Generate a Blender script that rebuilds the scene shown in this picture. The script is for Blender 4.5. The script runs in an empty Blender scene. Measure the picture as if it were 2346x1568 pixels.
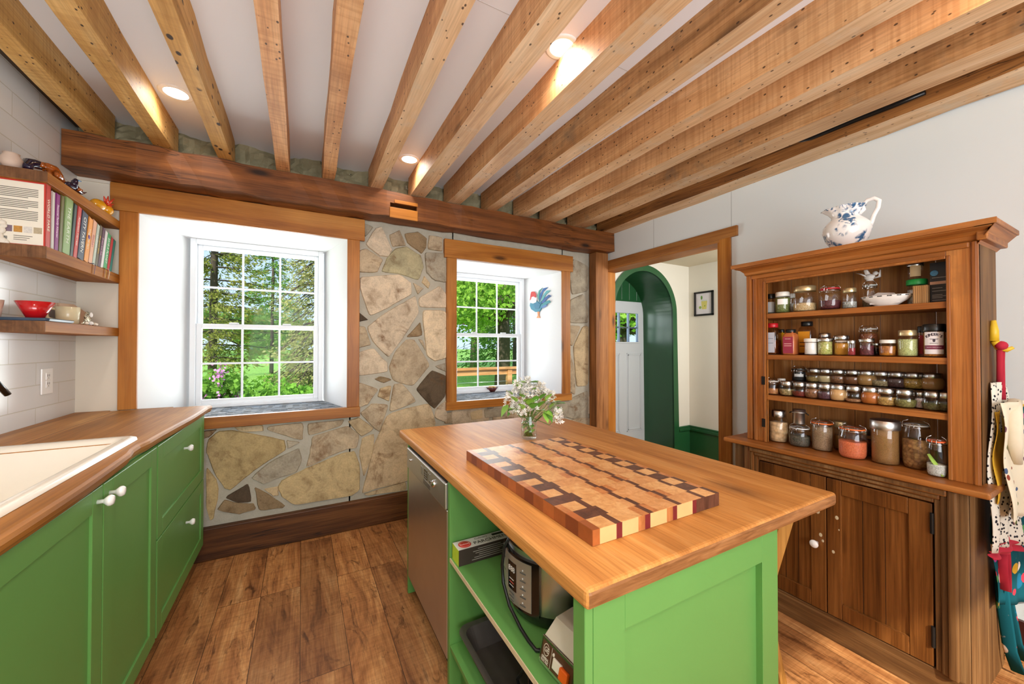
import bpy, bmesh, math, random
import numpy as np
from mathutils import Vector, Matrix
random.seed(7)
C = bpy.context.scene
PI = math.pi

# ------------------------------------------------------------------ camera
YAW, PITCH, FPX = math.radians(28.83), math.radians(0.62), 874.24
EYE = Vector((0, 0, 1.37))
cam = bpy.data.cameras.new('camera')
cam.sensor_width = 36.0
cam.lens = 36.0 * FPX / 2346
cam.clip_start = 0.02
cam.clip_end = 400
camo = bpy.data.objects.new('camera', cam)
camo.location = EYE
camo.rotation_euler = (PI/2 + PITCH, 0, -YAW)
C.collection.objects.link(camo)
C.camera = camo

# ------------------------------------------------------------------ colour management and cycles quality
vs = C.view_settings
vs.view_transform = 'Standard'
vs.look = 'None'
vs.gamma = 1.0
vs.exposure = 0.32
vs.use_curve_mapping = False
cy = C.cycles
cy.use_denoising = True
cy.max_bounces = 7
cy.diffuse_bounces = 4
cy.glossy_bounces = 3
cy.transmission_bounces = 4
cy.transparent_max_bounces = 20
cy.caustics_reflective = False
cy.caustics_refractive = False
cy.sample_clamp_indirect = 4.0

# ------------------------------------------------------------------ sky and sun
w = bpy.data.worlds.new('sky')
C.world = w
w.use_nodes = True
nt = w.node_tree
bg = nt.nodes['Background']
tc = nt.nodes.new('ShaderNodeTexCoord')
sep = nt.nodes.new('ShaderNodeSeparateXYZ')
nt.links.new(tc.outputs['Generated'], sep.inputs[0])
rmp = nt.nodes.new('ShaderNodeValToRGB')
rmp.color_ramp.elements[0].position = 0.0
rmp.color_ramp.elements[0].color = (0.66, 0.83, 1.0, 1)
rmp.color_ramp.elements[1].position = 0.55
rmp.color_ramp.elements[1].color = (0.36, 0.60, 1.0, 1)
nt.links.new(sep.outputs[2], rmp.inputs[0])
nt.links.new(rmp.outputs[0], bg.inputs[0])
bg.inputs[1].default_value = 1.0

def add_light(name, kind, loc, energy, color=(1, 1, 1), size=None, size_y=None, rot=None, target=None, spread=None):
    l = bpy.data.lights.new(name, kind)
    l.energy = energy
    l.color = color
    if kind == 'AREA':
        if size_y:
            l.shape = 'RECTANGLE'; l.size = size; l.size_y = size_y
        else:
            l.shape = 'DISK'; l.size = size
        if spread: l.spread = spread
    elif size is not None:
        if kind == 'SUN': l.angle = size
        else: l.shadow_soft_size = size
    o = bpy.data.objects.new(name, l)
    o.location = loc
    if target is not None:
        d = Vector(target) - Vector(loc)
        o.rotation_euler = d.to_track_quat('-Z', 'Y').to_euler()
    elif rot: o.rotation_euler = rot
    C.collection.objects.link(o)
    return o

add_light('sun', 'SUN', (-6, -8, 12), 4.6, (1.0, 0.95, 0.84), size=0.02, target=(2, 6, 0))
# added fill light behind the camera, tilted up to brighten ceiling and room
add_light('rear_fill_light', 'AREA', (0.30, -1.88, 1.55), 112, (0.985, 0.99, 1.0), size=2.4, size_y=1.9, rot=(PI/2+0.78, 0, 0))
# daylight falling in through the two kitchen windows
add_light('window_daylight', 'AREA', (-0.28, 4.45, 1.40), 62, (0.95, 0.975, 1.0), size=1.7, size_y=1.7, rot=(-PI/2-0.62, 0, 0))
add_light('window_daylight', 'AREA', (1.85, 4.45, 1.40), 62, (0.95, 0.975, 1.0), size=1.7, size_y=1.7, rot=(-PI/2-0.62, 0, 0))
add_light('hall_fill_light', 'AREA', (3.6, 0.9, 1.9), 34, (1.0, 0.98, 0.95), size=0.8, size_y=0.8, target=(3.7, 3.0, 1.2))  # unseen fill lamp added inside the hall to brighten its walls

# ------------------------------------------------------------------ pixel helpers (a pixel of the photograph and a plane give a point)
_f = Vector((math.sin(YAW)*math.cos(PITCH), math.cos(YAW)*math.cos(PITCH), math.sin(PITCH)))
_r = Vector((math.cos(YAW), -math.sin(YAW), 0))
_u = _r.cross(_f)
def ray(px, py):
    return _r*((px-1173)/FPX) - _u*((py-784)/FPX) + _f
def at_x(px, py, X):
    d = ray(px, py); return EYE + d*((X-EYE.x)/d.x)
def at_y(px, py, Y):
    d = ray(px, py); return EYE + d*((Y-EYE.y)/d.y)
def at_z(px, py, Z):
    d = ray(px, py); return EYE + d*((Z-EYE.z)/d.z)
def at_plane(px, py, P, N):
    d = ray(px, py); N = Vector(N); return EYE + d*((Vector(P)-EYE).dot(N)/d.dot(N))

# ------------------------------------------------------------------ object helpers
def tag(o, label=None, cat=None, group=None, kind=None):
    if label: o['label'] = label
    if cat: o['category'] = cat
    if group: o['group'] = group
    if kind: o['kind'] = kind
    return o
def thing(name, label, cat, loc=(0, 0, 0), group=None, rz=0.0, kind=None):
    o = bpy.data.objects.new(name, None)
    o.empty_display_size = 0.05
    o.location = loc
    o.rotation_euler = (0, 0, rz)
    C.collection.objects.link(o)
    return tag(o, label, cat, group, kind)
def copy_tree(o, parent=None):
    c = o.copy(); C.collection.objects.link(c)
    if parent: c.parent = parent
    for ch in list(o.children): copy_tree(ch, c)
    return c

class MB:
    """collects shapes into one mesh object; org is subtracted so that parts sit in their thing's own space"""
    def __init__(s, org=(0, 0, 0)):
        s.bm = bmesh.new(); s.org = Vector(org); s.mats = []
        s.col = s.bm.loops.layers.float_color.new('tint')
    def mi(s, m):
        if m is None: return 0
        if m not in s.mats: s.mats.append(m)
        return s.mats.index(m)
    def _fin(s, faces, m, smooth=False, tint=None):
        i = s.mi(m)
        for f in faces:
            f.material_index = i; f.smooth = smooth
            if tint is not None:
                for l in f.loops: l[s.col] = (*tint, 1)
    def box(s, x0, x1, y0, y1, z0, z1, m=None, bev=0.0, seg=2, M=None, smooth=False, tint=None):
        r = bmesh.ops.create_cube(s.bm, size=1)
        v = r['verts']
        for q in v:
            q.co = Vector(((x0+x1)/2 + q.co.x*(x1-x0), (y0+y1)/2 + q.co.y*(y1-y0), (z0+z1)/2 + q.co.z*(z1-z0)))
        fs = list({f for q in v for f in q.link_faces})
        if bev > 0:
            es = list({e for q in v for e in q.link_edges})
            rr = bmesh.ops.bevel(s.bm, geom=es, offset=bev, segments=seg, affect='EDGES', profile=0.5)
            fs = list(set(rr['faces']) | {f for f in fs if f.is_valid})
        if M is not None:
            bmesh.ops.transform(s.bm, matrix=M, verts=list({q for f in fs for q in f.verts}))
        s._fin(fs, m, smooth, tint)
        return fs
    def lathe(s, prof, c=(0, 0, 0), seg=24, m=None, M=None, smooth=True, sx=1.0, sy=1.0, wave=None):
        rings = []
        for r, z in prof:
            ring = []
            if r < 1e-6:
                ring = [s.bm.verts.new((c[0], c[1], c[2]+z))]
            else:
                for k in range(seg):
                    a = 2*PI*k/seg
                    rr = r*(wave(a, z) if wave else 1)
                    ring.append(s.bm.verts.new((c[0]+rr*sx*math.cos(a), c[1]+rr*sy*math.sin(a), c[2]+z)))
            rings.append(ring)
        fs = []
        for A, B in zip(rings[:-1], rings[1:]):
            if len(A) == 1 and len(B) == 1: continue
            for k in range(seg):
                k2 = (k+1) % seg
                if len(A) == 1: f = (A[0], B[k2], B[k])
                elif len(B) == 1: f = (A[k], A[k2], B[0])
                else: f = (A[k], A[k2], B[k2], B[k])
                fs.append(s.bm.faces.new(f))
        if M is not None:
            bmesh.ops.transform(s.bm, matrix=M, verts=list({q for f in fs for q in f.verts}))
        s._fin(fs, m, smooth)
        return fs
    def tube(s, pts, rad, m=None, seg=8, cap=True, flat=1.0):
        pts = [Vector(p) for p in pts]
        if not hasattr(rad, '__len__'): rad = [rad]*len(pts)
        rings = []; up = None
        for i, p in enumerate(pts):
            t = (pts[min(i+1, len(pts)-1)] - pts[max(i-1, 0)]).normalized()
            if up is None:
                up = Vector((0, 0, 1)) if abs(t.z) < 0.9 else Vector((1, 0, 0))
            n = (up - t*up.dot(t)).normalized(); up = n
            b = t.cross(n)
            rings.append([s.bm.verts.new(p + (n*math.cos(2*PI*k/seg)*flat + b*math.sin(2*PI*k/seg))*rad[i]) for k in range(seg)])
        fs = []
        for A, B in zip(rings[:-1], rings[1:]):
            for k in range(seg):
                fs.append(s.bm.faces.new((A[k], A[(k+1) % seg], B[(k+1) % seg], B[k])))
        if cap:
            fs.append(s.bm.faces.new(rings[0][::-1])); fs.append(s.bm.faces.new(rings[-1]))
        s._fin(fs, m, True)
        return fs
    def prism(s, poly, d, m=None, tint=None, smooth=False, inset=0.0):
        """closed polygon of 3-D points pushed along vector d; inset shrinks the far face"""
        d = Vector(d); poly = [Vector(p) for p in poly]
        c = sum(poly, Vector())/len(poly)
        a = [s.bm.verts.new(p) for p in poly]
        b = [s.bm.verts.new(c + (p-c)*(1-inset/max(1e-6, (p-c).length)) + d) for p in poly]
        n = len(a); fs = [s.bm.faces.new(a[::-1]), s.bm.faces.new(b)]
        for k in range(n):
            fs.append(s.bm.faces.new((a[k], a[(k+1) % n], b[(k+1) % n], b[k])))
        s._fin(fs, m, smooth, tint)
        return fs
    def quad(s, pts, m=None, tint=None):
        f = s.bm.faces.new([s.bm.verts.new(Vector(p)) for p in pts]); s._fin([f], m, False, tint); return f
    def grid(s, nu, nv, fn, m=None, smooth=True, closed=False):
        V = [[s.bm.verts.new(fn(i/nu, j/nv)) for j in range(nv+1)] for i in range(nu+1)]
        fs = [s.bm.faces.new((V[i][j], V[i+1][j], V[i+1][j+1], V[i][j+1])) for i in range(nu) for j in range(nv)]
        s._fin(fs, m, smooth); return fs
    def ball(s, c, r, m=None, seg=12, ring=8, M=None, sc=(1, 1, 1)):
        rr = bmesh.ops.create_uvsphere(s.bm, u_segments=seg, v_segments=ring, radius=1)
        for q in rr['verts']:
            q.co = Vector((q.co.x*r*sc[0], q.co.y*r*sc[1], q.co.z*r*sc[2]))
            if M is not None: q.co = M @ q.co
            q.co += Vector(c)
        fs = list({f for q in rr['verts'] for f in q.link_faces}); s._fin(fs, m, True); return fs
    def text(s, body, size, M, m, ext=0.0004, bold=0.0, align='CENTER', shear=0.0, sx=1.0):
        cu = bpy.data.curves.new('lettering', 'FONT')
        cu.body = body; cu.size = size; cu.extrude = ext; cu.align_x = align; cu.align_y = 'CENTER'; cu.shear = shear; cu.offset = bold
        cu.resolution_u = 3
        o = bpy.data.objects.new('lettering', cu); C.collection.objects.link(o)
        dg = bpy.context.evaluated_depsgraph_get()
        me = bpy.data.meshes.new_from_object(o.evaluated_get(dg))
        bpy.data.objects.remove(o); bpy.data.curves.remove(cu)
        ov = set(s.bm.verts); of = set(s.bm.faces)
        s.bm.from_mesh(me); bpy.data.meshes.remove(me)
        S = Matrix.Diagonal((sx, 1, 1, 1))
        for q in s.bm.verts:
            if q not in ov: q.co = M @ (S @ q.co)
        s._fin([f for f in s.bm.faces if f not in of], m)
    def build(s, name, m=None, parent=None, loc=(0, 0, 0), kind=None, label=None, cat=None, group=None, rz=0.0, sub=0, autosmooth=True):
        bmesh.ops.recalc_face_normals(s.bm, faces=s.bm.faces)
        for v in s.bm.verts: v.co -= s.org
        me = bpy.data.meshes.new(name)
        s.bm.to_mesh(me); s.bm.free()
        if m is not None and not s.mats: me.materials.append(m)
        for q in s.mats: me.materials.append(q)
        o = bpy.data.objects.new(name, me)
        C.collection.objects.link(o)
        if parent: o.parent = parent
        else: o.location = loc if tuple(loc) != (0, 0, 0) else s.org
        o.rotation_euler.z = rz
        if sub:
            md = o.modifiers.new('smooth', 'SUBSURF'); md.levels = sub; md.render_levels = sub
        return tag(o, label, cat, group, kind)

def frame_to(p, right, up):
    """matrix placing flat lettering: x runs along right, y along up"""
    r = Vector(right).normalized(); u = Vector(up).normalized(); n = r.cross(u)
    M = Matrix((r, u, n)).transposed().to_4x4(); M.translation = Vector(p); return M
# ------------------------------------------------------------------ materials
def lin(c):
    if isinstance(c, str):
        c = c.lstrip('#'); c = [int(c[i:i+2], 16) for i in (0, 2, 4)]
    o = []
    for v in c:
        v /= 255.0
        o.append(v/12.92 if v <= 0.04045 else ((v+0.055)/1.055)**2.4)
    return (*o, 1.0)

class NT:
    def __init__(s, name):
        s.m = bpy.data.materials.new(name); s.m.use_nodes = True
        s.t = s.m.node_tree; s.b = s.t.nodes['Principled BSDF']; s.out = s.t.nodes['Material Output']
    def n(s, k, **kw):
        q = s.t.nodes.new('ShaderNode'+k)
        for a, v in kw.items(): setattr(q, a, v)
        return q
    def l(s, a, b): s.t.links.new(a, b)
    def coord(s, scale=(1, 1, 1), rnd=0.0, kind='Object', rot=(0, 0, 0)):
        tc = s.n('TexCoord'); mp = s.n('Mapping')
        mp.inputs['Scale'].default_value = scale; mp.inputs['Rotation'].default_value = rot
        src = tc.outputs[kind]
        if rnd:
            oi = s.n('ObjectInfo'); mu = s.n('VectorMath', operation='SCALE'); cb = s.n('CombineXYZ')
            s.l(oi.outputs['Random'], cb.inputs[0]); s.l(oi.outputs['Random'], cb.inputs[1]); s.l(oi.outputs['Random'], cb.inputs[2])
            s.l(cb.outputs[0], mu.inputs[0]); mu.inputs['Scale'].default_value = rnd
            ad = s.n('VectorMath', operation='ADD'); s.l(src, ad.inputs[0]); s.l(mu.outputs[0], ad.inputs[1]); src = ad.outputs[0]
        s.l(src, mp.inputs[0]); return mp.outputs[0]
    def noise(s, vec, scale=5, detail=4, rough=0.55, dist=0.0):
        q = s.n('TexNoise'); q.inputs['Scale'].default_value = scale; q.inputs['Detail'].default_value = detail
        q.inputs['Roughness'].default_value = rough; q.inputs['Distortion'].default_value = dist
        if vec is not None: s.l(vec, q.inputs['Vector'])
        return q.outputs[0]
    def voro(s, vec, scale=5, feature='F1', rnd=1.0):
        q = s.n('TexVoronoi'); q.feature = feature; q.inputs['Scale'].default_value = scale; q.inputs['Randomness'].default_value = rnd
        s.l(vec, q.inputs['Vector']); return q
    def ramp(s, fac, stops):
        q = s.n('ValToRGB'); e = q.color_ramp.elements
        while len(e) < len(stops): e.new(0.5)
        for k, (p, c) in enumerate(stops): e[k].position = p; e[k].color = c if len(c) == 4 else (*c, 1)
        s.l(fac, q.inputs[0]); return q.outputs[0]
    def mix(s, fac, a, b, mode='MIX'):
        q = s.n('Mix', data_type='RGBA', blend_type=mode)
        for v, i in ((fac, 0), (a, 6), (b, 7)):
            if isinstance(v, (int, float)): q.inputs[i].default_value = v
            elif isinstance(v, tuple): q.inputs[i].default_value = v
            else: s.l(v, q.inputs[i])
        return q.outputs[2]
    def math(s, op, a, b=None, clamp=False):
        q = s.n('Math', operation=op); q.use_clamp = clamp
        for v, i in ((a, 0), (b, 1)):
            if v is None: continue
            if isinstance(v, (int, float)): q.inputs[i].default_value = v
            else: s.l(v, q.inputs[i])
        return q.outputs[0]
    def bump(s, h, strength=0.2, dist=0.01):
        q = s.n('Bump'); q.inputs['Strength'].default_value = strength; q.inputs['Distance'].default_value = dist
        s.l(h, q.inputs['Height']); s.l(q.outputs[0], s.b.inputs['Normal'])
    def fin(s, col=None, rough=0.5, metal=0.0, spec=0.5, coat=0.0):
        if col is not None:
            if isinstance(col, tuple): s.b.inputs['Base Color'].default_value = col
            else: s.l(col, s.b.inputs['Base Color'])
        if isinstance(rough, (int, float)): s.b.inputs['Roughness'].default_value = rough
        else: s.l(rough, s.b.inputs['Roughness'])
        s.b.inputs['Metallic'].default_value = metal
        s.b.inputs['Specular IOR Level'].default_value = spec
        s.b.inputs['Coat Weight'].default_value = coat
        s.b.inputs['Coat Roughness'].default_value = 0.15
        return s.m

_mc = {}
def flat(c, rough=0.5, metal=0.0, spec=0.5, var=0.08, scale=30, coat=0.0, bump=0.0):
    """one colour with slight procedural mottling"""
    k = (str(c), rough, metal, spec, var, scale, coat, bump)
    if k in _mc: return _mc[k]
    n = NT('paint'); v = n.coord()
    nz = n.noise(v, scale, 3)
    c = lin(c)
    col = n.mix(nz, tuple(x*(1-var) for x in c[:3])+(1,), tuple(min(1, x*(1+var)) for x in c[:3])+(1,))
    if bump: n.bump(nz, bump, 0.004)
    _mc[k] = n.fin(col, rough, metal, spec, coat); return _mc[k]

def wood(name, dark, mid, light, axis='X', across=9, along=0.9, rough=0.45, knots=0.5, fibre=0.35, bump=0.15, holes=0.0, spec=0.35, saw=0.0, vary=0.12, crack=0.0, wear=None, hsize=0.11, hscale=1.0):
    n = NT(name)
    sc = [across]*3; sc['XYZ'.index(axis)] = along
    v = n.coord(tuple(sc), rnd=19.0)
    a = n.noise(v, 1.0, 5, 0.6, 0.9)
    col = n.ramp(a, [(0.30, lin(dark)), (0.5, lin(mid)), (0.70, lin(light))])
    sf = [130]*3; sf['XYZ'.index(axis)] = 3.0
    vf = n.coord(tuple(sf), rnd=19.0)
    fb = n.noise(vf, 1.0, 3, 0.6)
    col = n.mix(fibre, col, n.ramp(fb, [(0.35, (0.35, 0.28, 0.22)), (0.6, (1, 1, 1))]), 'MULTIPLY')
    # slow blotches
    vb = n.coord((1.6, 1.6, 1.6), rnd=7.0)
    bl = n.noise(vb, 1.3, 3)
    col = n.mix(0.5, col, n.ramp(bl, [(0.35, (0.72, 0.68, 0.62)), (0.65, (1.12, 1.1, 1.08))]), 'MULTIPLY')
    if knots:
        sk = [5.5]*3; sk['XYZ'.index(axis)] = 1.7
        kv = n.voro(n.coord(tuple(sk), rnd=11.0), 1.0)
        kf = n.ramp(n.math('ADD', kv.outputs['Distance'], n.math('MULTIPLY', a, 0.08)), [(0.09, (1, 1, 1)), (0.19, (0, 0, 0))])
        col = n.mix(n.math('MULTIPLY', kf, knots), col, tuple(x*0.22 for x in lin(dark)[:3])+(1,))
    if saw:
        ss = [2.0]*3; ss['XYZ'.index(axis)] = 55
        wv = n.noise(n.coord(tuple(ss), rnd=3.0), 1.0, 2, 0.5, 0.4)
        col = n.mix(saw, col, n.ramp(wv, [(0.4, (0.72, 0.62, 0.5)), (0.55, (1, 1, 1))]), 'MULTIPLY')
    if holes:
        sh = [34*hscale]*3; sh['XYZ'.index(axis)] = 22*hscale
        hv = n.voro(n.coord(tuple(sh), rnd=5.0), 1.0)
        hf = n.ramp(hv.outputs['Distance'], [(hsize, (1, 1, 1)), (hsize+0.05, (0, 0, 0))])
        gate = n.ramp(n.noise(n.coord((3, 3, 3), rnd=9.0), 1.5, 2), [(0.40, (0, 0, 0)), (0.46, (1, 1, 1))])
        col = n.mix(n.math('MULTIPLY', n.math('MULTIPLY', hf, gate), holes), col, lin('#3a2410'))
    if crack:
        s2 = [16]*3; s2['XYZ'.index(axis)] = 0.55
        cn = n.noise(n.coord(tuple(s2), rnd=4.0), 1.0, 3, 0.5, 0.3)
        cf = n.ramp(n.math('ABSOLUTE', n.math('SUBTRACT', cn, 0.5)), [(0.004, (1, 1, 1)), (0.014, (0, 0, 0))])
        g2 = n.ramp(n.noise(n.coord((1.5, 1.5, 1.5), rnd=2.0), 1.2, 2), [(0.48, (0, 0, 0)), (0.55, (1, 1, 1))])
        col = n.mix(n.math('MULTIPLY', n.math('MULTIPLY', cf, g2), crack), col, lin('#1c0f06'))
    if wear:
        wn = n.noise(n.coord((3, 3, 3), rnd=2.0), 2.0, 5, 0.65)
        col = n.mix(n.ramp(wn, [(0.55, (0, 0, 0)), (0.72, (0.7, 0.7, 0.7))]), col, lin(wear))
    if vary:
        oi = n.n('ObjectInfo')
        col = n.mix(1.0, col, n.ramp(oi.outputs['Random'], [(0, (1-vary, 1-vary, 1-vary*1.1)), (1, (1+vary, 1+vary, 1+vary))]), 'MULTIPLY')
    n.bump(n.math('ADD', n.math('MULTIPLY', fb, 0.4), a), bump, 0.004)
    return n.fin(col, rough, 0, spec)

def glassy(name, tint=(1, 1, 1), refl=0.09, rough=0.02, k=0.30):
    """thin clear glass: lets light through and mirrors at grazing angles"""
    n = NT(name)
    tr = n.n('BsdfTransparent'); tr.inputs[0].default_value = (*tint, 1)
    gl = n.n('BsdfGlossy'); gl.inputs['Roughness'].default_value = rough
    lw = n.n('LayerWeight'); lw.inputs[0].default_value = 0.22
    f = n.math('ADD', n.math('MULTIPLY', lw.outputs['Facing'], k), refl, True)
    mx = n.n('MixShader'); n.l(f, mx.inputs[0]); n.l(tr.outputs[0], mx.inputs[1]); n.l(gl.outputs[0], mx.inputs[2])
    n.l(mx.outputs[0], n.out.inputs[0])
    return n.m

_gr = {}
def grains(c1, c2, scale=260, rough=0.7):
    k = (c1, c2, scale)
    if k in _gr: return _gr[k]
    n = NT('grains'); v = n.coord(rnd=3.0)
    vo = n.voro(v, scale)
    sepc = n.n('SeparateColor'); n.l(vo.outputs['Color'], sepc.inputs[0])
    col = n.mix(sepc.outputs[0], lin(c1), lin(c2))
    col = n.mix(0.55, col, n.ramp(vo.outputs['Distance'], [(0.3, (1, 1, 1)), (0.85, (0.35, 0.3, 0.28))]), 'MULTIPLY')
    n.bump(vo.outputs['Distance'], 0.5, 0.002)
    _gr[k] = n.fin(col, rough); return _gr[k]

def emit(name, col, st):
    n = NT(name); n.b.inputs['Emission Color'].default_value = lin(col); n.b.inputs['Emission Strength'].default_value = st
    return n.fin(lin(col), 0.6)

# timber family
JOIST = wood('old joist timber', '#b98150', '#d9a470', '#e8bc8c', 'Y', across=7, along=0.8, holes=0.9, saw=0.45, knots=0.5, fibre=0.3, vary=0.10, rough=0.6)
JOISTB = wood('bored joist timber', '#b8873f', '#d9aa62', '#e6c282', 'Y', across=7, along=0.8, holes=1.0, hsize=0.17, hscale=0.55, saw=0.2, knots=0.4, fibre=0.3, vary=0.04, rough=0.6)
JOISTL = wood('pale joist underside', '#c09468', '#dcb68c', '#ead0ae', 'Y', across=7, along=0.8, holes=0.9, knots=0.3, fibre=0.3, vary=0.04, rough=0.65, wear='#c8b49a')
JOISTY = wood('yellow joist timber', '#b8873f', '#d9aa62', '#e6c282', 'Y', across=7, along=0.8, holes=1.0, saw=0.4, knots=0.4, fibre=0.3, vary=0.06, rough=0.6)
JOISTD = wood('weathered joist timber', '#96693c', '#c99460', '#dcae7c', 'Y', across=8, along=1.2, holes=0.9, saw=0.3, knots=0.6, fibre=0.45, vary=0.05, rough=0.65, wear='#75624e')
TIMBERD = wood('dark joist timber', '#5f3717', '#94602f', '#b17a44', 'Y', across=8, along=0.7, holes=0.6, knots=0.6, fibre=0.5, rough=0.6, crack=0.8)
BEAM = wood('hewn beam timber', '#542f12', '#854f23', '#a26630', 'X', across=8, along=0.55, knots=1.0, fibre=0.4, rough=0.5, crack=0.6, bump=0.3, vary=0)
TRX = wood('stained pine trim', '#94561c', '#b8752c', '#c98b42', 'X', across=10, along=0.7, knots=0.9, fibre=0.25, rough=0.4)
TRY = wood('stained pine trim along', '#8a5426', '#a96f38', '#bb8347', 'Y', across=10, along=0.7, knots=0.8, fibre=0.3, rough=0.45)
TRZ = wood('stained pine trim upright', '#94561c', '#b5722a', '#c78840', 'Z', across=10, along=0.7, knots=0.9, fibre=0.25, rough=0.4)
POSTZ = wood('old post timber', '#74461f', '#9f693a', '#b57e4c', 'Z', across=9, along=0.6, knots=0.6, fibre=0.5, rough=0.55)
BASEW = wood('reclaimed baseboard timber', '#2f1a0b', '#5d3717', '#7d5129', 'X', across=9, along=0.8, knots=1.0, fibre=0.6, rough=0.5, crack=0.9, vary=0)
SHELFW = wood('walnut shelf wood', '#8a5016', '#a86820', '#bb8032', 'Y', across=16, along=0.5, knots=0, fibre=0.3, rough=0.6, vary=0.04, spec=0.2)
SHELFE = wood('walnut end grain', '#5c3d22', '#795232', '#8a6240', 'Z', across=22, along=14, knots=0, fibre=0.4, rough=0.5, vary=0.04)
COUNT = wood('counter wood', '#86541f', '#b0752f', '#c8904c', 'Y', across=9, along=0.5, knots=0.5, fibre=0.35, rough=0.48, vary=0, spec=0.35)
PIN = {a: wood('old pine '+a, '#7e4518', '#a5642b', '#bb7c40', a, across=12, along=0.8, knots=0.6, fibre=0.45, rough=0.42, vary=0.07, wear='#8a5a30') for a in 'XYZ'}
PDK = {a: wood('dark old pine '+a, '#4f2c0e', '#75461c', '#8f5c2c', a, across=14, along=0.7, knots=0.6, fibre=0.55, rough=0.40, vary=0.07) for a in 'XYZ'}
PGR = {a: wood('worn pine '+a, '#5a3a1b', '#7c5730', '#96734a', a, across=14, along=0.9, knots=0.5, fibre=0.5, rough=0.6, vary=0.05) for a in 'XYZ'}
PBK = wood('old pine back board', '#945a28', '#b87b42', '#cf9860', 'Z', across=12, along=0.8, knots=0.5, fibre=0.4, rough=0.5, vary=0.03)
STOOLW = wood('oak stool wood', '#94632a', '#b8843f', '#c9995a', 'Z', across=14, along=0.8, knots=0, fibre=0.45, rough=0.45)

# oak worktop made of glued staves
def oak_top():
    n = NT('oak staves')
    v = n.coord((1, 1, 1), rot=(0, 0, PI/2))
    br = n.n('TexBrick'); n.l(v, br.inputs['Vector'])
    br.inputs['Scale'].default_value = 1.0; br.inputs['Brick Width'].default_value = 3.2; br.inputs['Row Height'].default_value = 0.275
    br.inputs['Mortar Size'].default_value = 0.0006; br.inputs['Color1'].default_value = (0, 0, 0, 1); br.inputs['Color2'].default_value = (1, 1, 1, 1)
    br.inputs['Mortar'].default_value = (0.2, 0.2, 0.2, 1); br.offset = 0.37
    off = n.n('VectorMath', operation='SCALE'); n.l(br.outputs['Color'], off.inputs[0]); off.inputs['Scale'].default_value = 31
    tc = n.n('TexCoord'); ad = n.n('VectorMath', operation='ADD'); n.l(tc.outputs['Object'], ad.inputs[0]); n.l(off.outputs[0], ad.inputs[1])
    mp = n.n('Mapping'); mp.inputs['Scale'].default_value = (16, 1.1, 16); n.l(ad.outputs[0], mp.inputs[0])
    a = n.noise(mp.outputs[0], 1.0, 5, 0.6, 0.7)
    col = n.ramp(a, [(0.28, lin('#a96c34')), (0.5, lin('#c68746')), (0.72, lin('#d69e5f'))])
    mp2 = n.n('Mapping'); mp2.inputs['Scale'].default_value = (190, 5, 190); n.l(ad.outputs[0], mp2.inputs[0])
    fb = n.noise(mp2.outputs[0], 1.0, 3)
    col = n.mix(0.4, col, n.ramp(fb, [(0.35, (0.5, 0.4, 0.3)), (0.55, (1, 1, 1))]), 'MULTIPLY')
    col = n.mix(0.7, col, n.ramp(br.outputs['Color'], [(0, (0.72, 0.66, 0.58)), (1, (1.14, 1.14, 1.12))]), 'MULTIPLY')
    # a dark knot by the near right corner
    vd = n.n('VectorMath', operation='DISTANCE'); mk = n.n('Mapping'); mk.inputs['Scale'].default_value = (2.6, 1, 1); n.l(tc.outputs['Object'], mk.inputs[0])
    n.l(mk.outputs[0], vd.inputs[0]); vd.inputs[1].default_value = (0.275*2.6, -0.68, 0.045)
    kd = n.math('ADD', vd.outputs['Value'], n.math('MULTIPLY', a, 0.10))
    col = n.mix(n.ramp(kd, [(0.06, (0.85, 0.85, 0.85)), (0.20, (0, 0, 0))]), col, lin('#6b4020'))
    n.bump(fb, 0.12, 0.002)
    return n.fin(col, 0.5, 0, 0.25)
OAK = oak_top()

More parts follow.
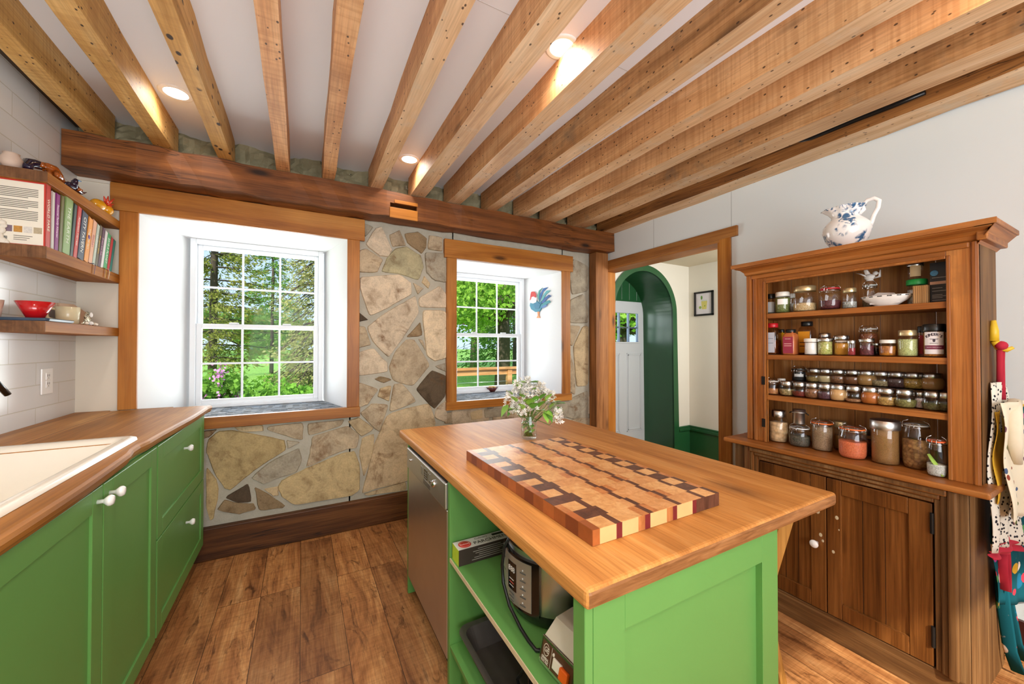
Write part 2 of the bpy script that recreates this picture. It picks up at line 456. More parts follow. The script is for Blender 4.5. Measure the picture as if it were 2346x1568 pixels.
def plank_floor():
    n = NT('plank floor')
    v = n.coord((1, 1, 1), rot=(0, 0, PI/2))
    br = n.n('TexBrick'); n.l(v, br.inputs['Vector'])
    br.inputs['Scale'].default_value = 1.0; br.inputs['Brick Width'].default_value = 1.25; br.inputs['Row Height'].default_value = 0.19
    br.inputs['Mortar Size'].default_value = 0.0012; br.inputs['Color1'].default_value = (0, 0, 0, 1); br.inputs['Color2'].default_value = (1, 1, 1, 1)
    br.inputs['Mortar'].default_value = (0.1, 0.1, 0.1, 1); br.offset = 0.43; br.offset_frequency = 3
    off = n.n('VectorMath', operation='SCALE'); n.l(br.outputs['Color'], off.inputs[0]); off.inputs['Scale'].default_value = 57
    tc = n.n('TexCoord'); ad = n.n('VectorMath', operation='ADD'); n.l(tc.outputs['Object'], ad.inputs[0]); n.l(off.outputs[0], ad.inputs[1])
    def mp(s): q = n.n('Mapping'); q.inputs['Scale'].default_value = s; n.l(ad.outputs[0], q.inputs[0]); return q.outputs[0]
    a = n.noise(mp((9, 1.6, 9)), 1.0, 6, 0.65, 1.2)
    col = n.ramp(a, [(0.28, lin('#664024')), (0.42, lin('#a06b3f')), (0.56, lin('#b98452')), (0.75, lin('#d2a674'))])
    d = n.noise(mp((14, 4.0, 14)), 1.0, 6, 0.7, 1.5)
    col = n.mix(n.ramp(d, [(0.55, (0, 0, 0)), (0.68, (0.8, 0.8, 0.8))]), col, lin('#4a2812'))
    fb = n.noise(mp((150, 6, 150)), 1.0, 3)
    col = n.mix(0.45, col, n.ramp(fb, [(0.35, (0.45, 0.38, 0.32)), (0.6, (1.05, 1.05, 1.05))]), 'MULTIPLY')
    sw = n.noise(mp((3, 70, 3)), 1.0, 3, 0.5, 0.8)
    col = n.mix(0.4, col, n.ramp(sw, [(0.4, (0.7, 0.62, 0.55)), (0.58, (1.08, 1.08, 1.08))]), 'MULTIPLY')
    col = n.mix(0.8, col, n.ramp(br.outputs['Color'], [(0, (0.76, 0.70, 0.66)), (1, (1.34, 1.28, 1.18))]), 'MULTIPLY')
    col = n.mix(br.outputs['Fac'], col, lin('#2a160a'))
    n.bump(n.math('ADD', n.math('MULTIPLY', fb, 0.5), n.math('MULTIPLY', br.outputs['Fac'], -1.0)), 0.15, 0.002)
    return n.fin(col, 0.42, 0, 0.4)
FLOOR = plank_floor()

def stone_mat():
    n = NT('field stone')
    at = n.n('VertexColor'); at.layer_name = 'tint'
    v = n.coord((1, 1, 1))
    a = n.noise(v, 9, 6, 0.65, 0.6)
    col = n.mix(0.75, at.outputs[0], n.ramp(a, [(0.32, (0.50, 0.43, 0.36)), (0.48, (0.98, 0.98, 0.98)), (0.68, (1.30, 1.28, 1.24))]), 'MULTIPLY')
    b = n.noise(v, 4.2, 6, 0.7, 0.8)
    col = n.mix(n.ramp(b, [(0.57, (0, 0, 0)), (0.68, (0.75, 0.75, 0.75))]), col, lin('#73502f'))
    c = n.noise(v, 90, 4, 0.7)
    col = n.mix(0.35, col, n.ramp(c, [(0.35, (0.6, 0.55, 0.5)), (0.6, (1.08, 1.08, 1.08))]), 'MULTIPLY')
    n.bump(n.math('ADD', a, n.math('MULTIPLY', c, 0.4)), 0.45, 0.012)
    return n.fin(col, 0.82, 0, 0.2)
STONE = stone_mat()
def mortar_mat(c1, c2, name):
    n = NT(name); v = n.coord()
    a = n.noise(v, 14, 5, 0.6); b = n.noise(v, 120, 3)
    col = n.mix(a, lin(c1), lin(c2))
    n.bump(n.math('ADD', a, n.math('MULTIPLY', b, 0.4)), 0.5, 0.01)
    return n.fin(col, 0.9, 0, 0.15)
MORTAR = mortar_mat('#a19b8a', '#c2bdae', 'lime mortar')
RUBBLE = mortar_mat('#736b4c', '#ada486', 'rubble stone')

def wall_paint(name, c, bump=0.02):
    n = NT(name); v = n.coord()
    a = n.noise(v, 2.2, 4); b = n.noise(v, 160, 2)
    c = lin(c)
    col = n.mix(a, tuple(x*0.965 for x in c[:3])+(1,), c)
    n.bump(b, bump, 0.002); return n.fin(col, 0.62, 0, 0.3)
WHITE = wall_paint('white wall paint', '#dde2e1')
CREAM = wall_paint('cream wall paint', '#e2dac9')
CEIL = wall_paint('white ceiling paint', '#f0f3fa')
REVEAL = wall_paint('white reveal paint', '#eeeeee')
HALLW = wall_paint('hall wall paint', '#dedbd0')

def tile_mat():
    n = NT('white wall tile')
    tc = n.n('TexCoord'); sp = n.n('SeparateXYZ'); n.l(tc.outputs['Object'], sp.inputs[0])
    cb = n.n('CombineXYZ'); n.l(sp.outputs[1], cb.inputs[0]); n.l(sp.outputs[2], cb.inputs[1])
    mp = n.n('Mapping'); mp.inputs['Location'].default_value = (0.06, 0.031, 0); n.l(cb.outputs[0], mp.inputs[0])
    br = n.n('TexBrick'); n.l(mp.outputs[0], br.inputs['Vector'])
    br.inputs['Scale'].default_value = 1.0; br.inputs['Brick Width'].default_value = 0.40; br.inputs['Row Height'].default_value = 0.110
    br.inputs['Mortar Size'].default_value = 0.0022; br.inputs['Mortar Smooth'].default_value = 0.3
    br.inputs['Color1'].default_value = lin('#e0e0de'); br.inputs['Color2'].default_value = lin('#dcdcda'); br.inputs['Mortar'].default_value = lin('#cdc9bc')
    n.bump(n.math('MULTIPLY', br.outputs['Fac'], -1), 0.6, 0.002)
    return n.fin(br.outputs['Color'], 0.18, 0, 0.5)
TILE = tile_mat()

def mosaic_mat():
    n = NT('sill mosaic tile')
    tc = n.n('TexCoord')
    br = n.n('TexBrick'); n.l(tc.outputs['Object'], br.inputs['Vector'])
    br.inputs['Scale'].default_value = 1.0; br.inputs['Brick Width'].default_value = 0.045; br.inputs['Row Height'].default_value = 0.016
    br.inputs['Mortar Size'].default_value = 0.0014; br.inputs['Color1'].default_value = (0, 0, 0, 1); br.inputs['Color2'].default_value = (1, 1, 1, 1)
    br.inputs['Mortar'].default_value = (0.6, 0.6, 0.6, 1); br.offset = 0.33
    col = n.ramp(br.outputs['Color'], [(0.0, lin('#3c444e')), (0.3, lin('#6d6860')), (0.6, lin('#7c8690')), (1.0, lin('#b4b4b2'))])
    return n.fin(col, 0.85, 0, 0.04)
MOSAIC = mosaic_mat()

GREEN = flat('#62984c', 0.45, var=0.05, scale=6)
GREEND = flat('#225531', 0.28, var=0.08, scale=5, spec=0.6)
PVC = flat('#eef1f4', 0.35, var=0.01)
DOORW = flat('#c9ced2', 0.4, var=0.01)
CERAM = flat('#f4f2ee', 0.12, var=0.01, spec=0.6)
SINKM = flat('#efe9da', 0.16, var=0.02, spec=0.6)
CHROME = flat('#d8d8d8', 0.12, 1.0, var=0.02)
STEEL = flat('#cfcac4', 0.33, 1.0, var=0.05, scale=14)
STEELL = flat('#c9c6c0', 0.38, 1.0, var=0.03)
BLACK = flat('#141414', 0.35, var=0.1)
BLACKG = flat('#0c0c0d', 0.12, var=0.1, spec=0.6)
IRON = flat('#2a2623', 0.5, 0.7)
GLASS = glassy('clear glass', (0.985, 0.99, 0.985), 0.05)
PANE = glassy('window glass', (0.985, 0.99, 0.99), 0.004, k=0.06)
JARG = glassy('jar glass', (0.985, 0.99, 0.985), 0.05)
WATER = glassy('water', (0.95, 0.97, 0.94), 0.03)
TIN = flat('#c8c8c6', 0.25, 1.0, var=0.02)
# ------------------------------------------------------------------ room shell
XL, XR, YW, ZC, YR = -1.131, 2.816, 3.107, 2.70, -1.9
def struct(mb, name, m=None): return mb.build(name, m, kind='structure')

b = MB(); b.box(XL-0.2, 4.6, YR-0.2, 3.6, -0.08, 0.0, FLOOR); struct(b, 'floor')
b = MB(); b.box(XL-0.2, XR+0.05, YR-0.2, 3.72, ZC, ZC+0.12, CEIL)
b.box(0.45, XR, 1.333, 1.336, ZC-0.0006, ZC, flat('#c9c9cb'))
struct(b, 'ceiling')
b = MB(); b.box(XL-0.2, XL, YR-0.2, 3.7, 0, ZC, TILE); struct(b, 'wall_left')
b = MB(); b.box(XL, -1.045, YR, 3.08, 2.615, ZC, flat('#4a3826', 0.8, var=0.2)); struct(b, 'trim_wall_top')

# rear wall behind the camera, with an opening added for the fill light
b = MB()
for x0, x1, z0, z1 in ((XL-0.2, -0.92, 0, ZC), (1.52, XR+0.2, 0, ZC), (-0.92, 1.52, 0, 0.55), (-0.92, 1.52, 2.55, ZC)):
    b.box(x0, x1, YR-0.2, YR, z0, z1, WHITE)
struct(b, 'wall_rear')

# right wall with the cased opening into the hall
DY0, DY1, DZ = 1.785, 3.098, 2.185
b = MB()
b.box(XR, XR+0.16, YR-0.2, DY0, 0, ZC, WHITE)
b.box(XR, XR+0.16, DY1, 3.72, 0, ZC, WHITE)
b.box(XR, XR+0.16, DY0, DY1, DZ, ZC, WHITE)
for y in (2.425, 1.704):
    b.box(XR-0.001, XR, y-0.0015, y+0.0015, 2.23 if y > 2 else 0.9, 2.53, flat('#a9aaa8'))
struct(b, 'wall_right')
b = MB(); b.box(XR-0.02, XR, YR, DY0-0.08, 0, 0.15, flat('#3a1712', 0.4)); struct(b, 'baseboard_right')

# stone wall: mortar body round the two deep window openings, then every field stone set proud of it
W1 = dict(x0=-0.866, x1=0.295, z0=0.905, z1=2.172, fx0=-0.727, fx1=0.155)
W2 = dict(x0=1.160, x1=2.272, z0=0.890, z1=2.112, fx0=1.300, fx1=2.140)
YF, YO = 3.62, 3.72
b = MB()
ym = 3.122
def wall_piece(x0, x1, z0, z1): b.box(x0, x1, ym, YO, z0, z1, MORTAR)
wall_piece(XL, W1['x0']-0.03, 0, ZC); wall_piece(W1['x1']+0.02, W2['x0']-0.02, 0, ZC); wall_piece(W2['x1']+0.02, 2.90, 0, ZC)
for q in (W1, W2):
    wall_piece(q['x0']-0.03, q['x1']+0.03, 0, q['z0']-0.02); wall_piece(q['x0']-0.03, q['x1']+0.03, q['z1']+0.02, ZC)
# plastered return left of the first window, above the counter
b.box(XL, -0.90, 3.108, ym+0.01, 0.9, 2.345, CREAM)
b.box(XL, -0.99, 3.100, 3.110, 2.325, 2.345, CREAM)
TA, TB, TCs = (lambda x, y: (800+x/3.265, 480+y/3.265)), (lambda x, y: (450+x/3.92, 900+y/3.92)), (lambda x, y: (1000+x/3.135, 500+y/3.135))
PK, TN, GR, OC, BR, DK, YB = (200, 172, 148), (180, 152, 124), (165, 148, 130), (190, 158, 120), (150, 118, 84), (86, 66, 50), (186, 152, 100)
stones = [
 (TA, GR, [(112,100),(185,130),(118,205)]), (TA, (216,188,164), [(200,140),(245,128),(322,300),(295,355),(225,345),(122,260)]),
 (TA, TN, [(300,190),(380,152),(430,268),(325,278)]), (TA, BR, [(415,178),(520,165),(583,215),(578,280),(545,330),(440,250)]),
 (TA, TN, [(600,190),(700,205),(700,312),(590,295)]), (TA, TN, [(70,310),(130,290),(255,375),(210,470),(70,470)]),
 (TA, (172,156,120), [(350,290),(435,275),(540,345),(560,430),(520,528),(380,480),(245,465),(280,370)]),
 (TA, GR, [(568,320),(735,325),(735,545),(640,530),(580,470)]), (TA, PK, [(82,505),(380,485),(465,550),(470,635),(290,735),(155,800),(82,590)]),
 (TA, TN, [(480,545),(560,590),(515,635)]), (TA, OC, [(545,545),(565,495),(608,555),(595,590)]), (TA, PK, [(525,660),(680,570),(735,640),(735,735),(530,732)]),
 (TA, PK, [(495,645),(525,770),(400,965),(295,1110),(180,990),(135,880),(250,790),(420,690)]), (TA, DK, [(68,760),(145,825),(68,840)]),
 (TA, TN, [(68,870),(125,880),(165,1010),(68,1040)]), (TA, BR, [(536,840),(550,945),(430,955)]), (TA, (214,182,150), [(547,750),(735,760),(735,1110),(640,1135),(580,1090)]),
 (TA, TN, [(430,975),(490,975),(610,1165),(480,1325),(330,1280),(300,1180),(350,1060)]), (TA, PK, [(68,1070),(185,1040),(285,1150),(290,1215),(68,1250)]),
 (TA, TN, [(520,970),(555,980),(575,1060)]), (TA, BR, [(190,1270),(240,1250),(320,1275),(260,1300)]), (TA, GR, [(640,1175),(735,1150),(735,1220)]),
 (TA, (100,78,58), [(620,1205),(735,1250),(720,1400),(640,1500),(500,1350)]), (TA, TN, [(68,1290),(220,1350),(140,1460),(68,1490)]),
 (TA, OC, [(235,1340),(320,1320),(300,1440),(215,1400)]), (TA, TN, [(335,1310),(400,1305),(510,1440),(300,1520)]), (TA, PK, [(735,1420),(735,1600),(640,1560),(655,1500)]),
 (TB, BR, [(55,350),(180,335),(110,400),(55,420)]), (TB, YB, [(200,350),(310,340),(790,430),(800,520),(640,620),(470,740),(300,880),(245,860),(160,720),(90,550),(100,430)]),
 (TB, OC, [(330,310),(590,290),(600,350),(400,355)]), (TB, TN, [(640,310),(960,270),(950,430),(860,410),(640,340)]), (TB, GR, [(810,430),(930,450),(820,505)]),
 (TB, TN, [(1000,280),(1330,245),(1300,300),(1010,390)]), (TB, OC, [(1360,260),(1460,225),(1600,325),(1480,400)]),
 (TB, TN, [(1045,395),(1360,300),(1465,385),(1440,500),(1350,510),(1180,580),(985,680),(1030,500)]), (TB, GR, [(490,770),(690,610),(920,500),(945,610),(900,720),(730,770),(600,825)]),
 (TB, OC, [(1490,410),(1600,375),(1590,520),(1505,770),(1465,560)]), (TB, TN, [(1470,190),(1580,100),(1730,110),(1650,350),(1620,340)]),
 (None, (196,162,126), [(888,952),(935,936),(985,925),(1000,972),(960,1080),(930,1105),(850,1125),(830,1132),(836,1105),(862,1010)]),
 (TB, (200,166,116), [(770,790),(1000,680),(1300,555),(1420,530),(1465,650),(1465,880),(1400,930),(880,1015),(770,940),(735,850)]),
 (TB, YB, [(90,670),(180,800),(195,900),(150,1130),(120,1155),(80,1000)]), (TB, DK, [(270,940),(460,820),(490,990),(360,990),(270,960)]),
 (TB, BR, [(250,970),(360,1000),(510,1005),(530,1055),(370,1100),(180,1060)]), (TB, BR, [(520,850),(690,950),(790,1020),(780,1040),(560,1070)]),
 (TB, OC, [(600,870),(735,850),(735,925),(690,935)]), (TB, OC, [(1500,915),(1880,805),(1890,880),(1540,930)]),
 (TCs, GR, [(985,290),(1095,345),(1095,520),(975,550),(958,420)]), (TCs, GR, [(962,590),(1060,545),(1095,650),(1090,755),(958,752)]), (TCs, TN, [(958,770),(1040,778),(980,920),(956,900)]),
 (TCs, OC, [(1055,780),(1096,775),(1096,1200),(1010,1215),(985,930)]), (TCs, TN, [(956,940),(1000,1100),(1000,1270),(950,1240)]), (TCs, GR, [(965,1300),(1096,1235),(1096,1470),(920,1430)]),
 (TCs, TN, [(62,1400),(230,1385),(235,1470),(60,1480)]), (TCs, OC, [(243,1395),(335,1370),(335,1440),(250,1455)]), (TCs, GR, [(345,1370),(500,1360),(500,1425),(350,1438)]),
 (TCs, OC, [(510,1352),(600,1350),(600,1412),(510,1420)]), (TCs, GR, [(610,1350),(705,1345),(700,1410),(610,1412)]), (TCs, GR, [(720,1345),(950,1320),(925,1425),(720,1405)]),
]
rs = random.Random(3)
def stone_poly(P, tint, inset=0.006):
    g = sum(P, Vector())/len(P); P = [p + (p-g).normalized()*0.004 for p in P]
    for _ in range(2):                                        # soften the traced outline
        Q = []
        for i in range(len(P)):
            a, c = P[i], P[(i+1) % len(P)]
            t = 0.09 if _ == 0 else 0.2
            Q += [a.lerp(c, t), a.lerp(c, 1-t)]
        P = Q
    P = [p + Vector((rs.uniform(-.0025, .0025), 0, rs.uniform(-.0025, .0025))) for p in P]
    h = rs.uniform(0.008, 0.016)
    base = [Vector((p.x, ym+0.001, p.z)) for p in P]
    gy = sum(tint)/3; k0 = rs.uniform(1.02, 1.12); c0 = tuple(min(255, (v*0.74+gy*0.26)*k0*q) for v, q in zip(tint, (0.975, 1.0, 0.965)))
    b.prism(base, (0, -h, 0), STONE, tint=lin(c0)[:3], inset=inset)
for T, tint, pts in stones:
    P = [at_y(*(T(*p) if T else p), 3.107) for p in pts]
    stone_poly(P, tint)
# stones low down behind the island, out of the photograph's sight lines
z = 0.22
for row in range(3):
    x = 0.98 + 0.07*row
    while x < 2.5:
        wd = rs.uniform(0.22, 0.38)
        P = [Vector((x+rs.uniform(0,.03), 0, z)), Vector((x+wd, 0, z+rs.uniform(0,.03))), Vector((x+wd-.02, 0, z+0.18)), Vector((x+wd*.5, 0, z+0.20)), Vector((x, 0, z+0.17))]
        stone_poly(P, rs.choice([PK, TN, GR, OC])); x += wd+0.03
    z += 0.215
# rough rubble above the beam, between the joists
def rub(u, v):
    return Vector((XL+0.004+u*(XR-XL-0.01), 3.085+0.028*math.sin(u*61+v*5)+rs.uniform(-.014, .014), 2.50+v*0.2))
b.grid(150, 8, rub, RUBBLE, smooth=False)
struct(b, 'wall_back')
# baseboard along the stone wall
b = MB(); b.box(-0.62, 2.63, 3.072, 3.122, 0, 0.205, BASEW, bev=0.006); struct(b, 'baseboard_back')

# reveals (splayed plaster), tiled sills and pine casings of the two windows
def window_surround(q, n):
    m = MB()
    x0, x1, z0, z1, f0, f1 = q['x0'], q['x1'], q['z0'], q['z1'], q['fx0'], q['fx1']
    ya = 3.104
    for a, c, s in ((x0, f0, -1), (x1, f1, 1)):
        m.prism([(a, ya, z0-0.02), (c, YO, z0-0.02), (c+s*0.03, YO, z0-0.02), (a+s*0.03, ya, z0-0.02)], (0, 0, z1-z0+0.04), REVEAL)
    m.prism([(x0, ya, z1), (x1, ya, z1), (f1, YO, z1), (f0, YO, z1)], (0, 0, 0.02), REVEAL)
    m.build('trim_%d' % n, kind='structure')
    m = MB(); m.prism([(x0, ya, z0-0.02), (x1, ya, z0-0.02), (f1, YF+0.03, z0-0.02), (f0, YF+0.03, z0-0.02)], (0, 0, 0.02), MOSAIC)
    m.build('windowsill', kind='structure')
window_surround(W1, 1); window_surround(W2, 2)
n_trim = [2]
def trim(x0, x1, y0, y1, z0, z1, m, bev=0.003):
    n_trim[0] += 1
    q = MB(((x0+x1)/2, (y0+y1)/2, z0)); q.box(x0, x1, y0, y1, z0, z1, m, bev=bev)
    return q.build('trim_%d' % n_trim[0], kind='structure')
trim(-0.990, 0.416, 3.082, 3.108, 2.173, 2.335, TRX)
trim(-0.950, -0.866, 3.086, 3.110, 0.992, 2.173, TRZ)
trim(0.295, 0.381, 3.086, 3.122, 0.912, 2.173, TRZ)
trim(-0.60, 0.386, 3.078, 3.124, 0.838, 0.912, TRX)
trim(1.050, 2.404, 3.082, 3.122, 2.122, 2.280, TRX)
trim(1.072, 1.160, 3.086, 3.122, 0.895, 2.122, TRZ)
trim(2.272, 2.372, 3.086, 3.122, 0.890, 2.122, TRZ)
trim(1.068, 2.384, 3.078, 3.124, 0.826, 0.896, TRX)
# casing of the hall opening
trim(XR-0.022, XR, 1.652, 3.108, 2.185, 2.262, TRY)
trim(XR-0.018, XR+0.17, DY0, DY1, 2.165, 2.186, TRY)
trim(XR-0.022, XR, 1.705, DY0+0.002, 0, 2.186, TRZ)
trim(XR-0.018, XR+0.17, DY0, DY0+0.020, 0, 2.166, TRZ)
trim(XR-0.018, XR+0.162, DY1-0.016, DY1, 0, 2.166, TRZ)

# double-hung windows
def hung_window(q, n, cols, rows):
    f0, f1, z0, z1 = q['fx0'], q['fx1'], q['z0'], q['z1']
    root = thing('window_%d' % n, None, None, ((f0+f1)/2, YF, z0), kind='structure')
    def P(mb, nm, mm=None): return mb.build(nm, mm, root)
    fr = 0.034
    m = MB(root.location)
    for a in ((f0, f0+fr, z0, z1), (f1-fr, f1, z0, z1), (f0+fr, f1-fr, z1-fr, z1), (f0+fr, f1-fr, z0, z0+fr*0.8)):
        m.box(a[0], a[1], YF-0.012, YF+0.075, a[2], a[3], PVC, bev=0.004)
    P(m, 'window_frame')
    zm = z0 + 0.487*(z1-z0)
    for zz0, zz1, yy, st in ((zm-0.018, z1-fr, YF+0.045, 0.030), (z0+fr*0.8, zm+0.018, YF+0.010, 0.034)):
        x0, x1 = f0+fr, f1-fr
        s = MB(root.location)
        for a in ((x0, x0+st, zz0, zz1), (x1-st, x1, zz0, zz1), (x0+st, x1-st, zz1-0.032, zz1), (x0+st, x1-st, zz0, zz0+0.034)):
            s.box(a[0], a[1], yy, yy+0.030, a[2], a[3], PVC, bev=0.003)
        for k in range(1, cols):
            xx = x0+st+(x1-x0-2*st)*k/cols; s.box(xx-0.007, xx+0.007, yy+0.010, yy+0.018, zz0, zz1, PVC)
        hz = zz0+0.034+(zz1-zz0-0.066)*0.5; s.box(x0, x1, yy+0.0095, yy+0.0185, hz-0.007, hz+0.007, PVC)
        so = P(s, 'sash')
        g = MB(root.location); g.box(x0+st, x1-st, yy+0.013, yy+0.015, zz0+0.03, zz1-0.03, PANE); g.build('pane', None, so)
    k = MB(root.location)
    for xx in (f0+(f1-f0)*0.3, f0+(f1-f0)*0.7): k.box(xx-0.03, xx+0.03, YF-0.005, YF+0.02, zm+0.018, zm+0.03, PVC, bev=0.004)
    P(k, 'sash_lock')
hung_window(W1, 1, 3, 2); hung_window(W2, 2, 3, 2)

# ------------------------------------------------------------------ hall beyond the right wall
HX, HY, HZ = 4.36, 3.20, 2.39
HW = flat('#dcd8cc', 0.7, var=0.02, scale=3)
b = MB(); b.box(XR+0.14, HX+0.2, 0.3, HY+0.6, HZ, HZ+0.1, flat('#cfc6ae', 0.7, var=0.02, scale=3)); struct(b, 'ceiling_hall')
b = MB(); b.box(HX, HX+0.12, 0.3, HY+0.05, 0, HZ, HW); b.box(XR+0.16, HX, 0.2, 0.3, 0, HZ, HW); struct(b, 'wall_hall')
ACX, AOR, AIR, AZ = 3.545, 0.555, 0.482, 1.775        # arch centre, radii, spring height
def arc(r, n=36, y=HY):
    return [Vector((ACX+r*math.cos(a), y, AZ+r*math.sin(a))) for a in [PI*k/n for k in range(n+1)]]
b = MB()
A = arc(AOR-0.02)
for p, q in zip(A[:-1], A[1:]):
    for yy in (HY,): b.quad([(p.x, yy, p.z), (p.x, yy, HZ), (q.x, yy, HZ), (q.x, yy, q.z)], HW)
b.quad([(A[0].x, HY, 0), (HX, HY, 0), (HX, HY, HZ), (A[0].x, HY, HZ)], HW)
b.quad([(XR+0.1, HY, 0), (A[-1].x, HY, 0), (A[-1].x, HY, HZ), (XR+0.1, HY, HZ)], HW)
struct(b, 'wall_arch')
b = MB()
O, I = arc(AOR), arc(AIR)
O = [Vector((O[0].x+0.04, HY, 0))]+O+[Vector((O[-1].x-0.04, HY, 0))]; I = [Vector((I[0].x+0.02, HY, 0))]+I+[Vector((I[-1].x, HY, 0))]
YD = 3.65
for k in range(len(O)-1):
    b.prism([O[k], O[k+1], I[k+1], I[k]], (0, -0.022, 0), GREEND)
    p, q = I[k], I[k+1]
    b.quad([(p.x, HY-0.02, p.z), (q.x, HY-0.02, q.z), (q.x, YD+0.1, q.z), (p.x, YD+0.1, p.z)], GREEND)
# jamb, stop moulding and the boarded arch panel over the door
b.box(4.092, 4.16, YD-0.02, YD+0.06, 0, 1.98, GREEND, bev=0.004)
b.box(4.0, 4.13, YD+0.06, YD+0.08, 0, 2.3, GREEND)
for k in range(9):
    x0 = 2.96+k*0.135
    b.box(x0, x0+0.132, YD, YD+0.02, 1.97, 2.30, GREEND, bev=0.004)
b.box(2.98, 4.12, YD-0.012, YD+0.01, 1.955, 1.975, GREEND)
struct(b, 'trim_arch')
# green wainscot rail along the hall walls
b = MB()
for z0, z1, t in ((0, 0.30, 0.018), (0.30, 0.335, 0.034), (0.335, 0.36, 0.024)):
    b.box(HX-t, HX, 0.3, HY, z0, z1, GREEND, bev=0.004)
    b.box(4.13, HX, HY-t, HY, z0, z1, GREEND, bev=0.004)
struct(b, 'baseboard_hall')
# entry door with six small panes
root = thing('door_1', None, None, (3.68, YD+0.02, 0), kind='structure')
m = MB(root.location)
dx0, dx1, gz0, gz1, gx0, gx1 = 3.25, 4.090, 1.425, 1.802, 3.43, 3.932
for a in ((dx0, dx1, 0, gz0), (dx0, dx1, gz1, 1.955), (dx0, gx0, gz0, gz1), (gx1, dx1, gz0, gz1)):
    m.box(a[0], a[1], YD+0.0, YD+0.04, a[2], a[3], DOORW)
for a in ((gx0-0.02, gx1+0.02, gz1, gz1+0.02), (gx0-0.02, gx1+0.02, gz0-0.02, gz0), (gx0-0.02, gx0, gz0, gz1), (gx1, gx1+0.02, gz0, gz1)):
    m.box(a[0], a[1], YD-0.008, YD+0.002, a[2], a[3], DOORW, bev=0.002)
m.build('door_slab', None, root)
for x0, x1 in ((3.33, 3.60), (3.72, 3.99)):
    m = MB(root.location)
    for k, t in ((0, 0.004), (0.02, 0.008)):
        for a in ((x0+k, x1-k, 0.25+k, 0.265+k), (x0+k, x1-k, 1.265-k, 1.28-k), (x0+k, x0+k+0.012, 0.25+k, 1.28-k), (x1-k-0.012, x1-k, 0.25+k, 1.28-k)):
            m.box(a[0], a[1], YD-t, YD+0.002, a[2], a[3], DOORW, bev=0.002)
    m.build('door_panel', None, root)
m = MB(root.location)
BLUEG = flat('#7f93ad', 0.4)
for k in range(0, 4):
    xx = gx0+(gx1-gx0)*k/3; m.box(xx-0.012, xx+0.012, YD+0.005, YD+0.03, gz0, gz1, BLUEG)
m.box(gx0, gx1, YD+0.006, YD+0.029, (gz0+gz1)/2-0.008, (gz0+gz1)/2+0.008, flat('#5a6470', 0.4))
g = m.build('muntin_bars', None, root)
m = MB(root.location); m.box(gx0, gx1, YD+0.016, YD+0.019, gz0, gz1, PANE); m.build('pane', None, root)
for z in (0.22, 0.95, 1.66):
    m = MB(root.location); m.box(4.078, 4.106, YD-0.006, YD+0.002, z, z+0.10, TIN, bev=0.002); m.lathe([(0.006, 0), (0.006, 0.1)], (4.092, YD-0.008, z), 8, TIN); m.build('hinge', None, root)

# ------------------------------------------------------------------ ceiling joists, main beam, corner post
def rough_bar(org, x0, x1, y0, y1, z0, z1, axis, m, n=18, amp=0.0035, skew=(0, 0), seed=1):
    """squared timber with hand-cut unevenness along its length"""
    r = random.Random(seed); mb = MB(org); rings = []
    for i in range(n+1):
        t = i/n
        j = [r.uniform(-amp, amp) for _ in range(8)]
        if axis == 'Y':
            y = y0+(y1-y0)*t; sx = skew[0]+(skew[1]-skew[0])*t
            c = [(x0+sx+j[0], y, z0+j[1]), (x1+sx+j[2], y, z0+j[3]), (x1+sx+j[4], y, z1), (x0+sx+j[6], y, z1)]
        else:
            x = x0+(x1-x0)*t
            c = [(x, y0+j[0], z0+j[1]), (x, y1, z0+j[3]), (x, y1, z1+j[5]), (x, y0+j[6], z1+j[7])]
        rings.append([mb.bm.verts.new(p) for p in c])
    for A, B in zip(rings[:-1], rings[1:]):
        for k in range(4): mb.bm.faces.new((A[k], A[(k+1) % 4], B[(k+1) % 4], B[k]))
    mb.bm.faces.new(rings[0][::-1]); mb.bm.faces.new(rings[-1])
    es = [e for e in mb.bm.edges if len(e.link_faces) == 2 and e.calc_face_angle(0) > 0.9]
    bmesh.ops.bevel(mb.bm, geom=es, offset=0.006, segments=1, affect='EDGES')
    mb._fin(mb.bm.faces, m)
    return mb
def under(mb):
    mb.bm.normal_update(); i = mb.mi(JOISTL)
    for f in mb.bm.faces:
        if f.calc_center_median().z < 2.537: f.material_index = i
JG = 'old ceiling joists'
joists = [
 (-1.037, -0.957, JOISTY, 0, 0, 'golden ceiling joist nearest the white tiled wall'),
 (-0.757, -0.672, JOISTY, -.006, 0, 'golden ceiling joist just left of the recessed light by the tiled wall'),
 (-0.458, -0.386, JOISTB, 0, 0, 'golden ceiling joist with many dark bore holes, right of a recessed light'),
 (-0.152, -0.077, JOIST, 0, 0, 'ceiling joist with a torn grey patch, fourth from the tiled wall'),
 (0.105, 0.181, JOIST, -.014, .013, 'slim orange ceiling joist running straight overhead, fifth from the tiled wall'),
 (0.427, 0.509, JOIST, -.008, .006, 'ceiling joist with a dark knot, left of the recessed light over the stone wall'),
 (0.728, 0.834, JOIST, -.003, .003, 'ceiling joist between two recessed lights, seventh from the tiled wall'),
 (1.030, 1.140, JOIST, .01, -.01, 'brightly lit ceiling joist right of the large overhead recessed light'),
 (1.370, 1.462, JOISTD, .01, -.01, 'grey weathered ceiling joist with rough bark patches'),
 (1.690, 1.790, JOIST, .03, -.01, 'ceiling joist beside the weathered grey one, tenth from the tiled wall'),
 (1.985, 2.088, JOIST, .03, -.02, 'ceiling joist third from the dark timber along the white wall'),
 (2.300, 2.445, JOISTD, .03, -.01, 'broad ceiling joist next to the dark timber along the white wall'),
]
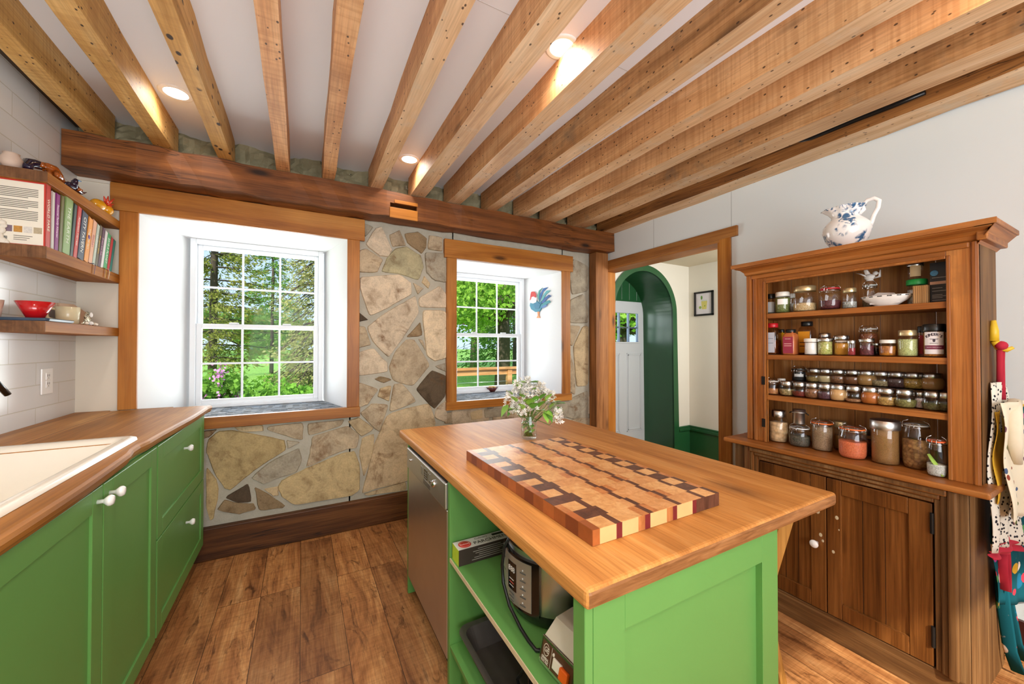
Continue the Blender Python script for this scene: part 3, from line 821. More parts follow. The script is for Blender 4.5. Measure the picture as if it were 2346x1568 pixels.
for k, (x0, x1, mt, s0, s1, lb) in enumerate(joists):
    mb = rough_bar(((x0+x1)/2, 0.5, 2.53), x0, x1, YR, 3.03, 2.532, ZC, 'Y', mt, skew=(s0-(s1-s0)*1.0, s1), seed=k)
    if k > 4: under(mb)  # paler undersides put floor-bounce light into these joists' colour
    mb.build('ceiling_joist', label=lb, cat='joist', group=JG)
mb = rough_bar((2.72, 0.5, 2.53), 2.640, XR, YR, 3.03, 2.532, ZC, 'Y', TIMBERD, skew=(-0.06, 0.03), seed=40, amp=0.004)
under(mb); mb.tube([at_x(q, r, xx) for q, r, xx in ((1780, 340, 2.655), (1860, 318, 2.640), (1960, 275, 2.628), (2040, 245, 2.622), (2120, 212, 2.615))], [.003, .012, .014, .012, .012], BLACK, 8)
mb.build('ceiling_joist', label='dark brown timber joist against the top of the white wall', cat='joist', group=JG)
# main beam with its cut mortise
mb = rough_bar((0.8, 3.0, 2.33), XL+0.004, XR-0.006, 2.922, 3.104, 2.338, 2.528, 'X', BEAM, n=40, amp=0.006, seed=77)
bo = mb.build('main_beam', label='thick dark hewn beam across the stone wall, carrying the joists', cat='beam')
mb = MB((0.71, 2.92, 2.4)); ma, mc_ = at_y(894, 461, 2.922), at_y(955, 487, 2.922)
mb.box(ma.x, mc_.x, 2.85, 3.02, (ma.z+mc_.z)/2-0.017, (ma.z+mc_.z)/2+0.017, None)
cut = mb.build('mortise_cutter')
md = bo.modifiers.new('mortise', 'BOOLEAN'); md.object = cut; md.operation = 'DIFFERENCE'; md.solver = 'EXACT'
dg = bpy.context.evaluated_depsgraph_get(); dg.update()
me = bpy.data.meshes.new_from_object(bo.evaluated_get(dg)); bo.modifiers.clear(); bo.data = me
bpy.data.objects.remove(cut)
mb = MB(bo.location); zc_ = (ma.z+mc_.z)/2
for q in ((ma.x-.004, mc_.x+.006, zc_-.095, zc_-.0175), (ma.x+.03, mc_.x+.006, zc_+.0175, zc_+.042)): mb.box(q[0], q[1], 2.915, 2.926, q[2], q[3], TRX, bev=0.002)
mb.build('mortise_cheek', None, bo)
mb = rough_bar((2.71, 3.05, 0), 2.634, 2.796, 3.0, 3.106, 0, 2.335, 'Y', POSTZ, n=2, amp=0.0)
mb.build('corner_post', label='upright old timber post in the corner under the main beam', cat='post')

# recessed lights: visible ones, then unseen ones added to brighten the room
LIT = emit('lamp diffuser', '#fff6e6', 9.0)
def downlight(x, y, label, power, r=0.052):
    t = thing('recessed_light', label, 'ceiling light', (x, y, ZC), 'recessed ceiling lights')
    m = MB(t.location); m.lathe([(r, -0.004), (r+0.014, -0.007), (r+0.022, -0.003), (r+0.022, 0.0)], (x, y, ZC), 28, flat('#f2f2f2', 0.4)); m.build('trim_ring', None, t)
    m = MB(t.location); m.lathe([(0, -0.002), (r, -0.003)], (x, y, ZC), 28, LIT); m.build('diffuser', None, t)
    l = add_light('recessed_lamp', 'SPOT', (x, y, ZC-0.02), power, (1.0, 0.95, 0.88), size=0.05, rot=(0, 0, 0))
    l.data.spot_size = math.radians(165); l.data.spot_blend = 0.8
P = at_z(403, 213, ZC); downlight(P.x, P.y, 'round recessed ceiling light between the golden joists', 6)
P = at_z(938, 365, ZC); downlight(P.x, P.y, 'small recessed ceiling light near the main beam', 6)
P = at_z(1287, 108, ZC); downlight(P.x, P.y, 'glaring recessed ceiling light over the kitchen island', 20)
for x, y, q, pw in ((-0.58, 0.9, 'over the sink counter', 16), (1.25, -0.6, 'behind the island', 22), (-0.28, -0.9, 'by the rear opening', 44), (1.88, 0.2, 'in front of the hutch', 9), (0.30, 0.35, 'over the aisle beside the island', 34)):
    downlight(x, y, 'added unseen recessed fill light '+q, pw)
# ------------------------------------------------------------------ sink counter along the tiled wall
CT = 0.992
t = thing('worktop', 'brown wooden sink counter top with a wavy front edge along the tiled wall', 'countertop', (-0.8, 1.2, CT))
m = MB(t.location)
hx0, hx1, hy0, hy1 = -0.985, -0.612, 0.40, 2.045                     # sink cut-out
x0w, x1w = XL+0.002, -0.515
rr = random.Random(5)
ys = np.linspace(-1.2, 3.068, 60)
edge = [x1w + 0.012*math.sin(y*2.1+0.6)+0.006*math.sin(y*5.3) - (0.010 if abs(y-1.95) < 0.1 else 0) for y in ys]
edge[-1] = -0.500
rows = []
for y, e in zip(ys, edge):
    prof = [(-0.612, CT), (e-0.012, CT), (e-0.003, CT-0.004), (e, CT-0.014), (e-0.004, CT-0.028), (e-0.012, CT-0.042), (-0.612, CT-0.042)]
    rows.append([m.bm.verts.new((px, y, pz)) for px, pz in prof])
for A, B in zip(rows[:-1], rows[1:]):
    for k in range(len(A)-1): m.bm.faces.new((A[k], B[k], B[k+1], A[k+1]))
m.bm.faces.new(rows[0]); m.bm.faces.new(rows[-1][::-1])
m._fin(m.bm.faces, COUNT, False)
for a in ((x0w, hx0, -1.2, 3.104), (hx0, -0.612, -1.2, hy0), (hx0, -0.612, hy1, 3.068)):
    m.box(a[0], a[1], a[2], a[3], CT-0.042, CT, COUNT)
m.box(-0.866, -0.700, 3.068, 3.103, CT-0.042, CT, COUNT)
m.box(-0.9385, -0.9365, 2.05, 3.10, CT-0.001, CT+0.0004, flat('#3a210e'))
m.build('top_slab', None, t)
# sink
s = thing('kitchen_sink', 'cream enamel drop-in sink in the counter', 'sink', (-0.80, 1.22, CT))
sx0, sx1, sy0, sy1 = -1.020, -0.578, 0.36, 2.105
def rrect(x0, x1, y0, y1, r, z, n=6):
    out = []
    for cx, cy_, a0 in ((x1-r, y1-r, 0), (x0+r, y1-r, PI/2), (x0+r, y0+r, PI), (x1-r, y0+r, 1.5*PI)):
        for k in range(n+1):
            a = a0+PI/2*k/n; out.append((cx+r*math.cos(a), cy_+r*math.sin(a), z))
    return out
def loft(mb, loops, m, cap=True, smooth=True):
    R = [[mb.bm.verts.new(p) for p in L] for L in loops]; fs = []
    for A, B in zip(R[:-1], R[1:]):
        n = len(A)
        for k in range(n): fs.append(mb.bm.faces.new((A[k], A[(k+1) % n], B[(k+1) % n], B[k])))
    if cap: fs.append(mb.bm.faces.new(R[-1]))
    mb._fin(fs, m, smooth); return fs
m = MB(s.location)
loft(m, [rrect(sx0, sx1, sy0, sy1, 0.03, CT+0.001), rrect(sx0+.003, sx1-.003, sy0+.003, sy1-.003, 0.03, CT+0.012), rrect(sx0+.012, sx1-.012, sy0+.012, sy1-.012, 0.03, CT+0.017),
         rrect(sx0+.034, sx1-.034, sy0+.04, sy1-.04, 0.03, CT+0.015), rrect(sx0+.042, sx1-.042, sy0+.05, sy1-.05, 0.03, CT+0.006)], SINKM, cap=False)
for a, c, dep in ((1.27, 2.055, 0.17), (0.41, 1.235, 0.17)):
    L0 = rrect(sx0+.042, sx1-.042, a, c, 0.03, CT+0.006)
    loft(m, [L0, rrect(sx0+.050, sx1-.050, a+.012, c-.03, 0.05, CT-0.02), rrect(sx0+.060, sx1-.058, a+.02, c-.13, 0.06, CT-dep+0.03), rrect(sx0+.085, sx1-.08, a+.05, c-.17, 0.06, CT-dep)], SINKM)
m.box(sx0+.042, sx1-.042, 1.235, 1.27, CT-0.03, CT+0.006, SINKM)
m.build('basin', None, s)
# faucet: only its dark spout end reaches into the photograph
f = thing('faucet', 'black curved faucet over the sink against the white tiles', 'faucet', (-1.06, 2.02, CT))
m = MB(f.location); m.lathe([(0.0, 0.03), (0.026, 0.03), (0.03, 0)], (-1.06, 2.02, CT), 18, BLACKG)
m.build('base', None, f)
m = MB(f.location)
e1 = at_x(18, 905, -0.98); e0 = at_x(-14, 872, -1.0)
m.tube([(-1.06, 2.02, CT+0.02), (-1.06, 2.02, CT+0.17), (-1.05, 2.05, CT+0.225), (-1.02, 2.12, CT+0.245), e0, e1], [0.012]*4+[0.011, 0.010], BLACKG, 12)
m.build('spout', None, f)
# base cabinets
def shaker(mb, x, y0, y1, z0, z1, m, rail=0.062, t=0.02, dep=0.007, horiz=1):
    """flat door or drawer front facing +x with a sunk panel"""
    mb.box(x-t, x-dep, y0+rail*0.9, y1-rail*0.9, z0+rail*0.9, z1-rail*0.9, m)
    for a in ((y0, y0+rail, z0, z1), (y1-rail, y1, z0, z1), (y0+rail, y1-rail, z0, z0+rail), (y0+rail, y1-rail, z1-rail, z1)):
        mb.box(x-t, x, a[0], a[1], a[2], a[3], m, bev=0.0015, seg=1)
def knob(org, p, d, r=0.015, mt=None, parent=None):
    mt = mt or CERAM
    M = Vector((0, 0, 1)).rotation_difference(Vector(d)).to_matrix().to_4x4(); M.translation = Vector(p)
    m = MB(org); m.lathe([(0, 0), (0.007, 0), (0.006, 0.014), (0.010, 0.018), (r, 0.026), (r, 0.031), (r*0.75, 0.037), (0, 0.039)], (0, 0, 0), 20, mt, M)
    return m.build('knob', None, parent)
CF = -0.535
def base_unit(name, label, y0, y1):
    t = thing(name, label, 'cabinet', ((XL+CF)/2, (y0+y1)/2, 0), 'green base cabinets under the sink counter')
    m = MB(t.location)
    for q in ((XL+0.01, CF-0.023, y0+0.001, y0+0.019, 0.115, CT-0.043), (XL+0.01, CF-0.023, y1-0.019, y1-0.001, 0.115, CT-0.043), (XL+0.01, CF-0.023, y0+0.02, y1-0.02, 0.115, 0.135), (XL+0.01, XL+0.022, y0+0.02, y1-0.02, 0.136, CT-0.043), (CF-0.040, CF-0.0225, y0+0.02, y1-0.02, 0.136, CT-0.043)): m.box(*q, GREEN)
    m.box(XL+0.01, CF-0.085, y0+0.001, y1-0.001, 0, 0.116, flat('#2d4a28'))
    m.build('carcass', None, t); return t
t = base_unit('sink_cabinet', 'green sink cabinet with two tall shaker doors under the counter', 0.92, 2.150)
for y0, y1, ky in ((0.955, 1.643, 1.607), (1.650, 2.143, 1.690)):
    m = MB(t.location); shaker(m, CF, y0, y1, 0.128, CT-0.05, GREEN, 0.066)
    d = m.build('door', None, t); knob((0, 0, 0), (CF-0.001-t.location.x, ky-t.location.y, 0.902), (1, 0, 0), 0.0165, None, d)
t = base_unit('drawer_cabinet', 'green two-drawer cabinet at the stone wall end of the counter', 2.152, 3.045)
for z0, z1, kz, ky in ((0.545, CT-0.05, 0.836, 2.575), (0.128, 0.538, 0.430, 2.625)):
    m = MB(t.location); shaker(m, CF, 2.160, 3.035, z0, z1, GREEN, 0.066)
    d = m.build('drawer', None, t); knob((0, 0, 0), (CF-0.001-t.location.x, ky-t.location.y, kz), (1, 0, 0), 0.0165, None, d)
t = base_unit('base_cabinet', 'green base cabinet nearest the camera under the sink counter', -1.1, 0.918)
m = MB(t.location); shaker(m, CF, -1.09, 0.91, 0.128, CT-0.05, GREEN); m.build('door', None, t)
# wall outlet
o = thing('wall_outlet', 'white double power outlet on the tiled wall over the counter', 'outlet', (XL+0.001, 2.822, 1.128))
m = MB(o.location); m.box(XL, XL+0.007, 2.773, 2.870, 1.128, 1.257, CERAM, bev=0.003); m.build('cover_plate', None, o)
for z in (1.160, 1.200):
    m = MB(o.location); m.box(XL+0.007, XL+0.010, 2.802, 2.841, z, z+0.036, CERAM, bev=0.0015)
    for dy in (-0.008, 0.007): m.box(XL+0.0098, XL+0.0104, 2.8215+dy-0.0015, 2.8215+dy+0.0015, z+0.016, z+0.028, BLACK)
    m.lathe([(0, 0.0004), (0.003, 0.0004)], (0, 0, 0), 8, BLACK, Matrix.Translation((XL+0.0102, 2.8215, z+0.009)) @ Matrix.Rotation(PI/2, 4, 'Y'))
    m.build('socket', None, o)

# ------------------------------------------------------------------ floating shelves and what stands on them
SX = -0.945
for z0, z1, lb in ((2.062, 2.107, 'top floating wooden shelf with glass figures, under the beam'), (1.740, 1.791, 'middle floating wooden shelf holding the cookbooks'), (1.429, 1.476, 'lowest floating wooden shelf holding the red bowl')):
    t = thing('floating_shelf', lb, 'shelf', (-1.04, 2.72, z0), 'floating wooden shelves')
    m = MB(t.location); m.box(XL+0.001, SX, 2.352, 3.104, z0, z1, SHELFW, bev=0.0015, seg=1); m.build('shelf_board', None, t)
    m = MB(t.location); m.box(XL+0.001, SX-0.0005, 2.3500, 2.3525, z0+0.0005, z1-0.0005, SHELFE); m.build('end_grain_face', None, t)
    m = MB(t.location); m.box(SX-0.02, SX, 3.087, 3.104, z0, z1, flat('#3a1f10')); m.build('end_cleat', None, t)
SZ = 1.791
PAPER = flat('#ece4d2', 0.8)
# books: spine towards +x, standing in a row along y and leaning more the nearer they are to the window
books = [  # spine px at shelf, px at next book's edge, thickness, height, cover colour, lean deg, depth, label, lettering, lettering colour
 (0.030, 0.270, 0.172, '#c8382a', 0.0, 'red cookbook showing its cream back cover with photo strip', 'WORLD FARE', '#f4e6d0'),
 (0.014, 0.255, 0.165, '#d9d2cc', 1.0, 'thin pale book between the red and the purple book', None, None),
 (0.018, 0.258, 0.168, '#8e1f7d', 2.0, 'purple book with white spine lettering', 'Seasonal Family Almanac', '#f2d8ee'),
 (0.016, 0.262, 0.165, '#6f6a33', 3.0, 'thin olive and violet book left of the wide green one', None, None),
 (0.038, 0.270, 0.170, '#8fae6a', 4.5, 'wide pale green book with tall white lettering', 'THE EARTH', '#e8f2dc'),
 (0.015, 0.262, 0.160, '#3c4a48', 6.0, 'thin dark grey book with a red foot', None, None),
 (0.020, 0.262, 0.165, '#cf3f37', 7.0, 'narrow red book left of the navy one', 'American Harvest', '#f4dcd2'),
 (0.036, 0.250, 0.172, '#343a52', 8.0, 'navy book with white capital lettering', 'CITY TAVERN', '#f4f2ea'),
 (0.026, 0.240, 0.165, '#ee9a34', 9.0, 'bright orange book with a purple mark', 'Vegetarian', '#f6e4c4'),
 (0.024, 0.240, 0.165, '#e3a884', 9.5, 'peach pink book right of the orange one', 'kitchen', '#c98a8a'),
 (0.018, 0.232, 0.160, '#b6c2b2', 10.0, 'grey green book with pale lettering', 'VEGETARIAN', '#f0f4ee'),
 (0.018, 0.235, 0.160, '#5a4a2c', 10.0, 'dark brown and gold book', 'the good table', '#d8b25a'),
 (0.018, 0.232, 0.160, '#58384e', 10.5, 'dark plum book beside the gold one', 'Bread and Salt', '#cfa8bc'),
 (0.018, 0.222, 0.160, '#ece8e6', 11.0, 'white book with a yellow ribbon', None, None),
 (0.026, 0.215, 0.165, '#4fb57a', 11.0, 'green book with big white and dark capitals', 'SAVE A PLANET', '#f6f6f0'),
 (0.018, 0.205, 0.155, '#d84d58', 11.5, 'coral red book second from the window end of the row', None, None),
 (0.016, 0.200, 0.150, '#2f9a97', 12.0, 'teal book at the window end of the row', None, None),
]
y = 2.372
for k, (th, h, dep, colr, lean, lb, txt, tcol) in enumerate(books):
    th *= 1.62 if k else 1.2
    o = thing('book', lb+' on the middle shelf', 'book', (SX-0.012-dep/2, y+th/2, SZ), 'cookbooks on the middle shelf')
    cm = flat(colr, 0.45, var=0.05)
    xa, xb = -dep/2, dep/2
    m = MB(); 
    m.box(xa, xb, -th/2, -th/2+0.003, 0, h, cm); m.box(xa, xb, th/2-0.003, th/2, 0, h, cm); m.box(xb-0.003, xb, -th/2, th/2, 0, h, cm, bev=0.0012, seg=1)
    if txt:
        s = min(th*0.62, 0.034); L = len(txt)*s*0.60
        sxf = min(1.0, h*0.80/max(L, 1e-4))
        m.text(txt, s, frame_to((xb+0.0006, 0, h*0.52), (0, 0, -1), (0, 1, 0)), flat(tcol, 0.5), sx=sxf)
    cov = m.build('cover', None, o)
    m = MB(); m.box(xa+0.004, xb-0.003, -th/2+0.003, th/2-0.003, 0.003, h-0.004, PAPER); m.build('pages', None, o)
    if k == 0:      # the printed back cover that faces the camera
        m = MB(); yb = -th/2-0.0004
        m.box(xa, xb-0.006, yb-0.0002, -th/2, 0.004, h-0.006, flat('#efe9d8', 0.5, var=0.02))
        ink = flat('#6a665c', 0.6)
        rb = random.Random(2)
        for r in range(19):
            if r in (6, 12): continue
            zz = h-0.036-r*0.0072
            m.box(xa+0.014+(0.012 if r == 0 else 0), xb-0.022-(rb.uniform(0, .03) if r in (5, 11, 18) else 0), yb-0.0006, yb, zz, zz+0.0030, ink)
        m.lathe([(0, 0), (0.006, 0)], (0, 0, 0), 16, flat('#b03020'), Matrix.Translation((xa+0.012, yb-0.0006, h-0.034)) @ Matrix.Rotation(PI/2, 4, 'X'))
        for i, cc in enumerate(('#2f6f78', '#7d6a78', '#c08a3c', '#d8d4cc', '#b7a88a')):
            m.box(xa+0.026+i*0.028, xa+0.050+i*0.028, yb-0.0008, yb, 0.052, 0.078, flat(cc, 0.5, var=0.35, scale=160))
        for i in range(14): m.box(xa+0.040+i*0.0018, xa+0.0410+i*0.0018, yb-0.0008, yb, 0.020, 0.032, flat('#2a2a2a'))
        for i in range(3): m.box(xa+0.082, xa+0.135-i*0.008, yb-0.0006, yb, 0.036-i*0.008, 0.0385-i*0.008, ink)
        m.build('back_cover', None, o)
    if txt == 'Vegetarian':
        m = MB(); m.ball((xb+0.001, 0, h*0.56), 0.011, flat('#6a3a86', 0.5), 12, 6, sc=(0.12, 1, 1)); m.build('purple_mark', None, o)
    if k in (9, 13, 14):
        m = MB(); m.tube([(xb-0.02, 0, 0.001), (xb+0.014, 0.004, 0.0015), (xb+0.019, 0.005, -0.012), (xb+0.018, 0.006, -0.055)], 0.004, flat(('#5a5078', '#c79a2e', '#e6dcc6')[(k > 9)+(k > 13)], 0.6), 6, flat=0.2)
        m.build('ribbon_marker', None, o)
    lean *= 1.4
    sh = math.sin(math.radians(lean))
    o.rotation_euler.x = -math.radians(lean)
    o.location.z = SZ + 0.001 + (th/2)*sh
    y += th/math.cos(math.radians(lean)) + 0.0012 + (0.003 if k < 8 else 0)

# figures on the shelves
def blob(mb, pts, m, seg=10):
    for p0, p1 in zip(pts[:-1], pts[1:]): pass
    mb.tube([p[0] for p in pts], [p[1] for p in pts], m, seg)
DKGL = flat('#1b1430', 0.06, var=0.5, scale=18, spec=0.9); AMGL = flat('#a4551c', 0.06, var=0.35, scale=25, spec=0.9)
z = 2.107
def on_shelf(px, py, X, lo=0.0):
    p = at_x(px, py, X); p.z = max(p.z, z+lo); return p
t = thing('glass_dragon', 'dark blue and amber glass dragon figure lying on the top shelf', 'figurine', (-1.03, 2.52, z))
m = MB(t.location)
m.tube([on_shelf(33, 357, -1.055), on_shelf(40, 368, -1.05), on_shelf(52, 384, -1.045, .02), on_shelf(66, 374, -1.04, .02), on_shelf(80, 376, -1.03, .02), on_shelf(98, 382, -1.02, .02)], [0.002, 0.011, 0.018, 0.021, 0.020, 0.018], DKGL, 12)
m.tube([on_shelf(40, 372, -1.05), on_shelf(58, 380, -1.03, .012), on_shelf(70, 386, -1.0, .012)], [0.008, 0.012, 0.010], DKGL, 8)
m.build('tail', None, t)
m = MB(t.location)
m.tube([on_shelf(92, 380, -1.02, .02), on_shelf(106, 384, -1.01, .02), on_shelf(120, 390, -1.0, .02), on_shelf(133, 404, -0.995, .014), on_shelf(144, 416, -0.99, .01)], [0.014, 0.022, 0.024, 0.018, 0.010], AMGL, 12)
m.tube([on_shelf(98, 384, -1.0), on_shelf(99, 373, -1.0)], [0.009, 0.006], AMGL, 8)
for q in (110, 128): m.tube([on_shelf(q, 395, -0.985, .012), on_shelf(q+4, 405, -0.965, .003)], [0.012, 0.008], AMGL, 8)
m.build('body', None, t)
t = thing('glass_bird', 'small dark purple glass bird on the top shelf behind the dragon', 'figurine', (-0.985, 2.78, z))
m = MB(t.location)
m.tube([on_shelf(146, 420, -0.99, .01), on_shelf(156, 424, -0.985, .016), on_shelf(168, 428, -0.98, .018), on_shelf(182, 440, -0.975, .012), on_shelf(190, 443, -0.97, .008), on_shelf(199, 441, -0.965, .008)], [0.008, 0.016, 0.019, 0.012, 0.006, 0.001], DKGL, 10)
m.tube([on_shelf(168, 430, -0.975, .02), on_shelf(171, 418, -0.972), on_shelf(174, 411, -0.970)], [0.014, 0.013, 0.007], DKGL, 8)
m.tube([on_shelf(178, 434, -0.965, .01), on_shelf(188, 436, -0.96, .01)], [0.010, 0.004], AMGL, 8)
m.build('body', None, t)
m = MB(t.location); m.tube([on_shelf(176, 413, -0.968), on_shelf(186, 416, -0.965)], [0.005, 0.002], flat('#3f8fc4', 0.1), 8); m.build('crest', None, t)
RG = on_shelf(225, 474, -0.985)
t = thing('glass_rooster', 'yellow glass rooster with a red comb on the top shelf beside the trim', 'figurine', (-0.985, RG.y, z))
YGL = flat('#e8a420', 0.08, var=0.2, scale=30, spec=0.9); RGL = flat('#dd4a34', 0.12, var=0.2, scale=40, spec=0.9)
m = MB(t.location); m.ball((-0.985, RG.y, z+0.036), 0.040, YGL, 14, 10, sc=(0.8, 1.35, 0.85)); m.ball((-0.968, RG.y+.055, z+0.030), 0.028, YGL, 12, 8); m.build('body', None, t)
m = MB(t.location)
for k in range(9): m.tube([(-0.968, RG.y+.050, z+0.060), (-0.960+0.014*math.sin(k*1.7), RG.y+.050+0.038*math.cos(k*0.72), z+0.082+0.030*math.sin(k*0.72+0.3))], [0.011, 0.002], RGL, 6)
m.tube([(-0.962, RG.y+.055, z+0.065), (-0.952, RG.y+.062, z+0.018)], [0.013, 0.007], RGL, 8); m.build('comb', None, t)
# pale rounded pot whose edge shows at the far left of the top shelf, and the shell figure by the red book
p = at_x(0, 362, -1.02)
t = thing('clay_pot', 'pale beige round pot at the near end of the top shelf', 'pot', (-1.035, 2.385, z))
m = MB(t.location); m.lathe([(0, 0), (0.018, 0), (0.030, 0.018), (0.032, 0.04), (0.022, 0.058), (0.024, 0.064), (0.018, 0.064), (0.016, 0.05), (0, 0.03)], (-1.062, 2.385, z), 20, flat('#cdb7a6', 0.6)); m.build('pot_body', None, t)
t = thing('white_figurine', 'cream sculpted figurine in front of the cream back cover', 'figurine', (-1.03, 2.352, SZ))
m = MB(t.location); cw = flat('#e6dfd0', 0.45, var=0.15, scale=60)
fx = at_y(6, 540, 2.353)
for dx, dz, r in ((0, 0.010, 0.016), (0.010, 0.006, 0.011), (-0.004, 0.030, 0.013), (0.003, 0.050, 0.011), (-0.006, 0.062, 0.010), (0.008, 0.068, 0.008), (0.004, 0.082, 0.009), (-0.002, 0.094, 0.006)):
    m.ball((fx.x-0.014+dx*1.2, 2.366, SZ+dz*1.05), r*1.45, cw, 12, 8, sc=(1, 0.45, 0.8), M=Matrix.Rotation(dz*40, 3, 'Y'))
m.build('body', None, t)
# lowest shelf
LZ = 1.476
t = thing('slate_tray', 'flat dark blue slate tray under the red bowl on the lowest shelf', 'tray', (-1.03, 2.5, LZ))
m = MB(t.location); loft(m, [rrect(-1.124, -0.944, 2.358, 2.575, 0.015, LZ+0.0005), rrect(-1.126, -0.940, 2.356, 2.580, 0.015, LZ+0.006), rrect(-1.126, -0.940, 2.356, 2.580, 0.015, LZ+0.013), rrect(-1.122, -0.945, 2.361, 2.575, 0.015, LZ+0.013), rrect(-1.118, -0.950, 2.366, 2.570, 0.015, LZ+0.009)], flat('#33465a', 0.3, var=0.25, scale=14)); m.build('tray_body', None, t)
def bowl(name, label, c, r0, r1, h, m, grp=None):
    t = thing(name, label, 'bowl', c, grp)
    q = MB(c); q.lathe([(0, 0), (r0, 0), (r1, h), (r1-0.004, h), (r0-0.002, 0.006), (0, 0.006)], c, 40, m); q.build('bowl_body', None, t); return t
BZ = LZ+0.0095
pl, pr_ = at_x(32, 682, -1.0), at_x(123, 686, -1.0)
bowl('ceramic_bowl', 'glossy red cone shaped bowl on the lowest shelf', (-1.012, 2.440, BZ), 0.023, 0.058, 0.076, flat('#c4161c', 0.12, var=0.08, spec=0.7))
bowl('ceramic_bowl', 'pink beige bowl cut by the edge of the photo, left of the red bowl', (-1.100, 2.386, BZ), 0.014, 0.023, 0.075, flat('#cfae9c', 0.4))
t = thing('coffee_mug', 'cream mug with a handle on the lowest shelf right of the red bowl', 'mug', (-1.02, 2.725, LZ))
m = MB(t.location); mc = flat('#e2d6b0', 0.2, var=0.03)
m.lathe([(0, 0), (0.034, 0), (0.039, 0.006), (0.041, 0.05), (0.042, 0.088), (0.038, 0.088), (0.037, 0.03), (0, 0.008)], t.location, 28, mc); m.build('cup', None, t)
m = MB(t.location); cx, cy_, cz = t.location
m.tube([(cx-0.93*q, cy_-0.36*q, cz+h) for q, h in ((0.038, 0.076), (0.058, 0.078), (0.070, 0.058), (0.064, 0.032), (0.038, 0.018))], 0.007, mc, 10); m.build('handle', None, t)
t = thing('coffee_filter', 'tan folded paper coffee filter leaning behind the mug', 'filter', (-1.05, 2.83, LZ))
m = MB(t.location); FT = flat('#c9a98c', 0.8)
for o_ in (0, 0.012, 0.024):
    m.prism([(-1.085+o_*.6, 2.80, LZ+0.001), (-1.08+o_*.6, 2.95, LZ+0.001), (-1.085+o_*.6, 3.07, LZ+0.075), (-1.095+o_*.6, 2.93, LZ+0.118), (-1.095+o_*.6, 2.79, LZ+0.112)], (0.006, 0, 0), FT)
m.build('paper_cone', None, t)
t = thing('wire_ornament', 'silver and pearl flower hair ornament at the front of the lowest shelf', 'ornament', (-0.97, 2.77, LZ))
m = MB(t.location); SW = flat('#cfc3ac', 0.25, 0.8)
for k in range(9):
    a = PI*(k+0.5)/9; r = 0.050
    m.tube([(-0.965, 2.775, LZ+0.012), (-0.968, 2.775+0.6*r*math.cos(a)-0.004, LZ+0.012+0.7*r*math.sin(a)), (-0.968, 2.775+0.8*r*math.cos(a), LZ+0.014+1.15*r*math.sin(a)), (-0.966, 2.775+0.45*r*math.cos(a)+0.004, LZ+0.014+0.85*r*math.sin(a))], 0.0026, SW, 6)
for dy in (-0.085, -0.055, 0.04, 0.07): m.tube([(-0.965, 2.77, LZ+0.010), (-0.962, 2.77+dy*0.6, LZ+0.024-abs(dy)*0.1), (-0.960, 2.77+dy, LZ+0.004)], 0.003, SW, 6)
m.build('wire_petals', None, t)
m = MB(t.location); m.ball((-0.955, 2.775, LZ+0.055), 0.010, CERAM, 10, 8, sc=(0.6, 0.8, 1.3)); m.ball((-0.955, 2.772, LZ+0.012), 0.010, CERAM, 10, 8)
for dy in (-0.04, 0.045, 0.06): m.ball((-0.957, 2.775+dy, LZ+0.010), 0.008, flat('#efe2cf', 0.2), 8, 6)
m.build('pearls', None, t)
# ------------------------------------------------------------------ kitchen island
IZ = 0.869
IX0, IX1, IY0, IY1 = 0.512, 1.607, 0.612, 2.335
t = thing('island_worktop', 'thick oak plank worktop on the green island', 'countertop', (1.06, 1.47, IZ-0.045))
m = MB(t.location); m.box(IX0, IX1, IY0, IY1, IZ-0.045, IZ, OAK, bev=0.012, seg=3)
m.bm.normal_update(); OAKE = wood('oak end grain', '#7a4d27', '#97653a', '#ad7a4b', 'X', across=60, along=9, knots=0, fibre=0.4, vary=0, rough=0.45); ei = m.mi(OAKE)
for q in m.bm.faces:
    if abs(q.normal.y) > 0.8: q.material_index = ei
m.build('top_slab', None, t)
BX0, BX1 = 0.522, 1.268
t = thing('kitchen_island', 'green painted kitchen island with open shelves and a panelled end', 'kitchen island', (0.9, 1.4, 0))
def part(nm, *boxes, mt=GREEN, bev=0.0015):
    m = MB(t.location)
    for q in boxes: m.box(*q, mt, bev=bev, seg=1)
    return m.build(nm, None, t)
TB_ = IZ-0.045
part('end_panel', (BX0, BX1, 2.138, 2.160, 0, TB_))
part('side_panel', (BX0, BX1, 1.466, 1.490, 0, TB_))
part('back_panel', (BX1-0.02, BX1, 0.66, 2.14, 0, TB_))
# near end: a shaker panel facing the camera
m = MB(t.location); ye = 0.632
m.box(BX0+0.10, BX1-0.07, ye+0.0195, ye+0.026, 0.1, TB_-0.07, GREEN)
for a in ((BX0+0.023, BX0+0.115, 0, TB_), (BX1-0.082, BX1, 0, TB_), (BX0+0.115, BX1-0.082, TB_-0.088, TB_), (BX0+0.115, BX1-0.082, 0, 0.12)):
    m.box(a[0], a[1], ye, ye+0.026, a[2], a[3], GREEN, bev=0.001, seg=1)
m.box(BX0, BX0+0.0225, ye, ye+0.040, 0, TB_, GREEN, bev=0.0015, seg=1)
m.build('end_panel', None, t)
part('shelf', (BX0+0.002, BX1-0.021, 0.668, 1.465, 0.506, 0.523))
m = MB(t.location); m.box(BX0, BX0+0.0025, 0.668, 1.465, 0.5065, 0.5225, flat('#d9c19c', 0.7, var=0.15, scale=60)); m.build('raw_shelf_edge', None, t)
part('shelf', (BX0+0.002, BX1-0.021, 0.668, 1.465, 0.155, 0.175))
part('plinth', (BX0+0.05, BX1-0.02, 0.668, 1.465, 0, 0.155))
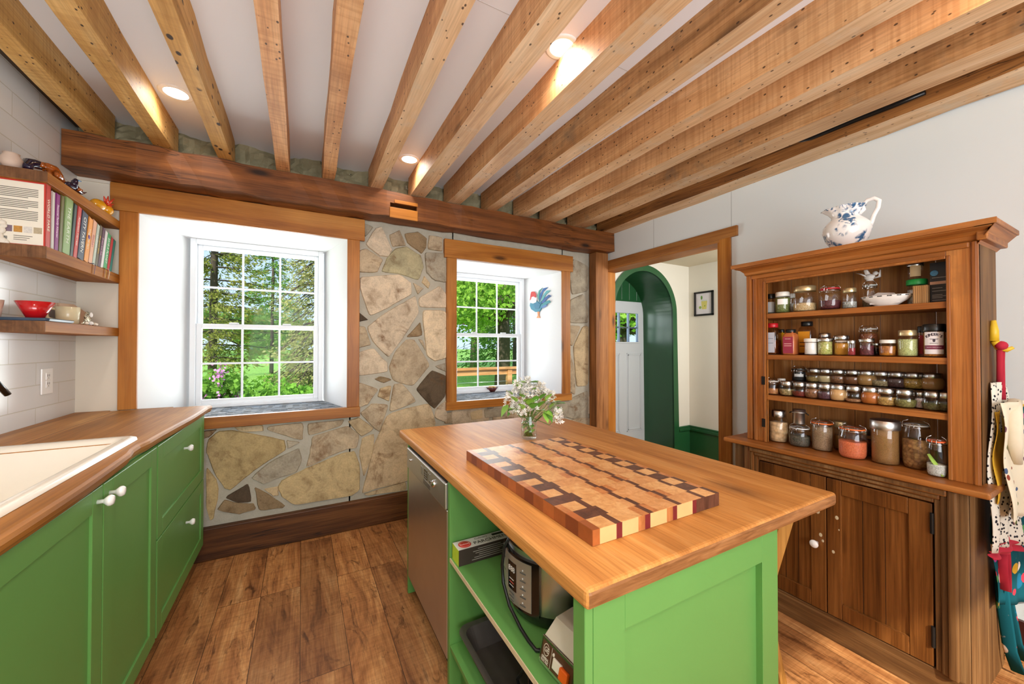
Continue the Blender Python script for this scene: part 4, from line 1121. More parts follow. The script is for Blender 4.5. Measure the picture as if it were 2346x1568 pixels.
# oak brace holding the worktop overhang
p1, p0 = at_z(1822, 1188, TB_), at_x(1771, 1366, BX1+0.005)
m = MB(t.location)
by = 0.70
m.prism([(1.555, by, TB_-0.001), (1.455, by, TB_-0.001), (BX1+0.001, by, 0.52), (BX1+0.001, by, 0.40)], (0, 0.045, 0), STOOLW)
m.build('overhang_brace', None, t)
# dishwasher
d = thing('dishwasher', 'stainless steel dishwasher built into the island', 'dishwasher', (0.82, 1.815, 0))
m = MB(d.location); m.box(0.545, 1.1, 1.494, 2.134, 0.06, 0.815, flat('#8a8784', 0.5, 0.6)); m.build('housing', None, d)
m = MB(d.location); m.box(0.520, 0.546, 1.494, 2.134, 0.10, 0.700, STEEL, bev=0.003); m.build('door', None, d)
m = MB(d.location); m.box(0.512, 0.546, 1.494, 2.134, 0.702, 0.812, STEELL, bev=0.006, seg=2); cp = m.build('control_panel', None, d)
m = MB(d.location); m.box(0.5112, 0.5125, 1.745, 1.800, 0.745, 0.790, BLACKG)
for k in range(3): m.box(0.5108, 0.5114, 1.752, 1.793, 0.752+k*0.011, 0.754+k*0.011, flat('#9a9a9a'))
m.build('display', None, d)
for yy in (1.82, 1.84, 1.72, 1.70):
    m = MB(d.location); m.box(0.5105, 0.5125, yy, yy+0.010, 0.748, 0.788, flat('#a8a4a0', 0.3, 0.8), bev=0.001); m.build('button', None, d)
for yy, r in ((1.640, 0.016), (2.04, 0.006), (1.672, 0.005), (1.672, 0.005)):
    m = MB(d.location); m.lathe([(0, 0.010), (r*0.8, 0.010), (r, 0.006), (r, 0)], (0, 0, 0), 20, CHROME, Matrix.Translation((0.5125, yy, 0.765)) @ Matrix.Rotation(-PI/2, 4, 'Y')); m.build('knob', None, d)
m = MB(d.location); m.box(0.5115, 0.513, 1.70, 1.81, 0.715, 0.738, flat('#7d7b78', 0.3, 0.8)); m.build('handle_recess', None, d)
m = MB(d.location); m.box(0.56, 1.1, 1.494, 2.134, 0, 0.098, BLACK); m.build('toe_kick', None, d)

# ------------------------------------------------------------------ end-grain cutting board
bx0, bx1, by0, by1, bz0, bz1 = 0.638, 1.150, 0.742, 1.572, IZ+0.001, IZ+0.041
t = thing('cutting_board', 'large end grain cutting board with maple and dark walnut blocks', 'cutting board', ((bx0+bx1)/2, (by0+by1)/2, IZ))
MAP = [wood('maple block %d' % k, *c, 'Z', across=30, along=8, knots=0, fibre=0.15, vary=0, rough=0.36) for k, c in enumerate((('#c08650', '#d09a62', '#dbab75'), ('#b87d48', '#c78d58', '#d49d69')))]
CHE = wood('cherry block', '#a05f33', '#b87542', '#c48350', 'Z', across=30, along=8, knots=0, fibre=0.2, vary=0, rough=0.36)
WAL = wood('walnut block', '#4a2c22', '#5e3a2c', '#6d4534', 'Z', across=30, along=8, knots=0, fibre=0.2, vary=0, rough=0.36)
PUR = flat('#6d1f24', 0.35, var=0.15); MPL = flat('#d3ab72', 0.4, var=0.1); PDO = flat('#8c4a22', 0.38, var=0.25, scale=40); PDO2 = flat('#a35a2a', 0.38, var=0.25, scale=40)
m = MB(t.location)
bv = 0.006
m.box(bx0+0.002, bx1-0.002, by0+0.002, by1-0.002, bz0, bz1-0.0012, WAL)
# columns across the width: (start, end, kind) in fractions
cols_ = [(0.0, 0.045, 'B'), (0.045, 0.155, 'L'), (0.155, 0.195, 'D'), (0.195, 0.345, 'M'), (0.345, 0.40, 'C'), (0.40, 0.435, 'D'), (0.435, 0.475, 'C'), (0.475, 0.585, 'M'), (0.585, 0.63, 'C'), (0.63, 0.665, 'D'), (0.665, 0.71, 'C'), (0.71, 0.84, 'M'), (0.84, 0.875, 'D'), (0.875, 0.965, 'L'), (0.965, 1.0, 'B')]
rws = 15; W, H = bx1-bx0, by1-by0
rb = random.Random(9)
for r in range(rws):
    y0 = by0 + H*r/rws; y1 = by0 + H*(r+1)/rws
    sh = (0.006 if r % 2 else -0.004)
    for a, c, kd in cols_:
        xa = bx0 + W*a + (sh if a > 0.05 and a < 0.95 else 0); xb = bx0 + W*c + (sh if c > 0.05 and c < 0.95 else 0)
        if kd == 'B': mt = WAL if r % 2 == 0 else CHE
        elif kd == 'L': mt = WAL if r % 2 else MAP[0]
        elif kd == 'D': mt = WAL
        elif kd == 'C': mt = CHE if (r % 3 == (0 if a < 0.5 else 1)) else MAP[1]
        else: mt = MAP[rb.random() < 0.4]
        if kd == 'B' and a == 0: mt = (PDO, PDO2, CHE, WAL)[r % 4]
        m.box(xa, xb, y0, y1, bz1-0.0025, bz1, mt)
m.build('end_grain_top', None, t)
# long-grain faces seen on the sides
for side in (0, 1):
    m = MB(t.location)
    for r in range(rws):
        y0 = by0 + H*r/rws; y1 = by0 + H*(r+1)/rws
        if side == 0: m.box(bx0-0.001, bx0+0.003, y0, y1, bz0, bz1-0.001, (PDO, PDO2, PDO, flat('#6f3318', 0.4, var=0.2))[(r*7) % 4])
        else: m.box(bx1-0.003, bx1+0.001, y0, y1, bz0, bz1-0.001, (PDO, WAL)[r % 2])
    m.build('side_staves', None, t)
for ya_, yb_ in ((by0-0.001, by0+0.003), (by1-0.003, by1+0.001)):
    m = MB(t.location)
    for a, c, mt in ((0, 0.045, PDO2), (0.045, 0.155, MPL), (0.155, 0.195, PUR), (0.195, 0.31, MPL), (0.31, 0.36, CHE), (0.36, 0.40, PUR), (0.40, 0.53, MPL), (0.53, 0.58, CHE), (0.58, 0.615, PUR), (0.615, 0.75, MPL), (0.75, 0.785, PUR), (0.785, 1.0, WAL)):
        m.box(bx0+W*a, bx0+W*c, ya_, yb_, bz0, bz1-0.001, mt)
    m.build('end_staves', None, t)

# ------------------------------------------------------------------ things on the island shelves
S1 = 0.5235
def label_text(mb, s, size, p, right, up, mt, **k): mb.text(s, size, frame_to(p, right, up), mt, **k)
# parchment box
px0, px1, py0, py1, pz1 = 0.530, 0.855, 1.386, 1.454, S1+0.062
a = at_z(1048, 1290, S1); 
t = thing('parchment_box', 'parchment paper carton with a red seal on the upper island shelf', 'box', (0.69, 1.42, S1))
m = MB(t.location); m.box(px0, px1, py0, py1, S1+0.0005, pz1, flat('#3c2f28', 0.5)); m.box(px0-0.0004, px1, py0+0.001, py1-0.001, pz1-0.001, pz1+0.0004, flat('#ddd8d2', 0.5)); m.box(px0-0.0008, px0+0.001, py0, py1, S1+0.0005, pz1, flat('#b9d336', 0.5))
m.build('carton', None, t)
m = MB(t.location); ink = flat('#2c2522')
label_text(m, 'PARCHMENT', 0.028, (px0+0.072, py0+0.024, pz1+0.0006), (1, 0, 0), (0, 1, 0), ink, align='LEFT')
label_text(m, 'Culinary', 0.017, (px0+0.115, py0+0.053, pz1+0.0006), (1, 0, 0), (0, 1, 0), flat('#7d756c'))
m.box(px0+0.165, px0+0.23, py0+0.044, py0+0.060, pz1+0.0002, pz1+0.0006, ink)
for r in range(6):
    wd = (0.10, 0.14, 0.12, 0.09, 0.13, 0.15)[r]
    m.box(px0+0.10-wd/2+0.03, px0+0.10+wd/2+0.03, py0-0.0006, py0, S1+0.050-r*0.0078, S1+0.0520-r*0.0078, flat('#a89e94'))
m.build('print', None, t)
m = MB(t.location); m.lathe([(0, 0.0008), (0.025, 0.0008), (0.026, 0)], (px0+0.038, py0+0.034, pz1+0.0003), 28, flat('#d8342c', 0.5)); m.lathe([(0.019, 0.0012), (0.021, 0.0012)], (px0+0.038, py0+0.034, pz1+0.0003), 28, flat('#f0a49a', 0.5))
label_text(m, 'Parchment', 0.009, (px0+0.038, py0+0.034, pz1+0.0013), (1, 0, 0), (0, 1, 0), flat('#f6dcd6')); m.build('red_seal', None, t)

# electric pressure cooker
pc = Vector((0.748, 1.050, S1)); R = 0.163
t = thing('pressure_cooker', 'stainless electric pressure cooker with button panel on the island shelf', 'pressure cooker', pc)
m = MB(pc); m.lathe([(0, 0.002), (R*0.86, 0.002), (R*0.93, 0.012), (R*0.99, 0.045), (R*0.995, 0.052)], pc, 48, BLACKG)
for a in (0.6, 2.2, 3.8, 5.4): m.lathe([(0.012, 0), (0.012, 0.004)], pc+Vector((R*0.7*math.cos(a), R*0.7*math.sin(a), 0)), 10, BLACK)
m.build('base', None, t)
m = MB(pc); m.lathe([(R*0.995, 0.050), (R, 0.056), (R, 0.212), (R*0.985, 0.222)], pc, 64, STEEL); m.build('steel_body', None, t)
m = MB(pc); m.lathe([(R*0.985, 0.221), (R*1.02, 0.226), (R*1.02, 0.236), (R*0.97, 0.240), (R*0.9, 0.262), (R*0.5, 0.274), (0.0, 0.276)], pc, 48, BLACKG); m.build('lid', None, t)
# the curved control panel wraps the front of the drum
pa = math.radians(-171)
def pan(u0, u1, z0, z1, r, mt, nm, par=None, nz=1):
    q = MB(pc)
    q.grid(14, nz, lambda u, v: pc + Vector((r*math.cos(pa+u0+(u1-u0)*u), r*math.sin(pa+u0+(u1-u0)*u), z0+(z1-z0)*v)), mt)
    r2 = R*0.99
    for (ua, za, zb) in ((u0, z0, z1), (u1, z0, z1)):
        q.quad([pc+Vector((r*math.cos(pa+ua), r*math.sin(pa+ua), za)), pc+Vector((r2*math.cos(pa+ua), r2*math.sin(pa+ua), za)), pc+Vector((r2*math.cos(pa+ua), r2*math.sin(pa+ua), zb)), pc+Vector((r*math.cos(pa+ua), r*math.sin(pa+ua), zb))], mt)
    q.grid(14, 1, lambda u, v: pc + Vector(((r2+(r-r2)*v)*math.cos(pa+u0+(u1-u0)*u), (r2+(r-r2)*v)*math.sin(pa+u0+(u1-u0)*u), z1)), mt)
    q.grid(14, 1, lambda u, v: pc + Vector(((r2+(r-r2)*v)*math.cos(pa+u0+(u1-u0)*u), (r2+(r-r2)*v)*math.sin(pa+u0+(u1-u0)*u), z0)), mt)
    return q.build(nm, None, par or t)
cpn = pan(-0.62, 0.50, 0.050, 0.206, R+0.012, BLACKG, 'control_panel')
pan(-0.60, 0.36, 0.058, 0.198, R+0.0135, flat('#b9b5ae', 0.35, 0.7), 'steel_plate', cpn)
pan(-0.22, 0.03, 0.095, 0.180, R+0.0142, BLACKG, 'display', cpn)
q = MB(pc)
def on_drum(u, z, r): return pc + Vector((r*math.cos(pa+u), r*math.sin(pa+u), z))
def drum_box(u, z, w_, h_, mt, r=R+0.0148):
    c = on_drum(u, z, r); rt = Vector((-math.sin(pa+u), math.cos(pa+u), 0))*-1; M = frame_to(c, -rt, (0, 0, 1))
    q.box(-w_/2, w_/2, -h_/2, h_/2, -0.0003, 0.0003, mt, M=M)
for k in range(5): drum_box(0.12+0.07, 0.175-k*0.024, 0.004, 0.004, flat('#f2f2f2')); drum_box(0.19, 0.166-k*0.024, 0.022, 0.003, flat('#5c5a57'))
for k in range(3): drum_box(-0.10, 0.085-k*0.011, 0.026, 0.003, flat('#5c5a57')); drum_box(-0.42, 0.172-k*0.04, 0.020, 0.003, flat('#5c5a57'))
for k in range(3): drum_box(-0.10, 0.128-k*0.010, 0.024, 0.002, flat(('#e8e0dc', '#d05a4c', '#c8c8c8')[k]))
q.build('buttons', None, cpn)
q = MB(pc)
seg7 = flat('#d9cfc6', 0.4)
q.text('888', 0.024, frame_to(on_drum(-0.10, 0.158, R+0.0147), (math.sin(pa-0.10)*-1, math.cos(pa-0.10), 0), (0, 0, 1)), seg7)
q.build('digits', None, cpn)
# looped power cord over the lid and down the front
def front(du, dz, r): return on_drum(du, dz, r)
m = MB(pc)
m.tube([on_drum(-0.25, 0.262, R*0.8), on_drum(-0.27, 0.245, R*1.02), on_drum(-0.30, 0.21, R+0.022), on_drum(-0.36, 0.15, R+0.026), on_drum(-0.30, 0.10, R+0.026), on_drum(-0.05, 0.055, R+0.028), on_drum(0.22, 0.015, R+0.03), on_drum(0.42, 0.007, R+0.05), on_drum(0.55, 0.006, R+0.07), on_drum(0.66, 0.006, R+0.06)], 0.0052, BLACK, 8)
m.build('power_cord', None, t)
m = MB(pc)
rk = random.Random(4)
for k in range(5):
    zz = 0.10+0.025*k
    m.tube([on_drum(-1.25, zz, R+0.01), on_drum(-1.28+rk.uniform(-.05, .05), zz+0.02, R+0.028), on_drum(-1.2, zz+0.045, R+0.012)], 0.0045, BLACKG, 8)
m.box(-0.012, 0.012, -0.02, 0.02, 0, 0.16, BLACKG, M=Matrix.Translation(on_drum(-1.25, 0.08, R)))
m.build('side_handle', None, t)
# vintage mixer / sharpener with the brown face plate
o = Vector((0.60, 0.76, S1))
o = Vector((0.606, 0.806, S1+0.001))
t = thing('electric_sharpener', 'vintage cream and chrome appliance with brown plate and orange switch', 'small appliance', o, rz=math.radians(4))
t.scale = (0.85, 0.74, 0.95)
m = MB(); cr = flat('#d9cfb8', 0.35, var=0.03)
m.prism([(-0.045, -0.085, 0.004), (0.09, -0.085, 0.004), (0.09, -0.085, 0.110), (0.02, -0.085, 0.104), (-0.026, -0.085, 0.070)], (0, 0.17, 0), cr)
m.build('body', None, t)
m = MB()
fx = lambda q: -0.046 + 0.019*(q/0.066)
M = frame_to((-0.0375, 0, 0.037), (0, -1, 0), (0.28, 0, 1))
m.box(-0.090, 0.090, -0.036, 0.036, -0.002, 0.004, CHROME, M=M, bev=0.003); m.box(-0.080, 0.080, -0.027, 0.027, 0.003, 0.005, flat('#5a3a26', 0.4), M=M)
m.build('face_plate', None, t)
m = MB(); wt = flat('#efe6d4', 0.4)
m.lathe([(0.0135, 0.0058), (0.0155, 0.0058)], (0, 0, 0), 24, wt, M @ Matrix.Translation((-0.056, 0.009, 0)))
m.text('GE', 0.019, M @ Matrix.Translation((-0.056, 0.009, 0.0055)), wt, shear=0.25)
m.text('GENERAL', 0.0088, M @ Matrix.Translation((-0.056, -0.013, 0.0055)), wt); m.text('ELECTRIC', 0.0088, M @ Matrix.Translation((-0.056, -0.021, 0.0055)), wt)
m.box(-0.0285, -0.0275, -0.026, 0.026, 0.0048, 0.0056, wt, M=M)
m.ball(M @ Vector((-0.017, 0.014, 0.005)), 0.005, wt, 8, 6)
m.build('emblem', None, t)
m = MB(); m.box(-0.022, 0.022, -0.015, 0.012, 0.004, 0.012, wt, M=M @ Matrix.Translation((0.010, 0, 0)), bev=0.003); m.build('white_switch', None, t)
m = MB(); m.box(-0.020, 0.022, -0.020, 0.010, 0.004, 0.017, flat('#e8641c', 0.35), M=M @ Matrix.Translation((0.048, 0, 0)), bev=0.004); m.build('orange_switch', None, t)
# dark roasting pan and black bakeware on the lower shelf
S2 = 0.1755
t = thing('roasting_pan', 'dark metal roasting pan on the lower island shelf', 'pan', (0.70, 1.21, S2))
PANM = flat('#6a625a', 0.42, 0.5, var=0.2, scale=18)
m = MB(t.location)
loft(m, [rrect(0.575, 0.86, 1.055, 1.385, 0.035, S2+0.002), rrect(0.552, 0.885, 1.030, 1.410, 0.04, S2+0.085), rrect(0.535, 0.90, 1.012, 1.428, 0.045, S2+0.088), rrect(0.535, 0.90, 1.012, 1.428, 0.045, S2+0.091), rrect(0.556, 0.88, 1.034, 1.406, 0.04, S2+0.089), rrect(0.579, 0.856, 1.059, 1.381, 0.035, S2+0.006)], PANM, smooth=False); m.build('pan_body', None, t)
t = thing('baking_tray', 'black baking trays standing on edge beside the roasting pan', 'tray', (0.75, 0.94, S2))
m = MB(t.location)
for k, yy in enumerate((0.985, 0.955)): m.box(0.60, 1.0, yy, yy+0.006, S2+0.001, S2+0.24-k*0.02, flat('#2b2420', 0.4, 0.4))
m.build('tray_sheet', None, t)
t = thing('pan_handle', 'black handled cylinder lying on the lower island shelf', 'utensil', (0.64, 0.86, S2))  # black tube modelled as a frying pan's handle
m = MB(t.location); m.tube([(0.60, 0.93, S2+0.15), (0.62, 0.86, S2+0.10), (0.64, 0.78, S2+0.05), (0.65, 0.73, S2+0.02)], 0.020, BLACK, 14); m.build('handle', None, t)
t = thing('coiled_cable', 'thin black cable drooping into the roasting pan', 'cable', (0.63, 1.07, S2))
m = MB(t.location); m.tube([(0.68, 1.06, S2+0.16), (0.64, 1.075, S2+0.15), (0.62, 1.09, S2+0.11), (0.63, 1.08, S2+0.05), (0.66, 1.07, S2+0.02), (0.74, 1.09, S2+0.012)], 0.005, BLACK, 8); m.build('wire', None, t)

# ------------------------------------------------------------------ wooden stool under the overhang
so = Vector((1.50, 0.98, 0))
t = thing('wooden_stool', 'oak stool with splayed legs under the island overhang', 'stool', so)
m = MB(so); m.box(1.345, 1.655, 0.86, 1.10, 0.575, 0.61, STOOLW, bev=0.008); m.build('seat', None, t)
for sx_ in (-1, 1):
    for sy_ in (-1, 1):
        m = MB(so); a = Vector((1.50+sx_*0.10, 0.98+sy_*0.08, 0.58)); c = Vector((1.50+sx_*0.195, 0.98+sy_*0.145, 0.0))
        d_ = 0.021
        m.prism([a+Vector((-d_, -d_*0.7, 0)), a+Vector((d_, -d_*0.7, 0)), a+Vector((d_, d_*0.7, 0)), a+Vector((-d_, d_*0.7, 0))], c-a, STOOLW); m.build('leg', None, t)
for sy_ in (-1, 1):
    m = MB(so); m.box(1.345, 1.655, 0.98+sy_*0.122-0.018, 0.98+sy_*0.122+0.018, 0.175, 0.197, STOOLW, bev=0.003); m.build('rung', None, t)

# ------------------------------------------------------------------ mason jar with white lilac
vc = at_z(1212, 1005, IZ+0.001); vc.z = IZ+0.001
t = thing('mason_jar', 'glass mason jar of water used as a vase on the island', 'vase', vc)
m = MB(); jr = 0.043
m.lathe([(0, 0.003), (jr*0.85, 0.002), (jr, 0.014), (jr, 0.098), (jr*0.82, 0.118), (jr*0.80, 0.140), (jr*0.84, 0.141), (jr*0.84, 0.133)], (0, 0, 0), 32, JARG); m.build('jar_glass', None, t)
m = MB(); m.lathe([(0, 0.005), (jr*0.83, 0.005), (jr*0.96, 0.016), (jr*0.96, 0.085), (0, 0.085)], (0, 0, 0), 28, WATER); m.build('water', None, t)
m = MB(); m.text('Mason', 0.020, frame_to((-jr*0.45, -jr*0.93, 0.06), (0.9, -0.44, 0), (0, 0, 1)), JARG); m.build('embossing', None, t)
t = thing('lilac_bouquet', 'bouquet of white lilac with green leaves in the mason jar', 'flowers', vc)
LF = [flat(c, 0.45, var=0.2, scale=60) for c in ('#7cab3c', '#5f9a34', '#93c24c')]; LG = flat('#5c7a2c', 0.5); PET = flat('#f3efe8', 0.6, var=0.06); BUD = flat('#d8cfae', 0.6, var=0.1)
rl = random.Random(11)
clusters = [(-0.055, 0.02, 0.235), (-0.105, -0.015, 0.215), (-0.02, -0.03, 0.21), (0.045, 0.03, 0.265), (0.09, 0.0, 0.235), (-0.045, -0.045, 0.17), (0.03, 0.0, 0.225), (0.155, -0.02, 0.125), (-0.01, 0.05, 0.29), (-0.06, 0.0, 0.285), (0.02, -0.04, 0.185), (-0.075, -0.035, 0.175), (0.0, 0.0, 0.25), (0.065, -0.02, 0.265), (0.12, 0.01, 0.215)]
rt = Vector((math.cos(YAW), -math.sin(YAW), 0)); fw = Vector((math.sin(YAW), math.cos(YAW), 0))
def bq(a, d, z): return rt*a + fw*d + Vector((0, 0, z))
for a, d, z in clusters:
    m = MB(); m.tube([bq(-a*0.18, -d*0.2, 0.012), bq(a*0.15, d*0.1, 0.11), bq(a*0.7, d*0.7, z-0.05), bq(a, d, z)], [0.0026, 0.0028, 0.002, 0.001], LG, 6); st = m.build('stem', None, t)
    m = MB()
    for k in range(80):
        hh = rl.random(); rr_ = 0.029*(1-0.5*hh); an = rl.uniform(0, 2*PI)
        c = bq(a, d, z) + Vector((rr_*math.cos(an), rr_*math.sin(an), (hh-0.45)*0.075))
        s_ = rl.uniform(0.006, 0.0085); rot = Matrix.Rotation(rl.uniform(0, 6), 4, 'Z') @ Matrix.Rotation(rl.uniform(-1.2, 1.2), 4, 'X')
        mt = PET if rl.random() < 0.85 else BUD
        for q in range(4):
            M = Matrix.Translation(c) @ rot @ Matrix.Rotation(q*PI/2, 4, 'Z')
            m.quad([M @ Vector(p) for p in ((0, 0, 0), (s_, -s_*0.55, 0.0015), (s_*1.5, 0, 0.001), (s_, s_*0.55, 0.0015))], mt)
    m.build('flower_cluster', None, t)
def leaf(m, base, dirv, L, wd, mt, droop=0.3):
    d_ = Vector(dirv).normalized(); side = d_.cross(Vector((0, 0, 1))).normalized()
    prof = [(0, 0.05), (0.15, 0.7), (0.35, 1.0), (0.6, 0.8), (0.85, 0.3), (1, 0.0)]
    L_, R_, Cn = [], [], []
    for u, w_ in prof:
        c = Vector(base) + d_*L*u - Vector((0, 0, droop*L*u*u))
        Cn.append(m.bm.verts.new(c)); L_.append(m.bm.verts.new(c+side*wd*w_+Vector((0, 0, wd*w_*0.25)))); R_.append(m.bm.verts.new(c-side*wd*w_+Vector((0, 0, wd*w_*0.25))))
    fs = []
    for k in range(len(prof)-1):
        fs += [m.bm.faces.new((Cn[k], Cn[k+1], L_[k+1], L_[k])), m.bm.faces.new((Cn[k], R_[k], R_[k+1], Cn[k+1]))]
    m._fin(fs, mt, True)
lv = [(-0.115, -0.02, 0.185, -0.5, -.75, 0.060), (-0.085, 0.0, 0.17, -0.4, -.5, 0.05), (-0.02, -0.045, 0.20, .2, .3, 0.055), (0.0, -0.05, 0.185, .1, .5, 0.055), (0.05, -0.04, 0.175, .4, .6, 0.060), (0.09, -0.02, 0.205, .4, .7, 0.06), (0.12, 0.0, 0.185, .7, .4, 0.06),
      (0.145, -0.01, 0.185, .5, .2, 0.055), (0.07, -0.03, 0.150, .5, -.1, 0.06), (0.04, -0.045, 0.150, .3, .2, 0.06), (0.10, -0.02, 0.155, .35, -.9, 0.055), (0.085, -0.03, 0.150, .2, -.8, 0.05), (-0.05, 0.01, 0.27, -.2, .5, 0.05), (0.0, 0.02, 0.30, 1.2, .15, 0.07), (-0.01, 0.02, 0.30, -1.2, .15, 0.06), (-0.06, -0.04, 0.160, -.5, .2, 0.055), (0.02, -0.045, 0.165, .1, .4, 0.06), (0.02, 0.03, 0.24, .3, .6, 0.05), (-0.03, -0.03, 0.22, -.3, .5, 0.045), (0.13, 0.03, 0.16, .8, .0, 0.055), (-0.07, -0.035, 0.20, -.3, .6, .05), (-0.09, -.01, .235, -.5, .5, .05), (0.06, -.045, .22, .3, .5, .05), (-0.035, -.05, .165, -.2, .5, .05), (0.11, -.035, .17, .4, .5, .055), (0.03, -.05, .205, .1, .6, .045)]
for k, (a, d, z, da, dz, L) in enumerate(lv):
    m = MB(); p = bq(a, d, z)
    m.tube([bq(a*0.3, d*0.3, max(0.09, z-0.08)), p], 0.0012, LG, 5)
    leaf(m, p, bq(da, -0.35, dz), L*1.15, L*0.46, LF[k % 3], 0.15); m.build('leaf', None, t)
m = MB()
for k in range(22):
    a = rl.uniform(-.025, .025); leaf(m, bq(a, rl.uniform(-.02, .02), rl.uniform(0.045, 0.10)), (rl.uniform(-1, 1), rl.uniform(-1, 1), rl.uniform(-.6, .6)), 0.03, 0.012, LF[k % 3])
for k in range(40):
    c = bq(rl.uniform(-.03, .03), rl.uniform(-.025, .02), rl.uniform(0.045, 0.10)); m.ball(c, 0.0028, flat('#a08a86', 0.6), 5, 4)
m.build('submerged_leaves', None, t)
# ------------------------------------------------------------------ pine hutch against the white wall
HBX, HUX, LXF = 2.170, 2.212, 2.118          # base front, upper front, ledge front
HY0, HY1 = 0.405, 1.252                       # upper carcass
BY0, BY1 = 0.430, 1.300                       # base carcass
LT = 0.850
t = hutch = thing('pine_hutch', 'old pine hutch with open jar shelves above two panelled doors', 'cupboard', (2.32, 0.84, 0))
def hp(nm, fn, parent=None):
    m = MB(t.location); fn(m); return m.build(nm, None, parent or t)
BD = 2.66
hp('side_panel', lambda m: m.box(HBX+0.01, BD, BY0, BY0+0.022, 0, LT-0.03, PGR['Z'], bev=0.002))
hp('side_panel', lambda m: m.box(HBX+0.01, BD, BY1-0.022, BY1, 0, LT-0.03, PGR['Z'], bev=0.002))
hp('base_back', lambda m: m.box(BD-0.012, BD, BY0, BY1, 0.02, LT-0.03, PDK['Z']))
hp('base_floor', lambda m: m.box(HBX+0.02, BD-0.012, BY0+0.022, BY1-0.022, 0.07, 0.09, PDK['Y']))
DZ0, DZ1 = 0.118, 0.752
DL, DM, DR = 1.165, 0.868, 0.522
def face(m):
    m.box(HBX, HBX+0.02, BY0, DR-0.004, 0, LT-0.03, PGR['Z'], bev=0.002)
    m.box(HBX, HBX+0.02, DL+0.004, BY1, 0, LT-0.03, PDK['Z'], bev=0.002)
    m.box(HBX, HBX+0.02, DR-0.004, DL+0.004, DZ1+0.004, LT-0.03, PDK['Y'], bev=0.002)
hp('face_frame', face)
hp('plinth_board', lambda m: m.box(HBX-0.004, HBX+0.016, BY0, BY1, 0, DZ0-0.004, PGR['Y'], bev=0.003))
# stepped moulding round the doors
def mould(m):
    for o_, w_, th in ((0.070, 0.026, 0.030), (0.046, 0.022, 0.020), (0.024, 0.018, 0.010)):
        ya, yb, zb = DR-o_, DL+o_, DZ1+o_
        for (y0, y1) in ((ya, ya+w_), (yb-w_, yb)):
            m.box(HBX-th, HBX+0.002, y0, y1, DZ0-0.004, zb, PDK['Z'] if y0 > 1 else PGR['Z'], bev=min(th*0.4, 0.006), seg=2)
        m.box(HBX-th, HBX+0.002, ya+w_, yb-w_, zb-w_, zb, PDK['Y'], bev=min(th*0.4, 0.006), seg=2)
hp('door_moulding', mould)
def hutch_door(y0, y1, s0, s1):
    def fn(m):
        x0, x1 = HBX-0.006, HBX+0.014
        m.box(x0+0.010, x1-0.002, y0+s0*0.9, y1-s1*0.9, DZ0+0.05, DZ1-0.05, PDK['Z'])
        n_ = 3
        for k in range(1, n_):
            yy = y0+s0+(y1-s1-y0-s0)*k/n_; m.box(x0+0.0094, x0+0.0105, yy-0.0008, yy+0.0008, DZ0+0.06, DZ1-0.06, BLACK)
        m.box(x0, x1, y0, y0+s0, DZ0, DZ1, PDK['Z'], bev=0.003); m.box(x0, x1, y1-s1, y1, DZ0, DZ1, PDK['Z'], bev=0.003)
        m.box(x0, x1, y0+s0, y1-s1, DZ0, DZ0+0.072, PDK['Y'], bev=0.003); m.box(x0, x1, y0+s0, y1-s1, DZ1-0.066, DZ1, PDK['Y'], bev=0.003)
    return hp('door', fn)
dr = hutch_door(DR, DM-0.003, 0.068, 0.055)
dl = hutch_door(DM+0.001, DL, 0.062, 0.066)
dl['label'] = 'left panelled door with a white porcelain knob'
kp = at_x(1868, 1245, HBX-0.02)
knob((0, 0, 0), Vector((HBX-0.006, kp.y, kp.z))-t.location, (-1, 0, 0), 0.018, CERAM, dl)
FILL = flat('#cdbb98', 0.7)
def patches(m, L):
    for px, py, r in L:
        p = at_x(px, py, HBX-0.0065)
        m.ball(p, r, FILL, 10, 6, sc=(0.05, 1, 1.3))
m = MB(t.location); patches(m, [(1873, 1172, 0.009), (1880, 1226, 0.007), (1885, 1240, 0.005)]); m.build('filler_patch', None, dl)
m = MB(t.location); patches(m, [(1917, 1187, 0.007), (1909, 1265, 0.006), (1922, 1215, 0.003)]); m.build('filler_patch', None, dr)
for z in (0.64, 0.20):
    m = MB(t.location); m.box(HBX-0.010, HBX-0.004, DR-0.006, DR+0.006, z, z+0.075, IRON, bev=0.002); m.lathe([(0.006, 0), (0.006, 0.08)], (HBX-0.012, DR-0.001, z-0.002), 10, IRON); m.build('hinge', None, dr)
# ledge
hp('ledge', lambda m: (m.box(LXF, 2.330, 0.368, 1.338, LT-0.024, LT, PIN['Y'], bev=0.007, seg=3), m.box(2.325, BD, BY0, 1.338, LT-0.023, LT-0.0005, PIN['Y'])))
# upper carcass
UD = 2.455
hp('side_panel', lambda m: m.box(HUX+0.004, UD, HY0, HY0+0.020, LT, 1.765, PGR['Z'], bev=0.002))
hp('side_panel', lambda m: m.box(HUX+0.004, UD, HY1-0.020, HY1, LT, 1.765, PIN['Z'], bev=0.002))
def backb(m):
    yy = HY0+0.02
    for wd in (0.145, 0.185, 0.10, 0.15, 0.13, 0.12):
        y1 = min(yy+wd, HY1-0.02); m.box(UD-0.012, UD, yy+0.001, y1-0.0015, LT, 1.76, PBK, bev=0.001, seg=1); yy = y1
hp('back_boards', backb)
OY0, OY1, OZ = 0.487, 1.150, 1.712
hp('front_stile', lambda m: (m.box(HUX-0.004, HUX+0.018, HY0, OY0, LT, 1.775, PIN['Z'], bev=0.002), m.box(HUX-0.012, HUX-0.002, HY0+0.002, HY0+0.016, LT, 1.765, PIN['Z'], bev=0.004)))
